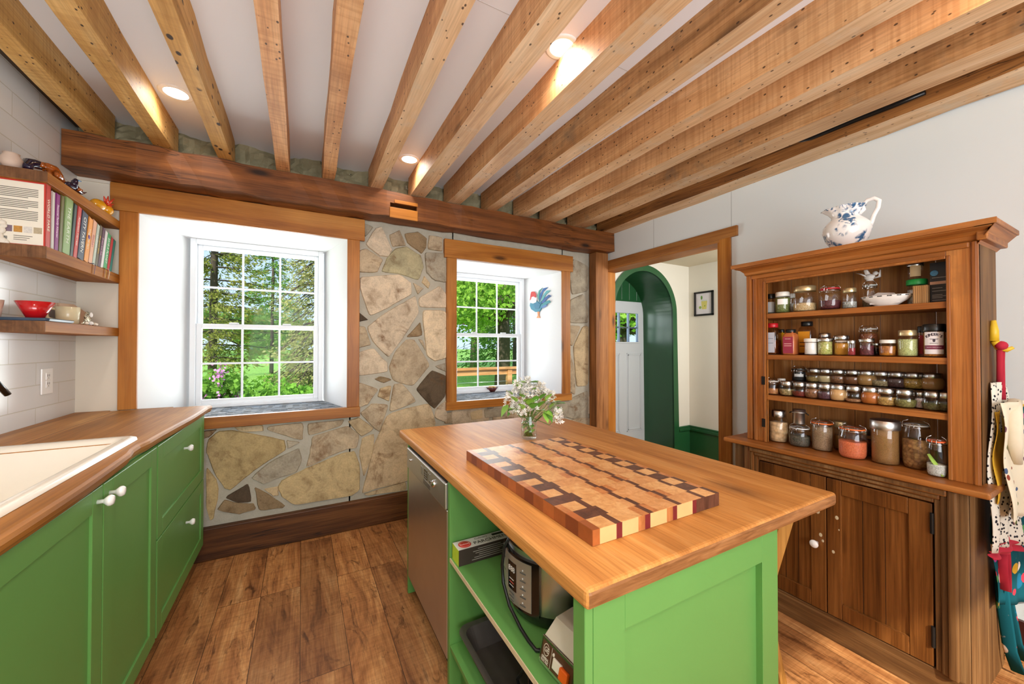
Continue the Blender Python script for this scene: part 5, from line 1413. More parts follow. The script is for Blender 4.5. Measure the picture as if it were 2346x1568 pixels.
hp('front_stile', lambda m: (m.box(HUX-0.004, HUX+0.018, OY1, HY1, LT, 1.775, PIN['Z'], bev=0.002), m.box(HUX-0.014, HUX-0.002, OY1+0.045, OY1+0.062, LT, 1.755, PIN['Z'], bev=0.004), m.box(HUX-0.012, HUX-0.002, HY1-0.03, HY1-0.002, LT, 1.765, PIN['Z'], bev=0.004)))
hp('opening_bead', lambda m: (m.box(HUX-0.009, HUX+0.006, OY0-0.012, OY0, LT, OZ+0.012, PIN['Z'], bev=0.003), m.box(HUX-0.009, HUX+0.006, OY1, OY1+0.012, LT, OZ+0.012, PIN['Z'], bev=0.003), m.box(HUX-0.009, HUX+0.006, OY0, OY1, OZ, OZ+0.012, PIN['Y'], bev=0.003)))
hp('header_board', lambda m: (m.box(HUX-0.003, HUX+0.018, OY0, OY1, OZ+0.01, 1.775, PIN['Y'], bev=0.002), m.box(HUX-0.016, HUX, HY0+0.02, HY1-0.03, 1.742, 1.764, PIN['Y'], bev=0.005)))
hp('top_board', lambda m: m.box(HUX, UD, HY0, HY1, 1.762, 1.776, PIN['Y']))
def cornice(m):
    prof = [(HUX-0.004, 1.764), (HUX-0.012, 1.770), (HUX-0.016, 1.782), (HUX-0.034, 1.796), (HUX-0.060, 1.802), (HUX-0.062, 1.806), (HUX-0.078, 1.806), (HUX-0.080, 1.826), (UD+0.02, 1.826), (UD+0.02, 1.764)]
    A = [Vector((x, HY1+(HUX-0.004-min(x, HUX-0.004))*0.6, z)) for x, z in prof]; B = [Vector((x, HY0-(HUX-0.004-min(x, HUX-0.004))*0.75, z)) for x, z in prof]
    va = [m.bm.verts.new(p) for p in A]; vb = [m.bm.verts.new(p) for p in B]; n_ = len(va); fs = [m.bm.faces.new(va), m.bm.faces.new(vb[::-1])]
    for k in range(n_): fs.append(m.bm.faces.new((va[k], vb[k], vb[(k+1) % n_], va[(k+1) % n_])))
    m._fin(fs, PIN['Y'])
    m.prism([(HUX-0.004, HY0+0.001, 1.752), (HUX-0.066, HY0-0.05, 1.806), (UD+0.02, HY0-0.05, 1.806), (UD+0.02, HY0+0.001, 1.752)], (0, 0.002, 0), PIN['X'])
    m.box(HUX-0.03, UD+0.02, HY0-0.028, HY0, 1.762, 1.806, PIN['X'], bev=0.004)
    m.box(HUX-0.078, UD+0.02, HY0-0.056, HY0, 1.806, 1.826, PIN['X'], bev=0.003)
hp('cornice', cornice)
SHZ = [1.546, 1.324, 1.105]
for z in SHZ: hp('shelf', lambda m: m.box(HUX+0.001, UD-0.012, HY0+0.021, HY1-0.021, z-0.026, z, PIN['Y'], bev=0.002))
for z in (0.93, 1.16): 
    m = MB(t.location); m.box(HUX-0.010, HUX-0.003, OY1+0.004, OY1+0.022, z, z+0.045, IRON, bev=0.001); m.build('hinge_plate', None, t)

# ------------------------------------------------------------------ jars
JG_ = 'jars and bottles on the hutch shelves'
def place(pl, pr, pt, X):
    """a pixel span and top at depth X -> centre y, radius, top height"""
    a, c = at_x(pl, 800, X), at_x(pr, 800, X); y = (a.y+c.y)/2
    r = abs(a.y-c.y)/2*X/math.hypot(X, y)
    return y, r, at_x((pl+pr)/2, pt, X-r*0.5).z
LIDS = {'white': flat('#e6e3da', 0.4), 'silver': TIN, 'gold': flat('#cdb98c', 0.3, 0.7), 'black': BLACK, 'red': flat('#c81e28', 0.35), 'green': flat('#22a04a', 0.4), 'dark': flat('#2c2a28', 0.35, 0.5), 'steel': STEEL}
def jar_mesh(r, h, neck=0.80, shoulder=0.80, kind='jar'):
    if kind == 'spice': return [(0, .002), (r*.70, .001), (r*.90, h*.10), (r, h*.34), (r*.98, h*.55), (r*.80, h*.74), (r*.70, h*.80)]
    if kind == 'pot':   return [(0, .002), (r*.80, .001), (r*.96, h*.08), (r, h*.22), (r, h*.60), (r*.90, h*.76), (r*.82, h*.82), (r*.82, h*.86)]
    if kind == 'straight': return [(0, .002), (r*.96, .001), (r, h*.03), (r, h*.84), (r*.97, h*.86)]
    return [(0, .002), (r*.90, .001), (r, h*.06), (r, h*shoulder*.88), (r*neck, h*shoulder), (r*neck, h*.86)]
def jar(label, X, y, z, r, h, fillc, level, lid='white', kind='jar', neck=0.82, shoulder=0.86, clip=None, tagc=None, scale=260, name='glass_jar', coned=0.0, lidh=0.14, cat='jar'):
    t = thing(name, label, cat, (X, y, z), JG_)
    prof = jar_mesh(r, h, neck, shoulder, kind)
    m = MB(); m.lathe(prof, (0, 0, 0), 28, JARG); m.build('glass_body', None, t)
    if fillc:
        zt = h*level; fp = [(0, .004)]; ri = lambda q: np.interp(q, [p[1] for p in prof], [p[0] for p in prof])
        for q in np.linspace(0.005, zt, 7): fp.append((float(ri(q))*0.955, float(q)))
        m = MB(); m.lathe(fp+[(fp[-1][0]*0.5, zt+coned*0.6), (0, zt+coned)], (0, 0, 0), 24, grains(*fillc, scale) if isinstance(fillc, tuple) else flat(fillc, 0.7, var=0.1)); m.build('contents', None, t)
    top = prof[-1][1]; rt_ = prof[-1][0]
    m = MB()
    if clip:      # glass swing lid on a rubber seal with a wire bail
        m.lathe([(rt_*1.02, top), (rt_*1.08, top+.003), (rt_*1.08, top+.009), (rt_*1.0, top+.013), (rt_*.5, top+.018), (0, top+.018)], (0, 0, 0), 28, JARG); m.build('glass_lid', None, t)
        m = MB(); m.lathe([(rt_*1.10, top-.002), (rt_*1.12, top+.001), (rt_*1.10, top+.004), (rt_*.9, top+.002)], (0, 0, 0), 28, flat(clip, 0.5)); m.build('rubber_seal', None, t)
        m = MB()
        m.lathe([(rt_*1.10, top-.010), (rt_*1.13, top-.009), (rt_*1.10, top-.008)], (0, 0, 0), 24, CHROME)
        for sg in (-1, 1): m.tube([(-rt_*.3*sg, sg*rt_*1.08, top-.012), (0, sg*rt_*1.22, top), (0, sg*rt_*1.1, top+.012), (0, sg*rt_*.6, top+.021)], 0.0012, CHROME, 6)
        m.tube([(-rt_*1.12, -.006, top-.02), (-rt_*1.28, -.006, top-.004), (-rt_*1.15, -.006, top+.008), (-rt_*1.15, .006, top+.008), (-rt_*1.28, .006, top-.004), (-rt_*1.12, .006, top-.02)], 0.0012, CHROME, 6)
        m.build('wire_clip', None, t)
    elif lid:
        lr = rt_*1.10; hh = h-top
        m.lathe([(lr, top-hh*.5), (lr*1.02, top-hh*.4), (lr*1.02, h-.003), (lr*.94, h), (0, h)], (0, 0, 0), 28, LIDS[lid]); m.build('lid', None, t)
    if tagc:
        z0, z1, c_ = tagc; q = MB(); al = math.atan2(-y, -X)
        q.grid(10, 1, lambda u, v: Vector((r*1.008*math.cos(al-0.7+1.4*u), r*1.008*math.sin(al-0.7+1.4*u), h*(z0+(z1-z0)*v))), flat(c_, 0.6, var=0.05)); q.build('paper_label', None, t)
    return t
XF, XB = 2.262, 2.352
def pj(label, pl, pr, pt, z, X=XF, **k):
    y, r, zt = place(pl, pr, pt, X); return jar(label, X, y, z+0.0005, r, max(0.03, zt-z), **k)
# top shelf
z = SHZ[0]
pj('small jar with a black lid at the left end of the top hutch shelf', 1755, 1779, 674, z, XF+0.03, fillc=('#8d8f86', '#a8aaa0'), level=.5, lid='black', tagc=(.1, .6, '#dfe3e8'))
pj('jar of dried green herbs with a white lid on the top hutch shelf', 1776, 1812, 669, z, XF, fillc=('#5c6a34', '#8a9452'), level=.72, lid='white', tagc=(.40, .66, '#f0efec'))
pj('narrow pale jar just behind the herb jar on the top hutch shelf', 1806, 1824, 673, z, XB+0.01, fillc=('#c8c0ae', '#e0dacb'), level=.5, lid='white')
pj('large jar of pale puffed grain on the top hutch shelf', 1817, 1874, 655, z, XF+0.01, fillc=('#e0caa0', '#c9a366'), level=.32, lid='gold', coned=.008)
pj('clip jar with red seal holding dark red dried fruit', 1877, 1929, 654, z, XF+0.01, fillc=('#6a1524', '#3f0c16'), level=.38, clip='#c4202c', kind='pot')
pj('jar with a gold lid of clear beads left of the plate', 1930, 1965, 660, z, XF+0.01, fillc=('#c9cbc4', '#8d8f88'), level=.34, lid='gold')
bj = pj('small clip jar topped by the white bird figurine', 1976, 2012, 646, z, XB, fillc=('#bdb49c', '#8f8468'), level=.4, kind='pot', clip='#c8c8c0')
# white bird on the jar lid
p = at_x(1990, 646, XB); bz = z+max(0.03, place(1976, 2012, 646, XB)[2]-z)+0.006
t = thing('bird_figurine', 'white porcelain bird with raised wings on top of a clip jar', 'figurine', (XB, bj.location.y, bz))
PW = flat('#e8e2dc', 0.3, var=0.05)
by_ = bj.location.y
m = MB(t.location); m.ball((XB, by_, bz+0.018), 0.017, PW, 14, 10, sc=(0.8, 1.25, 0.9)); m.ball((XB-0.003, by_-0.022, bz+0.033), 0.010, PW, 12, 8); m.tube([(XB-0.003, by_-0.028, bz+0.034), (XB-0.003, by_-0.038, bz+0.030)], [0.004, 0.001], PW, 8)
m.lathe([(0, 0), (0.016, 0), (0.012, 0.006), (0, 0.008)], (XB, by_, bz), 16, PW); m.build('body', None, t)
m = MB(t.location); m.tube([(XB, by_+0.01, bz+0.022), (XB, by_+0.030, bz+0.036), (XB, by_+0.052, bz+0.046)], [0.012, 0.010, 0.002], PW, 8, flat=0.35); m.tube([(XB, by_+0.005, bz+0.03), (XB-0.006, by_+0.012, bz+0.050), (XB-0.008, by_+0.016, bz+0.062)], [0.010, 0.008, 0.002], PW, 8, flat=0.4)
m.tube([(XB, by_-0.02, bz+0.012), (XB, by_-0.036, bz+0.016), (XB-.004, by_-0.040, bz+0.046)], [0.008, 0.009, 0.003], PW, 8, flat=0.5); m.build('wings', None, t)
# oval plate with a checked rim and a folded napkin
yl, yr_ = at_x(1965, 700, XF).y, at_x(2092, 680, XF).y
pc_ = Vector((XF+0.022, (yl+yr_)/2, z+0.0005))
t = thing('oval_plate', 'white oval dish with a black checked rim on the top hutch shelf', 'plate', pc_)
PL = flat('#efe9e2', 0.15); 
hw = abs(yl-yr_)/2*0.96
m = MB(); m.lathe([(0, .002), (.42, 0), (.45, .006), (.8, .026), (1.0, .046), (.985, .049), (.78, .031), (.4, .010), (0, .009)], (0, 0, 0), 48, PL, Matrix.Diagonal((hw*0.52, hw, 1, 1))); m.build('dish', None, t)
m = MB()
for k in range(34):
    if k % 2: continue
    a0, a1 = 2*PI*k/34, 2*PI*(k+1)/34
    P_ = lambda a, s, zz: Vector((hw*0.52*s*math.cos(a), hw*s*math.sin(a), zz))
    m.quad([P_(a0, 1.003, .0465), P_(a1, 1.003, .0465), P_(a1, .94, .0465), P_(a0, .94, .0465)], BLACK); m.quad([P_(a0, 1.004, .0465), P_(a1, 1.004, .0465), P_(a1, .985, .0425), P_(a0, .985, .0425)], BLACK)
m.build('rim_checks', None, t)
t = thing('folded_napkin', 'folded white napkin lying in the oval dish', 'napkin', pc_+Vector((0, 0, 0.012)))
m = MB(); m.prism([(-.02, .05, .0), (.02, .06, .0), (.025, -.04, .0), (-.02, -.05, .0)], (0, 0, .006), flat('#e9e6e2', 0.8)); m.prism([(-.025, .055, .022), (.02, .03, .052), (.02, -.025, .045), (-.025, -.045, .024)], (0, 0.004, .004), flat('#e9e6e2', 0.8)); m.build('cloth', None, t)
# stacked jars, wooden box and black coffee bag at the right end
gj = pj('jar with a bright green lid at the right of the top hutch shelf', 2079, 2126, 640, z, XF+0.07, fillc=('#dcdcd6', '#c8cfc8'), level=.6, lid='green', kind='straight', tagc=(.2, .55, '#e8ebee'))
gh = max(0.03, place(2079, 2126, 640, XF+0.07)[2]-z)
y, r, zt = place(2070, 2110, 603, XF+0.07)
jar('clear jar with a tan paper label stacked on the green lidded jar', XF+0.07, gj.location.y+0.004, z+gh+0.002, r*.95, max(.03, zt-z-gh-.002), None, 0, lid='silver', kind='straight', tagc=(.15, .85, '#cdb184'))
y, r, zt = place(2094, 2129, 654, XF)
t = thing('wooden_box', 'small pale wooden holder in front of the green lidded jar', 'box', (XF, y, z))
m = MB(t.location); WB = wood('pale box wood', '#b98a52', '#cfa069', '#dab27f', 'Z', across=40, along=3, knots=0, fibre=0.4, vary=0)
m.box(XF-0.012, XF+0.018, y-r, y+r, z+0.0005, zt, WB, bev=0.002)
for k in range(7): m.box(XF-0.0126, XF-0.0118, y-r+2*r*(k+.5)/7-0.0006, y-r+2*r*(k+.5)/7+0.0006, z+.002, zt-.002, flat('#7a5630'))
m.build('holder', None, t)
y0_, y1_ = at_x(2132, 640, XF+0.03).y, at_x(2172, 640, XF+0.03).y
zt = at_x(2150, 602, XF+0.03).z
t = thing('coffee_bag', 'matte black printed coffee bag at the right end of the top hutch shelf', 'bag', (XF+0.05, (y0_+y1_)/2, z))
m = MB(t.location); m.prism([(XF+0.022, y0_, z+.0005), (XF+0.022, y1_-0.01, z+.0005), (XF+0.08, y1_-0.01, z+.0005), (XF+0.08, y0_, z+.0005)], (0, 0, zt-z), flat('#1b181b', 0.45)); m.build('bag_body', None, t)
m = MB(t.location); xb_ = XF+0.0215
m.box(xb_, xb_+.001, y1_-0.01, y0_, z+.078, z+.090, flat('#c79a80', 0.5))
for k, zz in enumerate((.012, .022, .028, .034, .050, .062, .105)): m.box(xb_, xb_+.0008, y1_+.002+.012*(k % 2), y0_-.006, z+zz, z+zz+.0016, flat('#b8b2b0'))
m.ball((xb_, (y0_+y1_)/2+.012, z+.125), .012, flat('#3f86b8', 0.3, var=0.5, scale=200), 12, 8, sc=(.06, 1, 1))
m.build('print', None, t)

# second shelf
z = SHZ[1]
def bottle(label, pl, pr, pt, X, body, cap, lab=None, labt=None, glass=False, neck=.6):
    y, r, zt = place(pl, pr, pt, X); h = max(.05, zt-z); r = min(r, .045)
    t = thing('spice_bottle', label, 'bottle', (X, y, z+.0005), JG_)
    m = MB(); sq = lambda a, zz: 1/max(abs(math.cos(a)), abs(math.sin(a)))**0.72
    m.lathe([(0, .001), (r*.86, .001), (r*.9, .006), (r*.9, h*.72), (r*.80, h*.80), (r*neck, h*.85), (r*neck, h*.9)], (0, 0, 0), 32, body, wave=sq); m.build('bottle_body', None, t)
    if glass: 
        m = MB(); m.lathe([(0, .004), (r*.8, .004), (r*.8, h*.45), (0, h*.47)], (0, 0, 0), 24, grains('#b06a34', '#8a4a22'), wave=sq); m.build('contents', None, t)
    m = MB(); m.lathe([(r*neck*1.12, h*.86), (r*neck*1.2, h*.87), (r*neck*1.2, h*.99), (r*neck*1.1, h), (0, h)], (0, 0, 0), 24, LIDS[cap]); m.build('cap', None, t)
    if lab:
        m = MB(); xx = -r*.93
        m.box(xx-.0006, xx, -r*.74, r*.74, h*.06, h*.70, flat(lab, 0.5))
        if labt:
            for s_, zz, cc, hh in labt:
                if s_: m.text(s_, hh, frame_to((xx-.0008, 0, h*zz), (0, -1, 0), (0, 0, 1)), flat(cc, .5))
                else: m.box(xx-.0010, xx-.0004, -r*.55, r*.55, h*zz, h*zz+hh, flat(cc, .5))
        m.build('label_panel', None, t)
    return t
AMB = glassy('clear plastic', (.86, .76, .66), .08)
bottle('large clear plastic bottle with a red cap at the left of the second shelf', 1752, 1789, 741, XF+.02, AMB, 'red', '#cdd4e2', [('', .35, '#8b95ad', .003), ('', .5, '#8b95ad', .003)], glass=True)
bottle('yellow mustard bottle with a black cap behind the red capped bottle', 1780, 1801, 755, XB, flat('#dba21c', .3), 'black')
bottle('orange brown spice bottle with a maroon label and black cap', 1795, 1829, 755, XF, flat('#b8683a', .25), 'black', '#9c3048', [('ORGANIC', .62, '#f0d8d0', .006), ('', .42, '#e4b8b0', .003), ('', .34, '#e4b8b0', .003)])
bottle('tall clear bottle with an orange label and black cap', 1830, 1869, 737, XB, AMB, 'black', '#e89a24', [('', .25, '#4a2410', .004), ('', .36, '#4a2410', .004)], glass=True)
pj('jar of white powder on the second hutch shelf', 1843, 1873, 776, z, XF-.01, fillc='#f0eeea', level=.76, lid='white', kind='straight')
pj('jar of green split peas on the second hutch shelf', 1873, 1908, 775, z, XF, fillc=('#a9b54a', '#d6cf86'), level=.80, lid='silver', kind='straight', scale=190)
pj('jar with a silver lid half hidden behind the split pea jar', 1874, 1906, 764, z, XB, fillc=('#8f6a40', '#b48a58'), level=.6, lid='silver')
pj('jar of mustard yellow spread with a silver lid', 1911, 1946, 769, z, XF+.02, fillc='#d9982e', level=.62, lid='silver', kind='straight', tagc=(.66, .74, '#d8d0c4'))
pj('tiny glass tube of dark red spice in front of the mustard jar', 1942, 1960, 780, z, XF-.03, fillc=('#8c1a26', '#a83038'), level=.5, lid='silver', kind='straight')
pj('jar of dark red beads on the second hutch shelf', 1968, 2003, 776, z, XF-.01, fillc=('#4a1620', '#6e2a34'), level=.6, lid='silver', kind='straight', scale=150)
pj('tall clip jar of brown spice behind the red bead jar', 1967, 2013, 745, z, XB, fillc=('#8a4a24', '#a86238'), level=.72, clip='#c9c5bd', kind='pot')
pj('small jar of dark berries between the red beads and the honey jar', 1996, 2018, 786, z, XB-.04, fillc=('#2c1420', '#4a2030'), level=.6, lid='silver')
pj('squat amber honey jar with a white lid', 2013, 2056, 779, z, XF, fillc=('#a05a12', '#c9821e'), level=.62, lid='white', kind='pot', scale=120)
pj('jar of pale green powder with a gold lid on the second shelf', 2056, 2104, 757, z, XF, fillc=('#c5cc8e', '#b3bd72'), level=.66, lid='gold')
pj('spice jar with a black lid and red label left of the large white label', 2103, 2124, 748, z, XF+.05, fillc=('#a83a28', '#c85a3c'), level=.7, lid='black', kind='straight', tagc=(.1, .7, '#c03038'))
k_ = pj('large seasoning jar with a white brand label and black lid', 2115, 2166, 743, z, XF, fillc=('#b5712c', '#c98a40'), level=.75, lid='black', kind='straight')
y, r, zt = place(2115, 2166, 743, XF); h = zt-z
m = MB(); al = math.atan2(-y, -XF)
def kl(u, zz, rr=1.012): return Vector((r*rr*math.cos(al+u), r*rr*math.sin(al+u), zz))
m.grid(16, 1, lambda u, v: kl(-1.0+2.0*u, h*(.10+.66*v)), flat('#eee9ea', .5, var=.02)); m.grid(16, 1, lambda u, v: kl(-1.0+2.0*u, h*(.24+.12*v), 1.016), flat('#7a2444', .5))
ik = flat('#3a2c38', .5); 
WORD = "KINDER'S"
for i, ch in enumerate(WORD):
    u = -0.68+1.36*i/(len(WORD)-1); zz = h*(.60+.085*math.cos(u*1.9))
    n_ = kl(u, zz, 1.02); rgt = Vector((-math.sin(al+u), math.cos(al+u), 0))
    tl = -u*0.75
    m.text(ch, .0145, frame_to(n_, rgt*math.cos(tl)+Vector((0, 0, math.sin(tl))), Vector((0, 0, math.cos(tl)))-rgt*math.sin(tl)), ik, bold=.0004)
rgt = Vector((-math.sin(al), math.cos(al), 0)); M = frame_to(kl(0, h*.52, 1.02), rgt, (0, 0, 1))
m.prism([M @ Vector(p) for p in ((-.013, .006, 0), (-.009, .002, 0), (-.004, .003, 0), (-.0035, -.006, 0), (0, -.009, 0), (.0035, -.006, 0), (.004, .003, 0), (.009, .002, 0), (.013, .006, 0), (.008, .0045, 0), (0, .0045, 0), (-.008, .0045, 0))], (M.to_3x3() @ Vector((0, 0, .0004))), ik)
m.text('SEASONING', .0042, frame_to(kl(0, h*.42, 1.02), rgt, (0, 0, 1)), ik); m.text('WOOD FIRED GARLIC', .0040, frame_to(kl(0, h*.30, 1.022), rgt, (0, 0, 1)), flat('#f0dfe6', .5))
m.build('brand_label', None, k_)
pj('black lidded jar tight against the right stile of the second shelf', 2158, 2180, 746, z, XF+.05, fillc=('#b9b04a', '#d2c86a'), level=.6, lid='black', kind='straight')

# third shelf: two rows of round spice jars, the back row raised on a step
z = SHZ[2]
t = thing('shelf_riser', 'wooden step raising the back row of spice jars', 'shelf riser', (2.40, 0.78, z))
RZ = 0.072
m = MB(t.location); m.box(2.352, 2.438, 0.432, 1.13, z+.0005, z+RZ, PDK['Y']); m.build('step', None, t)
cols2 = [('tan seeds', ('#c9b07a', '#7a6a3a')), ('red brown chilli flakes', ('#8a2a1a', '#5a2014')), ('chunky brown bark', ('#a06a3c', '#6e4526')), ('dark purple berries', ('#4a2a36', '#6a4450')), ('pale tan powder', '#cfa26a'), ('a few whole nutmegs', ('#9a6a44', '#b88a60')),
         ('rust orange powder', '#b0621a'), ('yellow tan seeds', ('#c9a45c', '#a37c38')), ('dull green seeds', ('#8f8a4a', '#6a6630'))]
def spice(label, pc, X, zz, r, h, fc, level): return jar(label, X, at_x(pc, 900, X).y, zz+.0005, r, h, fc, level, lid='silver', kind='spice', scale=170)
lev = [.45, .40, .62, .50, .72, .22, .70, .50, .46]
for k, (pc, (nm, fc)) in enumerate(zip((1803, 1833, 1862, 1892, 1921, 1957, 1995, 2031, 2074), cols2)):
    spice('round spice jar of %s in the front row' % nm, pc, XF+.012, z, .0355, .078, fc, lev[k])
cols3 = [('coarse tan herb', ('#b89a5c', '#8a7440')), ('cream powder', '#d3bd8c'), ('brown clove pieces', ('#a87248', '#6a4426')), ('dark brown powder', '#7d4a24'), ('golden tan powder', '#b8884a'), ('pale beige flakes', ('#c9b68a', '#a89468')), ('dark purple brown spice', ('#4c2e2c', '#644440')), ('yellow fennel seeds', ('#cba252', '#a8842e')), ('light brown powder', '#c08e54')]
lev3 = [.42, .50, .55, .55, .70, .40, .58, .64, .74]
for k, (pc, (nm, fc)) in enumerate(zip((1866, 1892, 1921, 1954, 1986, 2020, 2056, 2095, 2137), cols3)):
    spice('round spice jar of %s in the raised back row' % nm, pc, 2.393, z+RZ, .0385, .076, fc, lev3[k])
pj('clip jar of almonds at the left end of the third shelf', 1753, 1785, 870, z, XF, fillc=('#a8663a', '#c08850'), level=.4, clip='#cfcac0', kind='pot', scale=90)
pj('small jar with a white lid behind the almond jar', 1780, 1800, 868, z, XB-.02, fillc=('#3c3630', '#5a5048'), level=.6, lid='white')
y, r, zt = place(1814, 1846, 844, 2.393)
jar('black filled clip jar with a white paper label in the raised back row', 2.393, y, z+RZ+.0005, r, max(.05, zt-z-RZ), ('#181614', '#2c2826'), .72, clip='#4a4640', kind='straight', tagc=(.36, .56, '#e2e0dc'))
pj('jar of pink and white candy near the right end of the third shelf', 2094, 2120, 899, z, XF+.035, fillc=('#d8b8b4', '#e9e2de'), level=.62, lid='silver')
spice('round spice jar of dark green peppercorns at the right of the front row', 2139, XF+.012, z, .0355, .078, ('#4a4a26', '#6a6636'), .42)
spice('round spice jar half hidden by the right stile in the front row', 2167, XF+.020, z, .0350, .078, ('#4a4a2e', '#6e6a40'), .45)

# bottom shelf on the ledge
z = LT
XL_ = 2.285
def pl_(label, a, c, pt, X=XL_, **k): return pj(label, a, c, pt, z, X, **k)
pl_('tall jar of dried garlic slices at the left of the bottom row', 1760, 1805, 941, fillc=('#d9ad78', '#eccb9c'), level=.62, lid='silver', neck=.72, shoulder=.80, scale=60)
cj = pl_('squat clip jar of dark seeds under the steel filter', 1805, 1857, 976, XL_-.01, fillc=('#3e3a30', '#6a6452'), level=.50, clip='#d8d8d4', kind='pot', scale=320)
y, r, zt = place(1805, 1857, 976, XL_-.01); hz = zt
t = thing('coffee_filter_cup', 'small steel drip filter cup stacked on the clip jar', 'coffee filter', (XL_-.01, cj.location.y+.002, hz+.006))
m = MB(); h_ = at_x(1831, 941, XL_-.01).z-hz; m.lathe([(0, 0), (.024, 0), (.025, .004), (.025, h_*.75), (.031, h_*.78), (.031, h_*.83), (.028, h_*.85), (.028, h_), (0, h_)], (0, 0, 0), 28, STEELL); m.build('cup', None, t)
m = MB()
for sg in (-1, 1): m.tube([(0, sg*.028, h_*.8), (-.004, sg*.040, h_*.74), (0, sg*.043, h_*.68)], .003, BLACK, 6)
m.build('tabs', None, t)
pl_('clip jar of pale brown grain with an orange seal', 1858, 1907, 961, fillc=('#b99a78', '#8f7454'), level=.76, clip='#e0702c', kind='straight', scale=420)
pl_('amber spread jar behind the red lentil jar', 1908, 1938, 966, XB+.02, fillc='#8a5a1e', level=.5, lid='gold', kind='straight')
pl_('clip jar of orange red lentils with an orange seal', 1918, 1986, 974, XL_-.035, fillc=('#e8683c', '#f08a58'), level=.50, clip='#e0702c', kind='pot', scale=420, coned=-.006)
pl_('jar of dark mixed beans behind the red lentils', 1966, 1996, 985, XB, fillc=('#5a2a20', '#8a4a34'), level=.62, lid='silver', scale=120)
pl_('large straight jar of brown powder with a dark steel lid', 1993, 2060, 964, XL_-.01, fillc=('#a87c44', '#9a6e38'), level=.80, lid='steel', kind='straight', scale=500)
pl_('large clip jar of walnut pieces', 2063, 2130, 960, XL_+.01, fillc=('#b98a52', '#7a4e28'), level=.58, clip='#c8c4bc', kind='pot', scale=95)
gpz = pl_('clip jar with orange seal and green strip, right of the bottom row', 2119, 2168, 1000, XL_-.06, fillc=('#e4e2dc', '#c8ccc0'), level=.30, clip='#e0602c', kind='pot')
m = MB(); m.tube([(-.012, .020, .085), (-.016, .006, .060), (-.014, -.010, .035), (-.010, -.020, .008)], [.008, .012, .012, .010], flat('#a8cc58', .5), 8, flat=.3); m.build('green_strip', None, gpz)

# ------------------------------------------------------------------ blue and white pitcher on top of the hutch
CTZ = 1.8265
pp = at_x(1940, 576, 2.33)
t = thing('ceramic_pitcher', 'white pitcher with blue flowers and a looped handle on the hutch top', 'pitcher', (2.33, pp.y, CTZ))
def pitcher_mat():
    n = NT('blue transfer glaze'); v = n.coord()
    vo = n.voro(v, 34); nz = n.noise(v, 26, 5, .7, 1.0)
    big = n.noise(v, 9, 3, .5, .6)
    f1 = n.ramp(vo.outputs['Distance'], [(.06, (0, 0, 0)), (.14, (1, 1, 1)), (.55, (1, 1, 1)), (.68, (0, 0, 0))])
    f2 = n.ramp(nz, [(.42, (0, 0, 0)), (.50, (1, 1, 1))])
    f3 = n.ramp(big, [(.44, (0, 0, 0)), (.50, (1, 1, 1))])
    col = n.mix(n.math('MULTIPLY', n.math('MULTIPLY', f1, f2), f3), lin('#eeeae6'), lin('#3a6288'))
    return n.fin(col, .1, 0, .6)
PM = pitcher_mat()
M_ = Matrix.Identity(4)
m = MB(); H_ = 0.222
wv = lambda a, zz: 1 + (0.05*math.sin(a*9) if zz > H_*.86 else 0) + (0.35*max(0, math.cos(a-PI*.5))**3*max(0, (zz-H_*.66)/(H_*.34)))
m.lathe([(0, .002), (.046, 0), (.050, .008), (.056, .022), (.082, .065), (.094, .105), (.090, .130), (.072, .152), (.054, .168), (.050, .180), (.055, .198), (.066, .214), (.072, .220), (.068, .221), (.052, .198), (.046, .180), (.04, .1), (0, .02)], (0, 0, 0), 56, PM, wave=wv); m.build('jug_body', None, t)
m = MB(); hm = flat('#efebe7', .1)
m.tube([(0, -.048, .178), (0, -.062, .196), (0, -.058, .218), (0, -.075, .236), (0, -.100, .238), (0, -.116, .222), (0, -.112, .190), (0, -.098, .160), (0, -.090, .128), (0, -.088, .112)], [.008, .010, .008, .009, .010, .010, .009, .009, .009, .006], hm, 10); m.build('handle', None, t)
t.rotation_euler.z = math.radians(12)

# ------------------------------------------------------------------ aprons on the hook at the side of the hutch
hk = at_y(2270, 770, HY0-0.001)
t = thing('wall_hook', 'yellow hand shaped hook on the side of the hutch', 'hook', (hk.x, HY0-0.002, hk.z))
YH = flat('#d8b226', .45, var=.12)
m = MB(t.location); x, y, zz = t.location
m.tube([(x, y-.006, zz-.02), (x-.002, y-.007, zz+.02), (x-.001, y-.006, zz+.060)], [.014, .013, .007], YH, 10); m.tube([(x, y-.008, zz-.02), (x+.012, y-.016, zz-.045), (x+.018, y-.035, zz-.055), (x+.016, y-.050, zz-.045)], [.012, .012, .009, .006], YH, 10); m.build('hand', None, t)
def cloth_mat(name, base, spots, sc, thr=.32, extra=None, sc2=18):
    n = NT(name); v = n.coord(); vo = n.voro(v, sc)
    if isinstance(spots, (list, tuple)):
        sp = n.n('SeparateColor'); n.l(vo.outputs['Color'], sp.inputs[0])
        st = [(i/len(spots), lin(c)) for i, c in enumerate(spots)]; pc_ = n.ramp(sp.outputs[0], st)
        n.t.nodes[-1].color_ramp.interpolation = 'CONSTANT' if n.t.nodes[-1].bl_idname == 'ShaderNodeValToRGB' else None
    else: pc_ = lin(spots)
    d = n.math('ADD', vo.outputs['Distance'], n.math('MULTIPLY', n.noise(v, sc*1.5, 3), .25))
    f = n.ramp(d, [(thr, (1, 1, 1)), (thr+.03, (0, 0, 0))])
    gate = n.ramp(n.noise(v, sc2, 2), [(.40, (0, 0, 0)), (.46, (1, 1, 1))]) if extra else None
    col = n.mix(n.math('MULTIPLY', f, gate) if gate else f, lin(base), pc_)
    n.bump(n.noise(v, 700, 2), .1, .001)
    return n.fin(col, .9, 0, .1)
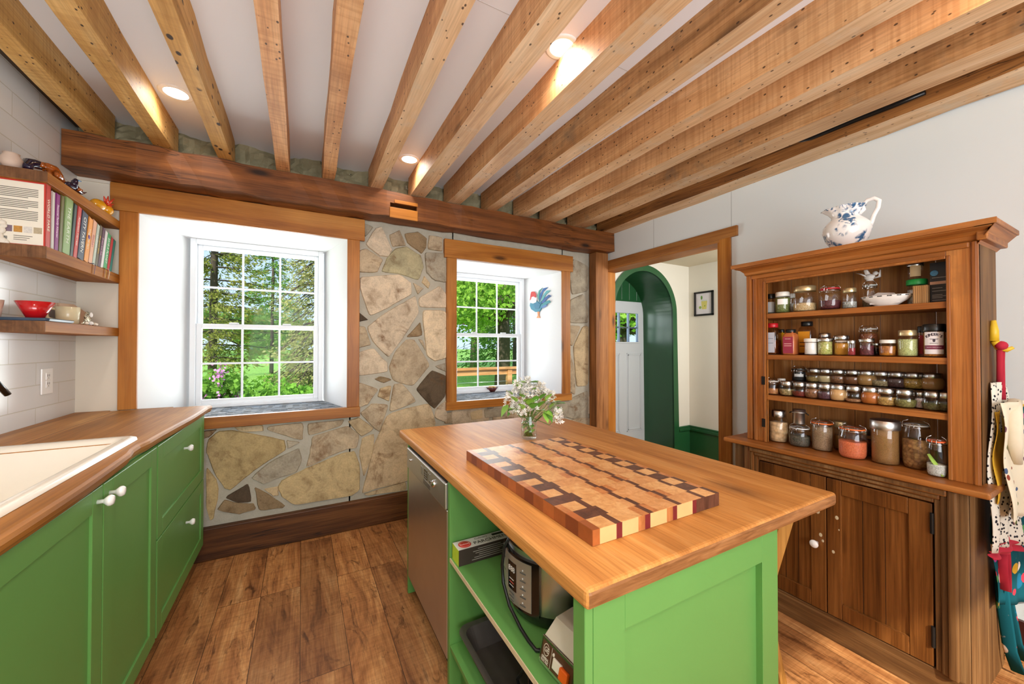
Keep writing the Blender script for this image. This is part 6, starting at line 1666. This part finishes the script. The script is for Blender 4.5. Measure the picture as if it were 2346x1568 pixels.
DOT = cloth_mat('dotted cotton', '#dcd6c8', '#2c2a30', 70, .45)
BIRD = cloth_mat('bird print linen', '#dfd4bb', ['#4a5a78', '#8a4030', '#5a6a34', '#3c3230', '#6a4a58'], 22, .34, True, 6)
TEAL = cloth_mat('teal floral cotton', '#12505a', ['#b03a86', '#d0a030', '#c83848', '#e8d8c8', '#5a9a5a', '#1f6a8a'], 17, .50)
YEL = flat('#d9a92c', .9, var=.05); REDC = flat('#b01c34', .85, var=.06)
def cloth(mb, xt0, xt1, zt, xb0, xb1, zb, y, amp, waves, mt, ph=0.0, drop=None, nu=40, nv=24, lean=0.0, tilt=0.0):
    """a hanging sheet gathered at the top and falling in folds"""
    def fn(u, v):
        s = v**0.55
        x = (xt0+(xt1-xt0)*u)*(1-s) + (xb0+(xb1-xb0)*u)*s
        z_ = zt+(zb+(drop(u) if drop else 0)-zt)*v
        return Vector((x, y - lean*v - tilt*u - amp*(0.35+0.65*v)*(1+math.sin(ph+u*waves*2*PI))/2 - 0.006*math.sin(v*9+u*5), z_))
    mb.grid(nu, nv, fn, mt)
hz_ = hk.z-0.05
hx = hk.x
def sheet_part(t, nm, *a, **k):
    m = MB(t.location); cloth(m, *a, **k)
    o = m.build(nm, None, t); s_ = o.modifiers.new('thickness', 'SOLIDIFY'); s_.thickness = .002; return o
AG = 'aprons hanging on the hutch side'
t = thing('kitchen_apron', 'white apron with black dots and red trim, hanging by a red strap', 'apron', (hx, .40, .7), AG)
m = MB(t.location); m.tube([(hx+.01, .382, hz_+.02), (hx+.035, .386, hz_-.05), (hx+.05, .388, hz_-.14), (hx+.06, .390, hz_-.20)], [.012, .010, .010, .012], REDC, 8, flat=.5)
m.tube([(hx+.005, .384, hz_+.02), (hx+.015, .386, hz_-.06), (hx+.02, .388, hz_-.14)], .008, REDC, 8, flat=.5)
m.ball((hx+.008, .380, hz_+.012), .022, REDC, 10, 8, sc=(1, .8, .8)); m.build('strap', None, t)
sheet_part(t, 'apron_cloth', hx-.04, hx+.08, hz_-.13, 2.25, 2.60, .60, .402, .020, 2.5, DOT, drop=lambda u: -.04*u, tilt=.02)
sheet_part(t, 'red_hem', 2.25, 2.60, .604, 2.25, 2.60, .576, .400, .020, 2.5, REDC, drop=lambda u: -.04*u, tilt=.02)
t = thing('kitchen_apron', 'cream apron printed with birds, draped over the dotted one', 'apron', (hx, .37, .8), AG)
sheet_part(t, 'apron_cloth', hx-.10, hx+.10, hz_-.20, 2.27, 2.74, .72, .378, .030, 2.0, BIRD, ph=1.0, drop=lambda u: -.03*u, lean=.004, tilt=.04)
m = MB(t.location); m.tube([(hx+.06, .358, hz_-.20), (hx+.0, .352, hz_-.25), (hx+.0, .350, hz_-.36), (hx+.04, .350, hz_-.44)], [.018, .022, .020, .012], flat('#ddd2ba', .9), 8, flat=.6)
m.tube([(hx+.06, .356, hz_-.21), (hx+.10, .348, hz_-.23), (hx+.15, .345, hz_-.32), (hx+.17, .345, hz_-.40)], [.014, .018, .020, .010], TEAL, 8, flat=.6); m.build('strap', None, t)
t = thing('kitchen_apron', 'dark teal apron with pink and gold florals, longest of the three', 'apron', (hx, .41, .5), AG)
sheet_part(t, 'apron_cloth', hx-.02, hx+.30, hz_-.45, 2.42, 2.79, .33, .424, .016, 2.2, TEAL, ph=2.0, drop=lambda u: -.06*u, tilt=.06)
m = MB(t.location)
for xa, xb_ in ((2.52, 2.60), (2.58, 2.72)): m.tube([(xa, .415, .42), (xa+.01, .410, .30), ((xa+xb_)/2, .400, .12), (xb_, .385, .02)], .020, TEAL, 8, flat=.2)
m.tube([(2.50, .398, .60), (2.51, .396, .50), (2.50, .394, .38)], .011, REDC, 8, flat=.3); m.tube([(2.46, .398, .60), (2.44, .396, .50), (2.45, .394, .40)], .014, REDC, 8, flat=.3); m.build('apron_ties', None, t)
t = thing('tea_towel', 'plain yellow cloth hanging between the dotted and the bird apron', 'towel', (hx, .39, .9), AG)
sheet_part(t, 'towel_cloth', hx-.06, hx+.05, hz_-.24, 2.27, 2.50, .78, .390, .010, 1.5, YEL, ph=.5)

# ------------------------------------------------------------------ framed drink picture in the hall
a, c = at_x(1592, 671, HX), at_x(1636, 722, HX)
t = thing('framed_picture', 'small black framed picture of a lime drink in the hall', 'picture', (HX-.001, (a.y+c.y)/2, c.z))
y0_, y1_, z0_, z1_ = c.y, a.y, c.z, a.z
m = MB(t.location)
for q in ((y0_, y0_+.022, z0_, z1_), (y1_-.022, y1_, z0_, z1_), (y0_, y1_, z0_, z0_+.022), (y0_, y1_, z1_-.022, z1_)): m.box(HX-.022, HX-.001, q[0], q[1], q[2], q[3], BLACK, bev=.002)
m.build('frame', None, t)
m = MB(t.location); m.box(HX-.008, HX-.002, y0_+.02, y1_-.02, z0_+.02, z1_-.02, flat('#d9d6dc', .5)); 
ym_, zm_ = (y0_+y1_)/2, (z0_+z1_)/2; xx = HX-.0085
def disc(y, z_, r, c_, sy=1., sz=1.): m.ball((xx, y, z_), r, flat(c_, .6, var=.2, scale=120), 14, 8, sc=(.02, sy, sz))
m.prism([(xx, ym_+.035, zm_+.03), (xx, ym_-.045, zm_+.03), (xx, ym_-.035, zm_-.07), (xx, ym_+.025, zm_-.07)], (-.0004, 0, 0), flat('#cfc870', .6, var=.2, scale=60))
m.prism([(xx, ym_+.037, zm_+.045), (xx, ym_-.047, zm_+.045), (xx, ym_-.045, zm_+.03), (xx, ym_+.035, zm_+.03)], (-.0003, 0, 0), flat('#c3cdc8', .6))
disc(ym_-.012, zm_-.03, .022, '#7d9a3c'); disc(ym_-.012, zm_-.03, .014, '#c8d27a'); disc(ym_+.05, zm_-.045, .018, '#8fae5a'); disc(ym_+.03, zm_+.075, .018, '#5a8a3c', .7, 1.4)
m.build('artwork', None, t)

# ------------------------------------------------------------------ rooster plaque on the window reveal, bowl on its sill
A_, B_ = Vector((W2['x1'], 3.104, 0)), Vector((W2['fx1'], YO, 0)); dv = (B_-A_).normalized(); nv_ = Vector((dv.y, -dv.x, 0)); 
if nv_.x > 0: nv_ = -nv_
def RP(px, py): return at_plane(px, py, A_, nv_)
rc = RP(1238, 695)
t = thing('rooster_plaque', 'painted metal rooster with blue tail on the right window reveal', 'wall ornament', rc)
def cp(px, py, o_=.004): return RP(1000+px/3.135, 500+py/3.135) + nv_*o_
def cut_(nm, pts, mt, o_, th=.005):
    m = MB(t.location); m.prism([cp(*p, o_) for p in pts], nv_*th, mt, inset=.0008); return m.build(nm, None, t)
cut_('body', [(680, 600), (705, 575), (730, 600), (755, 600), (765, 640), (745, 672), (715, 675), (685, 655), (675, 630)], flat('#3a7f96', .4, var=.25, scale=90), .002, .010)
cut_('neck', [(684, 560), (705, 555), (728, 575), (722, 605), (700, 615), (680, 610)], flat('#e6e2e0', .4, var=.1, scale=150), .011, .004)
cut_('comb', [(683, 545), (688, 530), (700, 528), (712, 530), (722, 545), (720, 575), (706, 565), (690, 568), (686, 585), (678, 592)], flat('#c23a30', .4), .012, .004)
for k, (pts, cc) in enumerate(((((740, 600), (728, 560), (738, 520), (765, 500), (745, 530), (742, 570)), '#4a8f8a'), (((745, 600), (745, 550), (770, 505), (805, 497), (770, 530), (755, 570)), '#2f5f9a'), (((752, 605), (765, 560), (795, 520), (825, 520), (790, 550), (768, 590)), '#5aa0a4'), (((755, 612), (780, 575), (810, 550), (830, 560), (800, 580), (775, 610)), '#345a94'), (((758, 625), (785, 600), (815, 590), (825, 605), (800, 618), (770, 640)), '#3f8a92'), (((758, 640), (780, 625), (805, 622), (790, 638), (768, 648)), '#5a7ab0'))):
    cut_('tail_feather', pts, flat(cc, .4, var=.2, scale=120), .003+.001*k)
cut_('legs', [(728, 672), (742, 672), (740, 700), (748, 718), (722, 718), (730, 700)], flat('#e08a50', .4), .004)
cut_('wing', [(705, 615), (735, 605), (755, 620), (745, 650), (715, 650)], flat('#2f6f8c', .4, var=.4, scale=140), .012, .004)
sp = at_z(1127, 898, W2['z0'])
bowl('wooden_bowl', 'small dark red bowl on the right window sill', sp+Vector((0, 0, .0005)), .030, .066, .050, flat('#5a2420', .3, var=.2))
t = thing('snack_mix', 'small tan pieces heaped in the dark red bowl', 'food', sp+Vector((0, 0, .03)), kind='stuff')
m = MB(t.location); rz_ = random.Random(2)
for k in range(40):
    a = rz_.uniform(0, 6.28); q = rz_.uniform(0, .042); m.ball(sp+Vector((q*math.cos(a), q*math.sin(a), .036+rz_.uniform(0, .016))), .009, flat(('#d8a85a', '#b8823c', '#e0c080')[k % 3], .7), 6, 4)
m.build('pieces', None, t)
# ------------------------------------------------------------------ outdoors seen through the panes
GZ = -0.35
def leaf_mat(name, c1, c2, tr=0.35):
    n = NT(name); v = n.coord()
    nz = n.noise(v, 1.6, 4); n2 = n.noise(v, 14, 2)
    col = n.mix(nz, lin(c1), lin(c2)); col = n.mix(.75, col, n.ramp(n2, [(.32, (.42, .48, .40)), (.68, (1.4, 1.36, 1.2))]), 'MULTIPLY')
    n.l(col, n.b.inputs['Base Color']); n.b.inputs['Roughness'].default_value = .7; n.b.inputs['Specular IOR Level'].default_value = .2
    tl = n.n('BsdfTranslucent'); n.l(col, tl.inputs[0]); mx = n.n('MixShader'); mx.inputs[0].default_value = tr
    n.l(n.b.outputs[0], mx.inputs[1]); n.l(tl.outputs[0], mx.inputs[2]); n.l(mx.outputs[0], n.out.inputs[0]); return n.m
SPRUCE = leaf_mat('spruce needles', '#667a38', '#b8b258'); SPRUCE2 = leaf_mat('pale spruce needles', '#94a058', '#d2c88e'); FIR = leaf_mat('deep fir needles', '#55863c', '#9cbc5c')
MAPLE = leaf_mat('maple leaves', '#7fb03c', '#b4d860'); SHRUB = leaf_mat('shrub leaves', '#6fae3c', '#a4d05a'); LILAC = leaf_mat('lilac leaves', '#5f9434', '#92bc50')
BARK = mortar_mat('#463c34', '#6a5e52', 'bark'); PINKF = flat('#d48ac0', .7, var=.15)
GRASS = leaf_mat('lawn grass', '#86b848', '#b0d868', .2)
def quads_mesh(name, P, D, S, mt, parent=None, loc=(0, 0, 0), seed=1, **k):
    """one mesh of many small leaf quads at points P, long direction D, sizes S"""
    r = np.random.default_rng(seed); n_ = len(P)
    D = D/np.maximum(1e-6, np.linalg.norm(D, axis=1, keepdims=True))
    T = np.cross(D, r.normal(size=(n_, 3))); T /= np.maximum(1e-6, np.linalg.norm(T, axis=1, keepdims=True))
    L, W_ = S[:, :1], S[:, 1:2]
    V = np.stack([P-D*L*.5, P+T*W_*.5, P+D*L*.5, P-T*W_*.5], 1).reshape(-1, 3) - np.array(loc)
    me = bpy.data.meshes.new(name)
    me.vertices.add(len(V)); me.vertices.foreach_set('co', V.astype('f4').ravel())
    me.loops.add(n_*4); me.loops.foreach_set('vertex_index', np.arange(n_*4, dtype='i4'))
    me.polygons.add(n_); me.polygons.foreach_set('loop_start', np.arange(0, n_*4, 4, dtype='i4')); me.polygons.foreach_set('loop_total', np.full(n_, 4, 'i4'))
    me.update(calc_edges=True); me.materials.append(mt)
    o = bpy.data.objects.new(name, me); C.collection.objects.link(o)
    if parent: o.parent = parent
    return o
def conifer(x, y, H, R, label, mt, seed, tiers=30, per=15, base=.10, dens=60, sz=.16, droop=.35, gapy=1.0, trunk=.16):
    r = np.random.default_rng(seed); t = thing('spruce_tree', label, 'tree', (x, y, GZ), 'evergreens beyond the lawn')
    m = MB(t.location); m.tube([(x, y, GZ), (x+.05, y, GZ+H*.5), (x, y, GZ+H)], [trunk, trunk*.6, .02], BARK, 10); m.build('trunk', None, t)
    P, D, S = [], [], []; mb = MB(t.location)
    for i in range(tiers):
        f = base+(1-base)*(i+.5)/tiers; z = GZ+H*f; rad = R*(1-f)**.75*(0.75+.4*r.random())
        for j in range(per):
            if r.random() > gapy: continue
            a = r.uniform(0, 2*np.pi); ln = rad*r.uniform(.6, 1.1); d = np.array([np.cos(a), np.sin(a), 0])
            mb.tube([Vector((x, y, z)), Vector((x, y, z))+Vector(d)*ln*.5-Vector((0, 0, ln*droop*.25)), Vector((x, y, z))+Vector(d)*ln-Vector((0, 0, ln*droop*.9))], [.02, .012, .004], BARK, 4, cap=False)
            n_ = int(dens*ln/R)+6; u = r.uniform(.18, 1, n_)**.75
            p = np.array([x, y, z])+np.outer(u*ln, d)+np.outer(-droop*ln*u*u, [0, 0, 1.0]); 
            sp = .10+.20*u*(1.1-u)
            p += r.normal(size=(n_, 3))*sp[:, None]*np.array([.8, .8, .35])*min(1, ln); p[:, 2] -= np.abs(r.normal(size=n_))*.10*ln
            dd = d+r.normal(size=(n_, 3))*.55; dd[:, 2] -= .35
            P.append(p); D.append(dd); S.append(np.stack([r.uniform(.7, 1.5, n_)*sz, r.uniform(.25, .45, n_)*sz], 1))
    mb.build('branches', None, t)
    quads_mesh('foliage', np.concatenate(P), np.concatenate(D), np.concatenate(S), mt, t, t.location, seed); return t
def broadleaf(x, y, H, R, label, mt, seed, n=9000, zc=.62, sz=.11, trunk=.20, name='maple_tree', cat='tree', group='leafy trees beyond the deck', flowers=0, low=0.0):
    r = np.random.default_rng(seed); t = thing(name, label, cat, (x, y, GZ), group)
    m = MB(t.location); top = Vector((x, y, GZ+H*.55))
    if trunk > .05:
        m.tube([(x, y, GZ), (x+.08, y, GZ+H*.25), top], [trunk, trunk*.8, trunk*.4], BARK, 10)
    K = 26; cc = []
    for k in range(K):
        a = r.uniform(0, 2*np.pi); q = R*np.sqrt(r.random()); z = GZ+H*(zc+(1-zc)*r.uniform(-1, .95)*(1-.45*q/R))
        c = np.array([x+q*np.cos(a), y+q*np.sin(a), max(GZ+low, z)]); cc.append(c)
        m.tube([(x, y, GZ+H*(.12 if trunk < .06 else .30)), (Vector((x, y, GZ+H*.35))+Vector(c))*.5, Vector(c)], [trunk*.4, trunk*.22, .01], BARK, 5)
    m.build('trunk', None, t)
    cc = np.array(cc); idx = r.integers(0, K, n); v = r.normal(size=(n, 3)); v /= np.linalg.norm(v, axis=1, keepdims=True)
    P = cc[idx]+v*(R*.34*r.random((n, 1))**.4)*np.array([1, 1, .7]); P[:, 2] = np.maximum(P[:, 2], GZ+.03)
    D = r.normal(size=(n, 3)); S = np.stack([r.uniform(.7, 1.4, n)*sz, r.uniform(.5, .9, n)*sz], 1)
    quads_mesh('foliage', P, D, S, mt, t, t.location, seed)
    if flowers:
        q = r.integers(0, K, flowers); P = []
        for k in q:
            d = r.normal(size=3); d /= np.linalg.norm(d); d[1] = -abs(d[1]); c = cc[k]+d*R*.36; P.append(c+r.normal(size=(60, 3))*np.array([.035, .035, .07]))
        P = np.concatenate(P); quads_mesh('flower_panicles', P, r.normal(size=P.shape), np.full((len(P), 2), .035), PINKF, t, t.location, seed)
    return t
# lawn and the far field rise gently away from the house
b = MB()
def lawn(u, v):
    x = -60+120*u; y = 3.75+v*v*95
    return Vector((x, y, GZ + 0.010*max(0, y-10) + .04*math.sin(x*.7+y*.4)*min(1, (y-3.7)*.2)))
b.grid(60, 40, lawn, GRASS); lo = b.build('lawn', kind='structure')
def ptx(px, Y): return at_y(px, 800, Y).x
conifer(ptx(486, 13), 13, 12.5, 1.75, 'tall dark spruce at the left of the left window', SPRUCE, 1, tiers=32, per=11, dens=120, sz=.115, droop=.12, gapy=.8, trunk=.11)
conifer(ptx(622, 24), 24, 11.5, 2.1, 'slender green fir in the middle distance of the left window', FIR, 2, tiers=28, per=10, dens=110, sz=.15, droop=.15, gapy=.72, trunk=.10)
conifer(ptx(745, 9.5), 9.5, 9.5, 1.35, 'pale drooping spruce at the right of the left window', SPRUCE2, 3, tiers=40, per=14, dens=120, sz=.075, droop=.65, trunk=.13)
broadleaf(ptx(545, 60), 60, 6.5, 4.5, 'bushy tree far across the field, seen in the left window', FIR, 4, n=3500, sz=.5, group='leafy trees beyond the deck')
broadleaf(ptx(640, 66), 66, 5.5, 4.5, 'low far tree beside the far bushy tree', SHRUB, 14, n=2500, sz=.5)
broadleaf(ptx(470, 6.3), 6.3, 1.55, .75, 'lilac bush with pink flowers below the left window', LILAC, 5, n=4200, zc=.55, sz=.085, trunk=.04, name='lilac_bush', cat='shrub', group='shrubs outside the left window', flowers=9)
broadleaf(ptx(600, 9.5), 9.5, 1.0, 1.25, 'leafy green shrub in the middle of the left window', SHRUB, 6, n=5200, zc=.5, sz=.11, trunk=.04, name='garden_shrub', cat='shrub', group='shrubs outside the left window')
broadleaf(ptx(672, 6.8), 6.8, 1.15, .8, 'leafy green shrub at the right foot of the left window', SHRUB, 7, n=3600, zc=.5, sz=.09, trunk=.04, name='garden_shrub', cat='shrub', group='shrubs outside the left window')
broadleaf(ptx(1150, 13.5), 13.5, 9.0, 4.2, 'large leafy maple in the right window', MAPLE, 8, n=22000, zc=.60, sz=.17, trunk=.32)
broadleaf(ptx(1085, 26), 26, 11, 5.0, 'leafy tree behind the large maple', MAPLE, 9, n=10000, zc=.55, sz=.26, trunk=.3)
conifer(ptx(1180, 19), 19, 13, 4.0, 'dark spruce behind the maple at the right window', FIR, 10, tiers=24, per=9, dens=110, sz=.20)
broadleaf(ptx(1425, 11), 11, 7.5, 3.6, 'light leafy tree seen through the hall door panes', MAPLE, 12, n=8000, zc=.5, sz=.24, trunk=.2)
# deck rail outside the right window
RAILW = wood('cedar rail', '#b07a44', '#d09a60', '#dcae78', 'X', across=12, along=.8, knots=.3, fibre=.3)
YRL = 6.2
ra, rb_ = at_y(1045, 847, YRL), at_y(1180, 845, YRL)
t = thing('deck_rail', 'orange cedar deck rail with wires outside the right window', 'railing', ((ra.x+rb_.x)/2, YRL, GZ))
m = MB(t.location); RX0 = ptx(950, YRL)
m.box(RX0, rb_.x+3.5, YRL-.07, YRL+.07, ra.z-.02, ra.z+.022, RAILW, bev=.004); m.box(RX0, rb_.x+3.5, YRL-.02, YRL+.02, ra.z-.115, ra.z-.02, RAILW); m.build('top_rail', None, t)
for px in (1166, 985, 1390):
    x = ptx(px, YRL); m = MB(t.location); m.box(x-.045, x+.045, YRL-.045, YRL+.045, GZ, ra.z-.02, RAILW, bev=.004); m.build('post', None, t)
for k in range(4):
    m = MB(t.location); z = ra.z-.24-.13*k; m.tube([(RX0, YRL, z), (rb_.x+3.5, YRL, z)], .004, CHROME, 6); m.build('wire', None, t)
b = MB(); b.box(RX0, rb_.x+3.6, 3.75, YRL+.15, GZ-.02, GZ+.10, wood('deck board', '#8a6a48', '#a5835c', '#b8966e', 'X', across=14)); b.build('deck_floor', kind='structure')
x = ptx(1128, 5.6)
t = thing('garden_chair', 'dark garden chair on the deck behind the rail', 'chair', (x, 5.7, GZ+.1))
CH = flat('#26282a', .5)
m = MB(t.location); m.box(x-.27, x+.27, 5.5, 5.95, GZ+.52, GZ+.56, CH, bev=.01); m.build('seat', None, t)
m = MB(t.location); m.prism([(x-.26, 5.92, GZ+.56), (x+.26, 5.92, GZ+.56), (x+.23, 6.05, GZ+1.0), (x-.23, 6.05, GZ+1.0)], (0, .03, 0), CH); m.build('backrest', None, t)
for sx_ in (-.25, .25):
    for yy in (5.52, 5.92): m = MB(t.location); m.box(x+sx_-.02, x+sx_+.02, yy-.02, yy+.02, GZ+.1, GZ+.53, CH); m.build('leg', None, t)
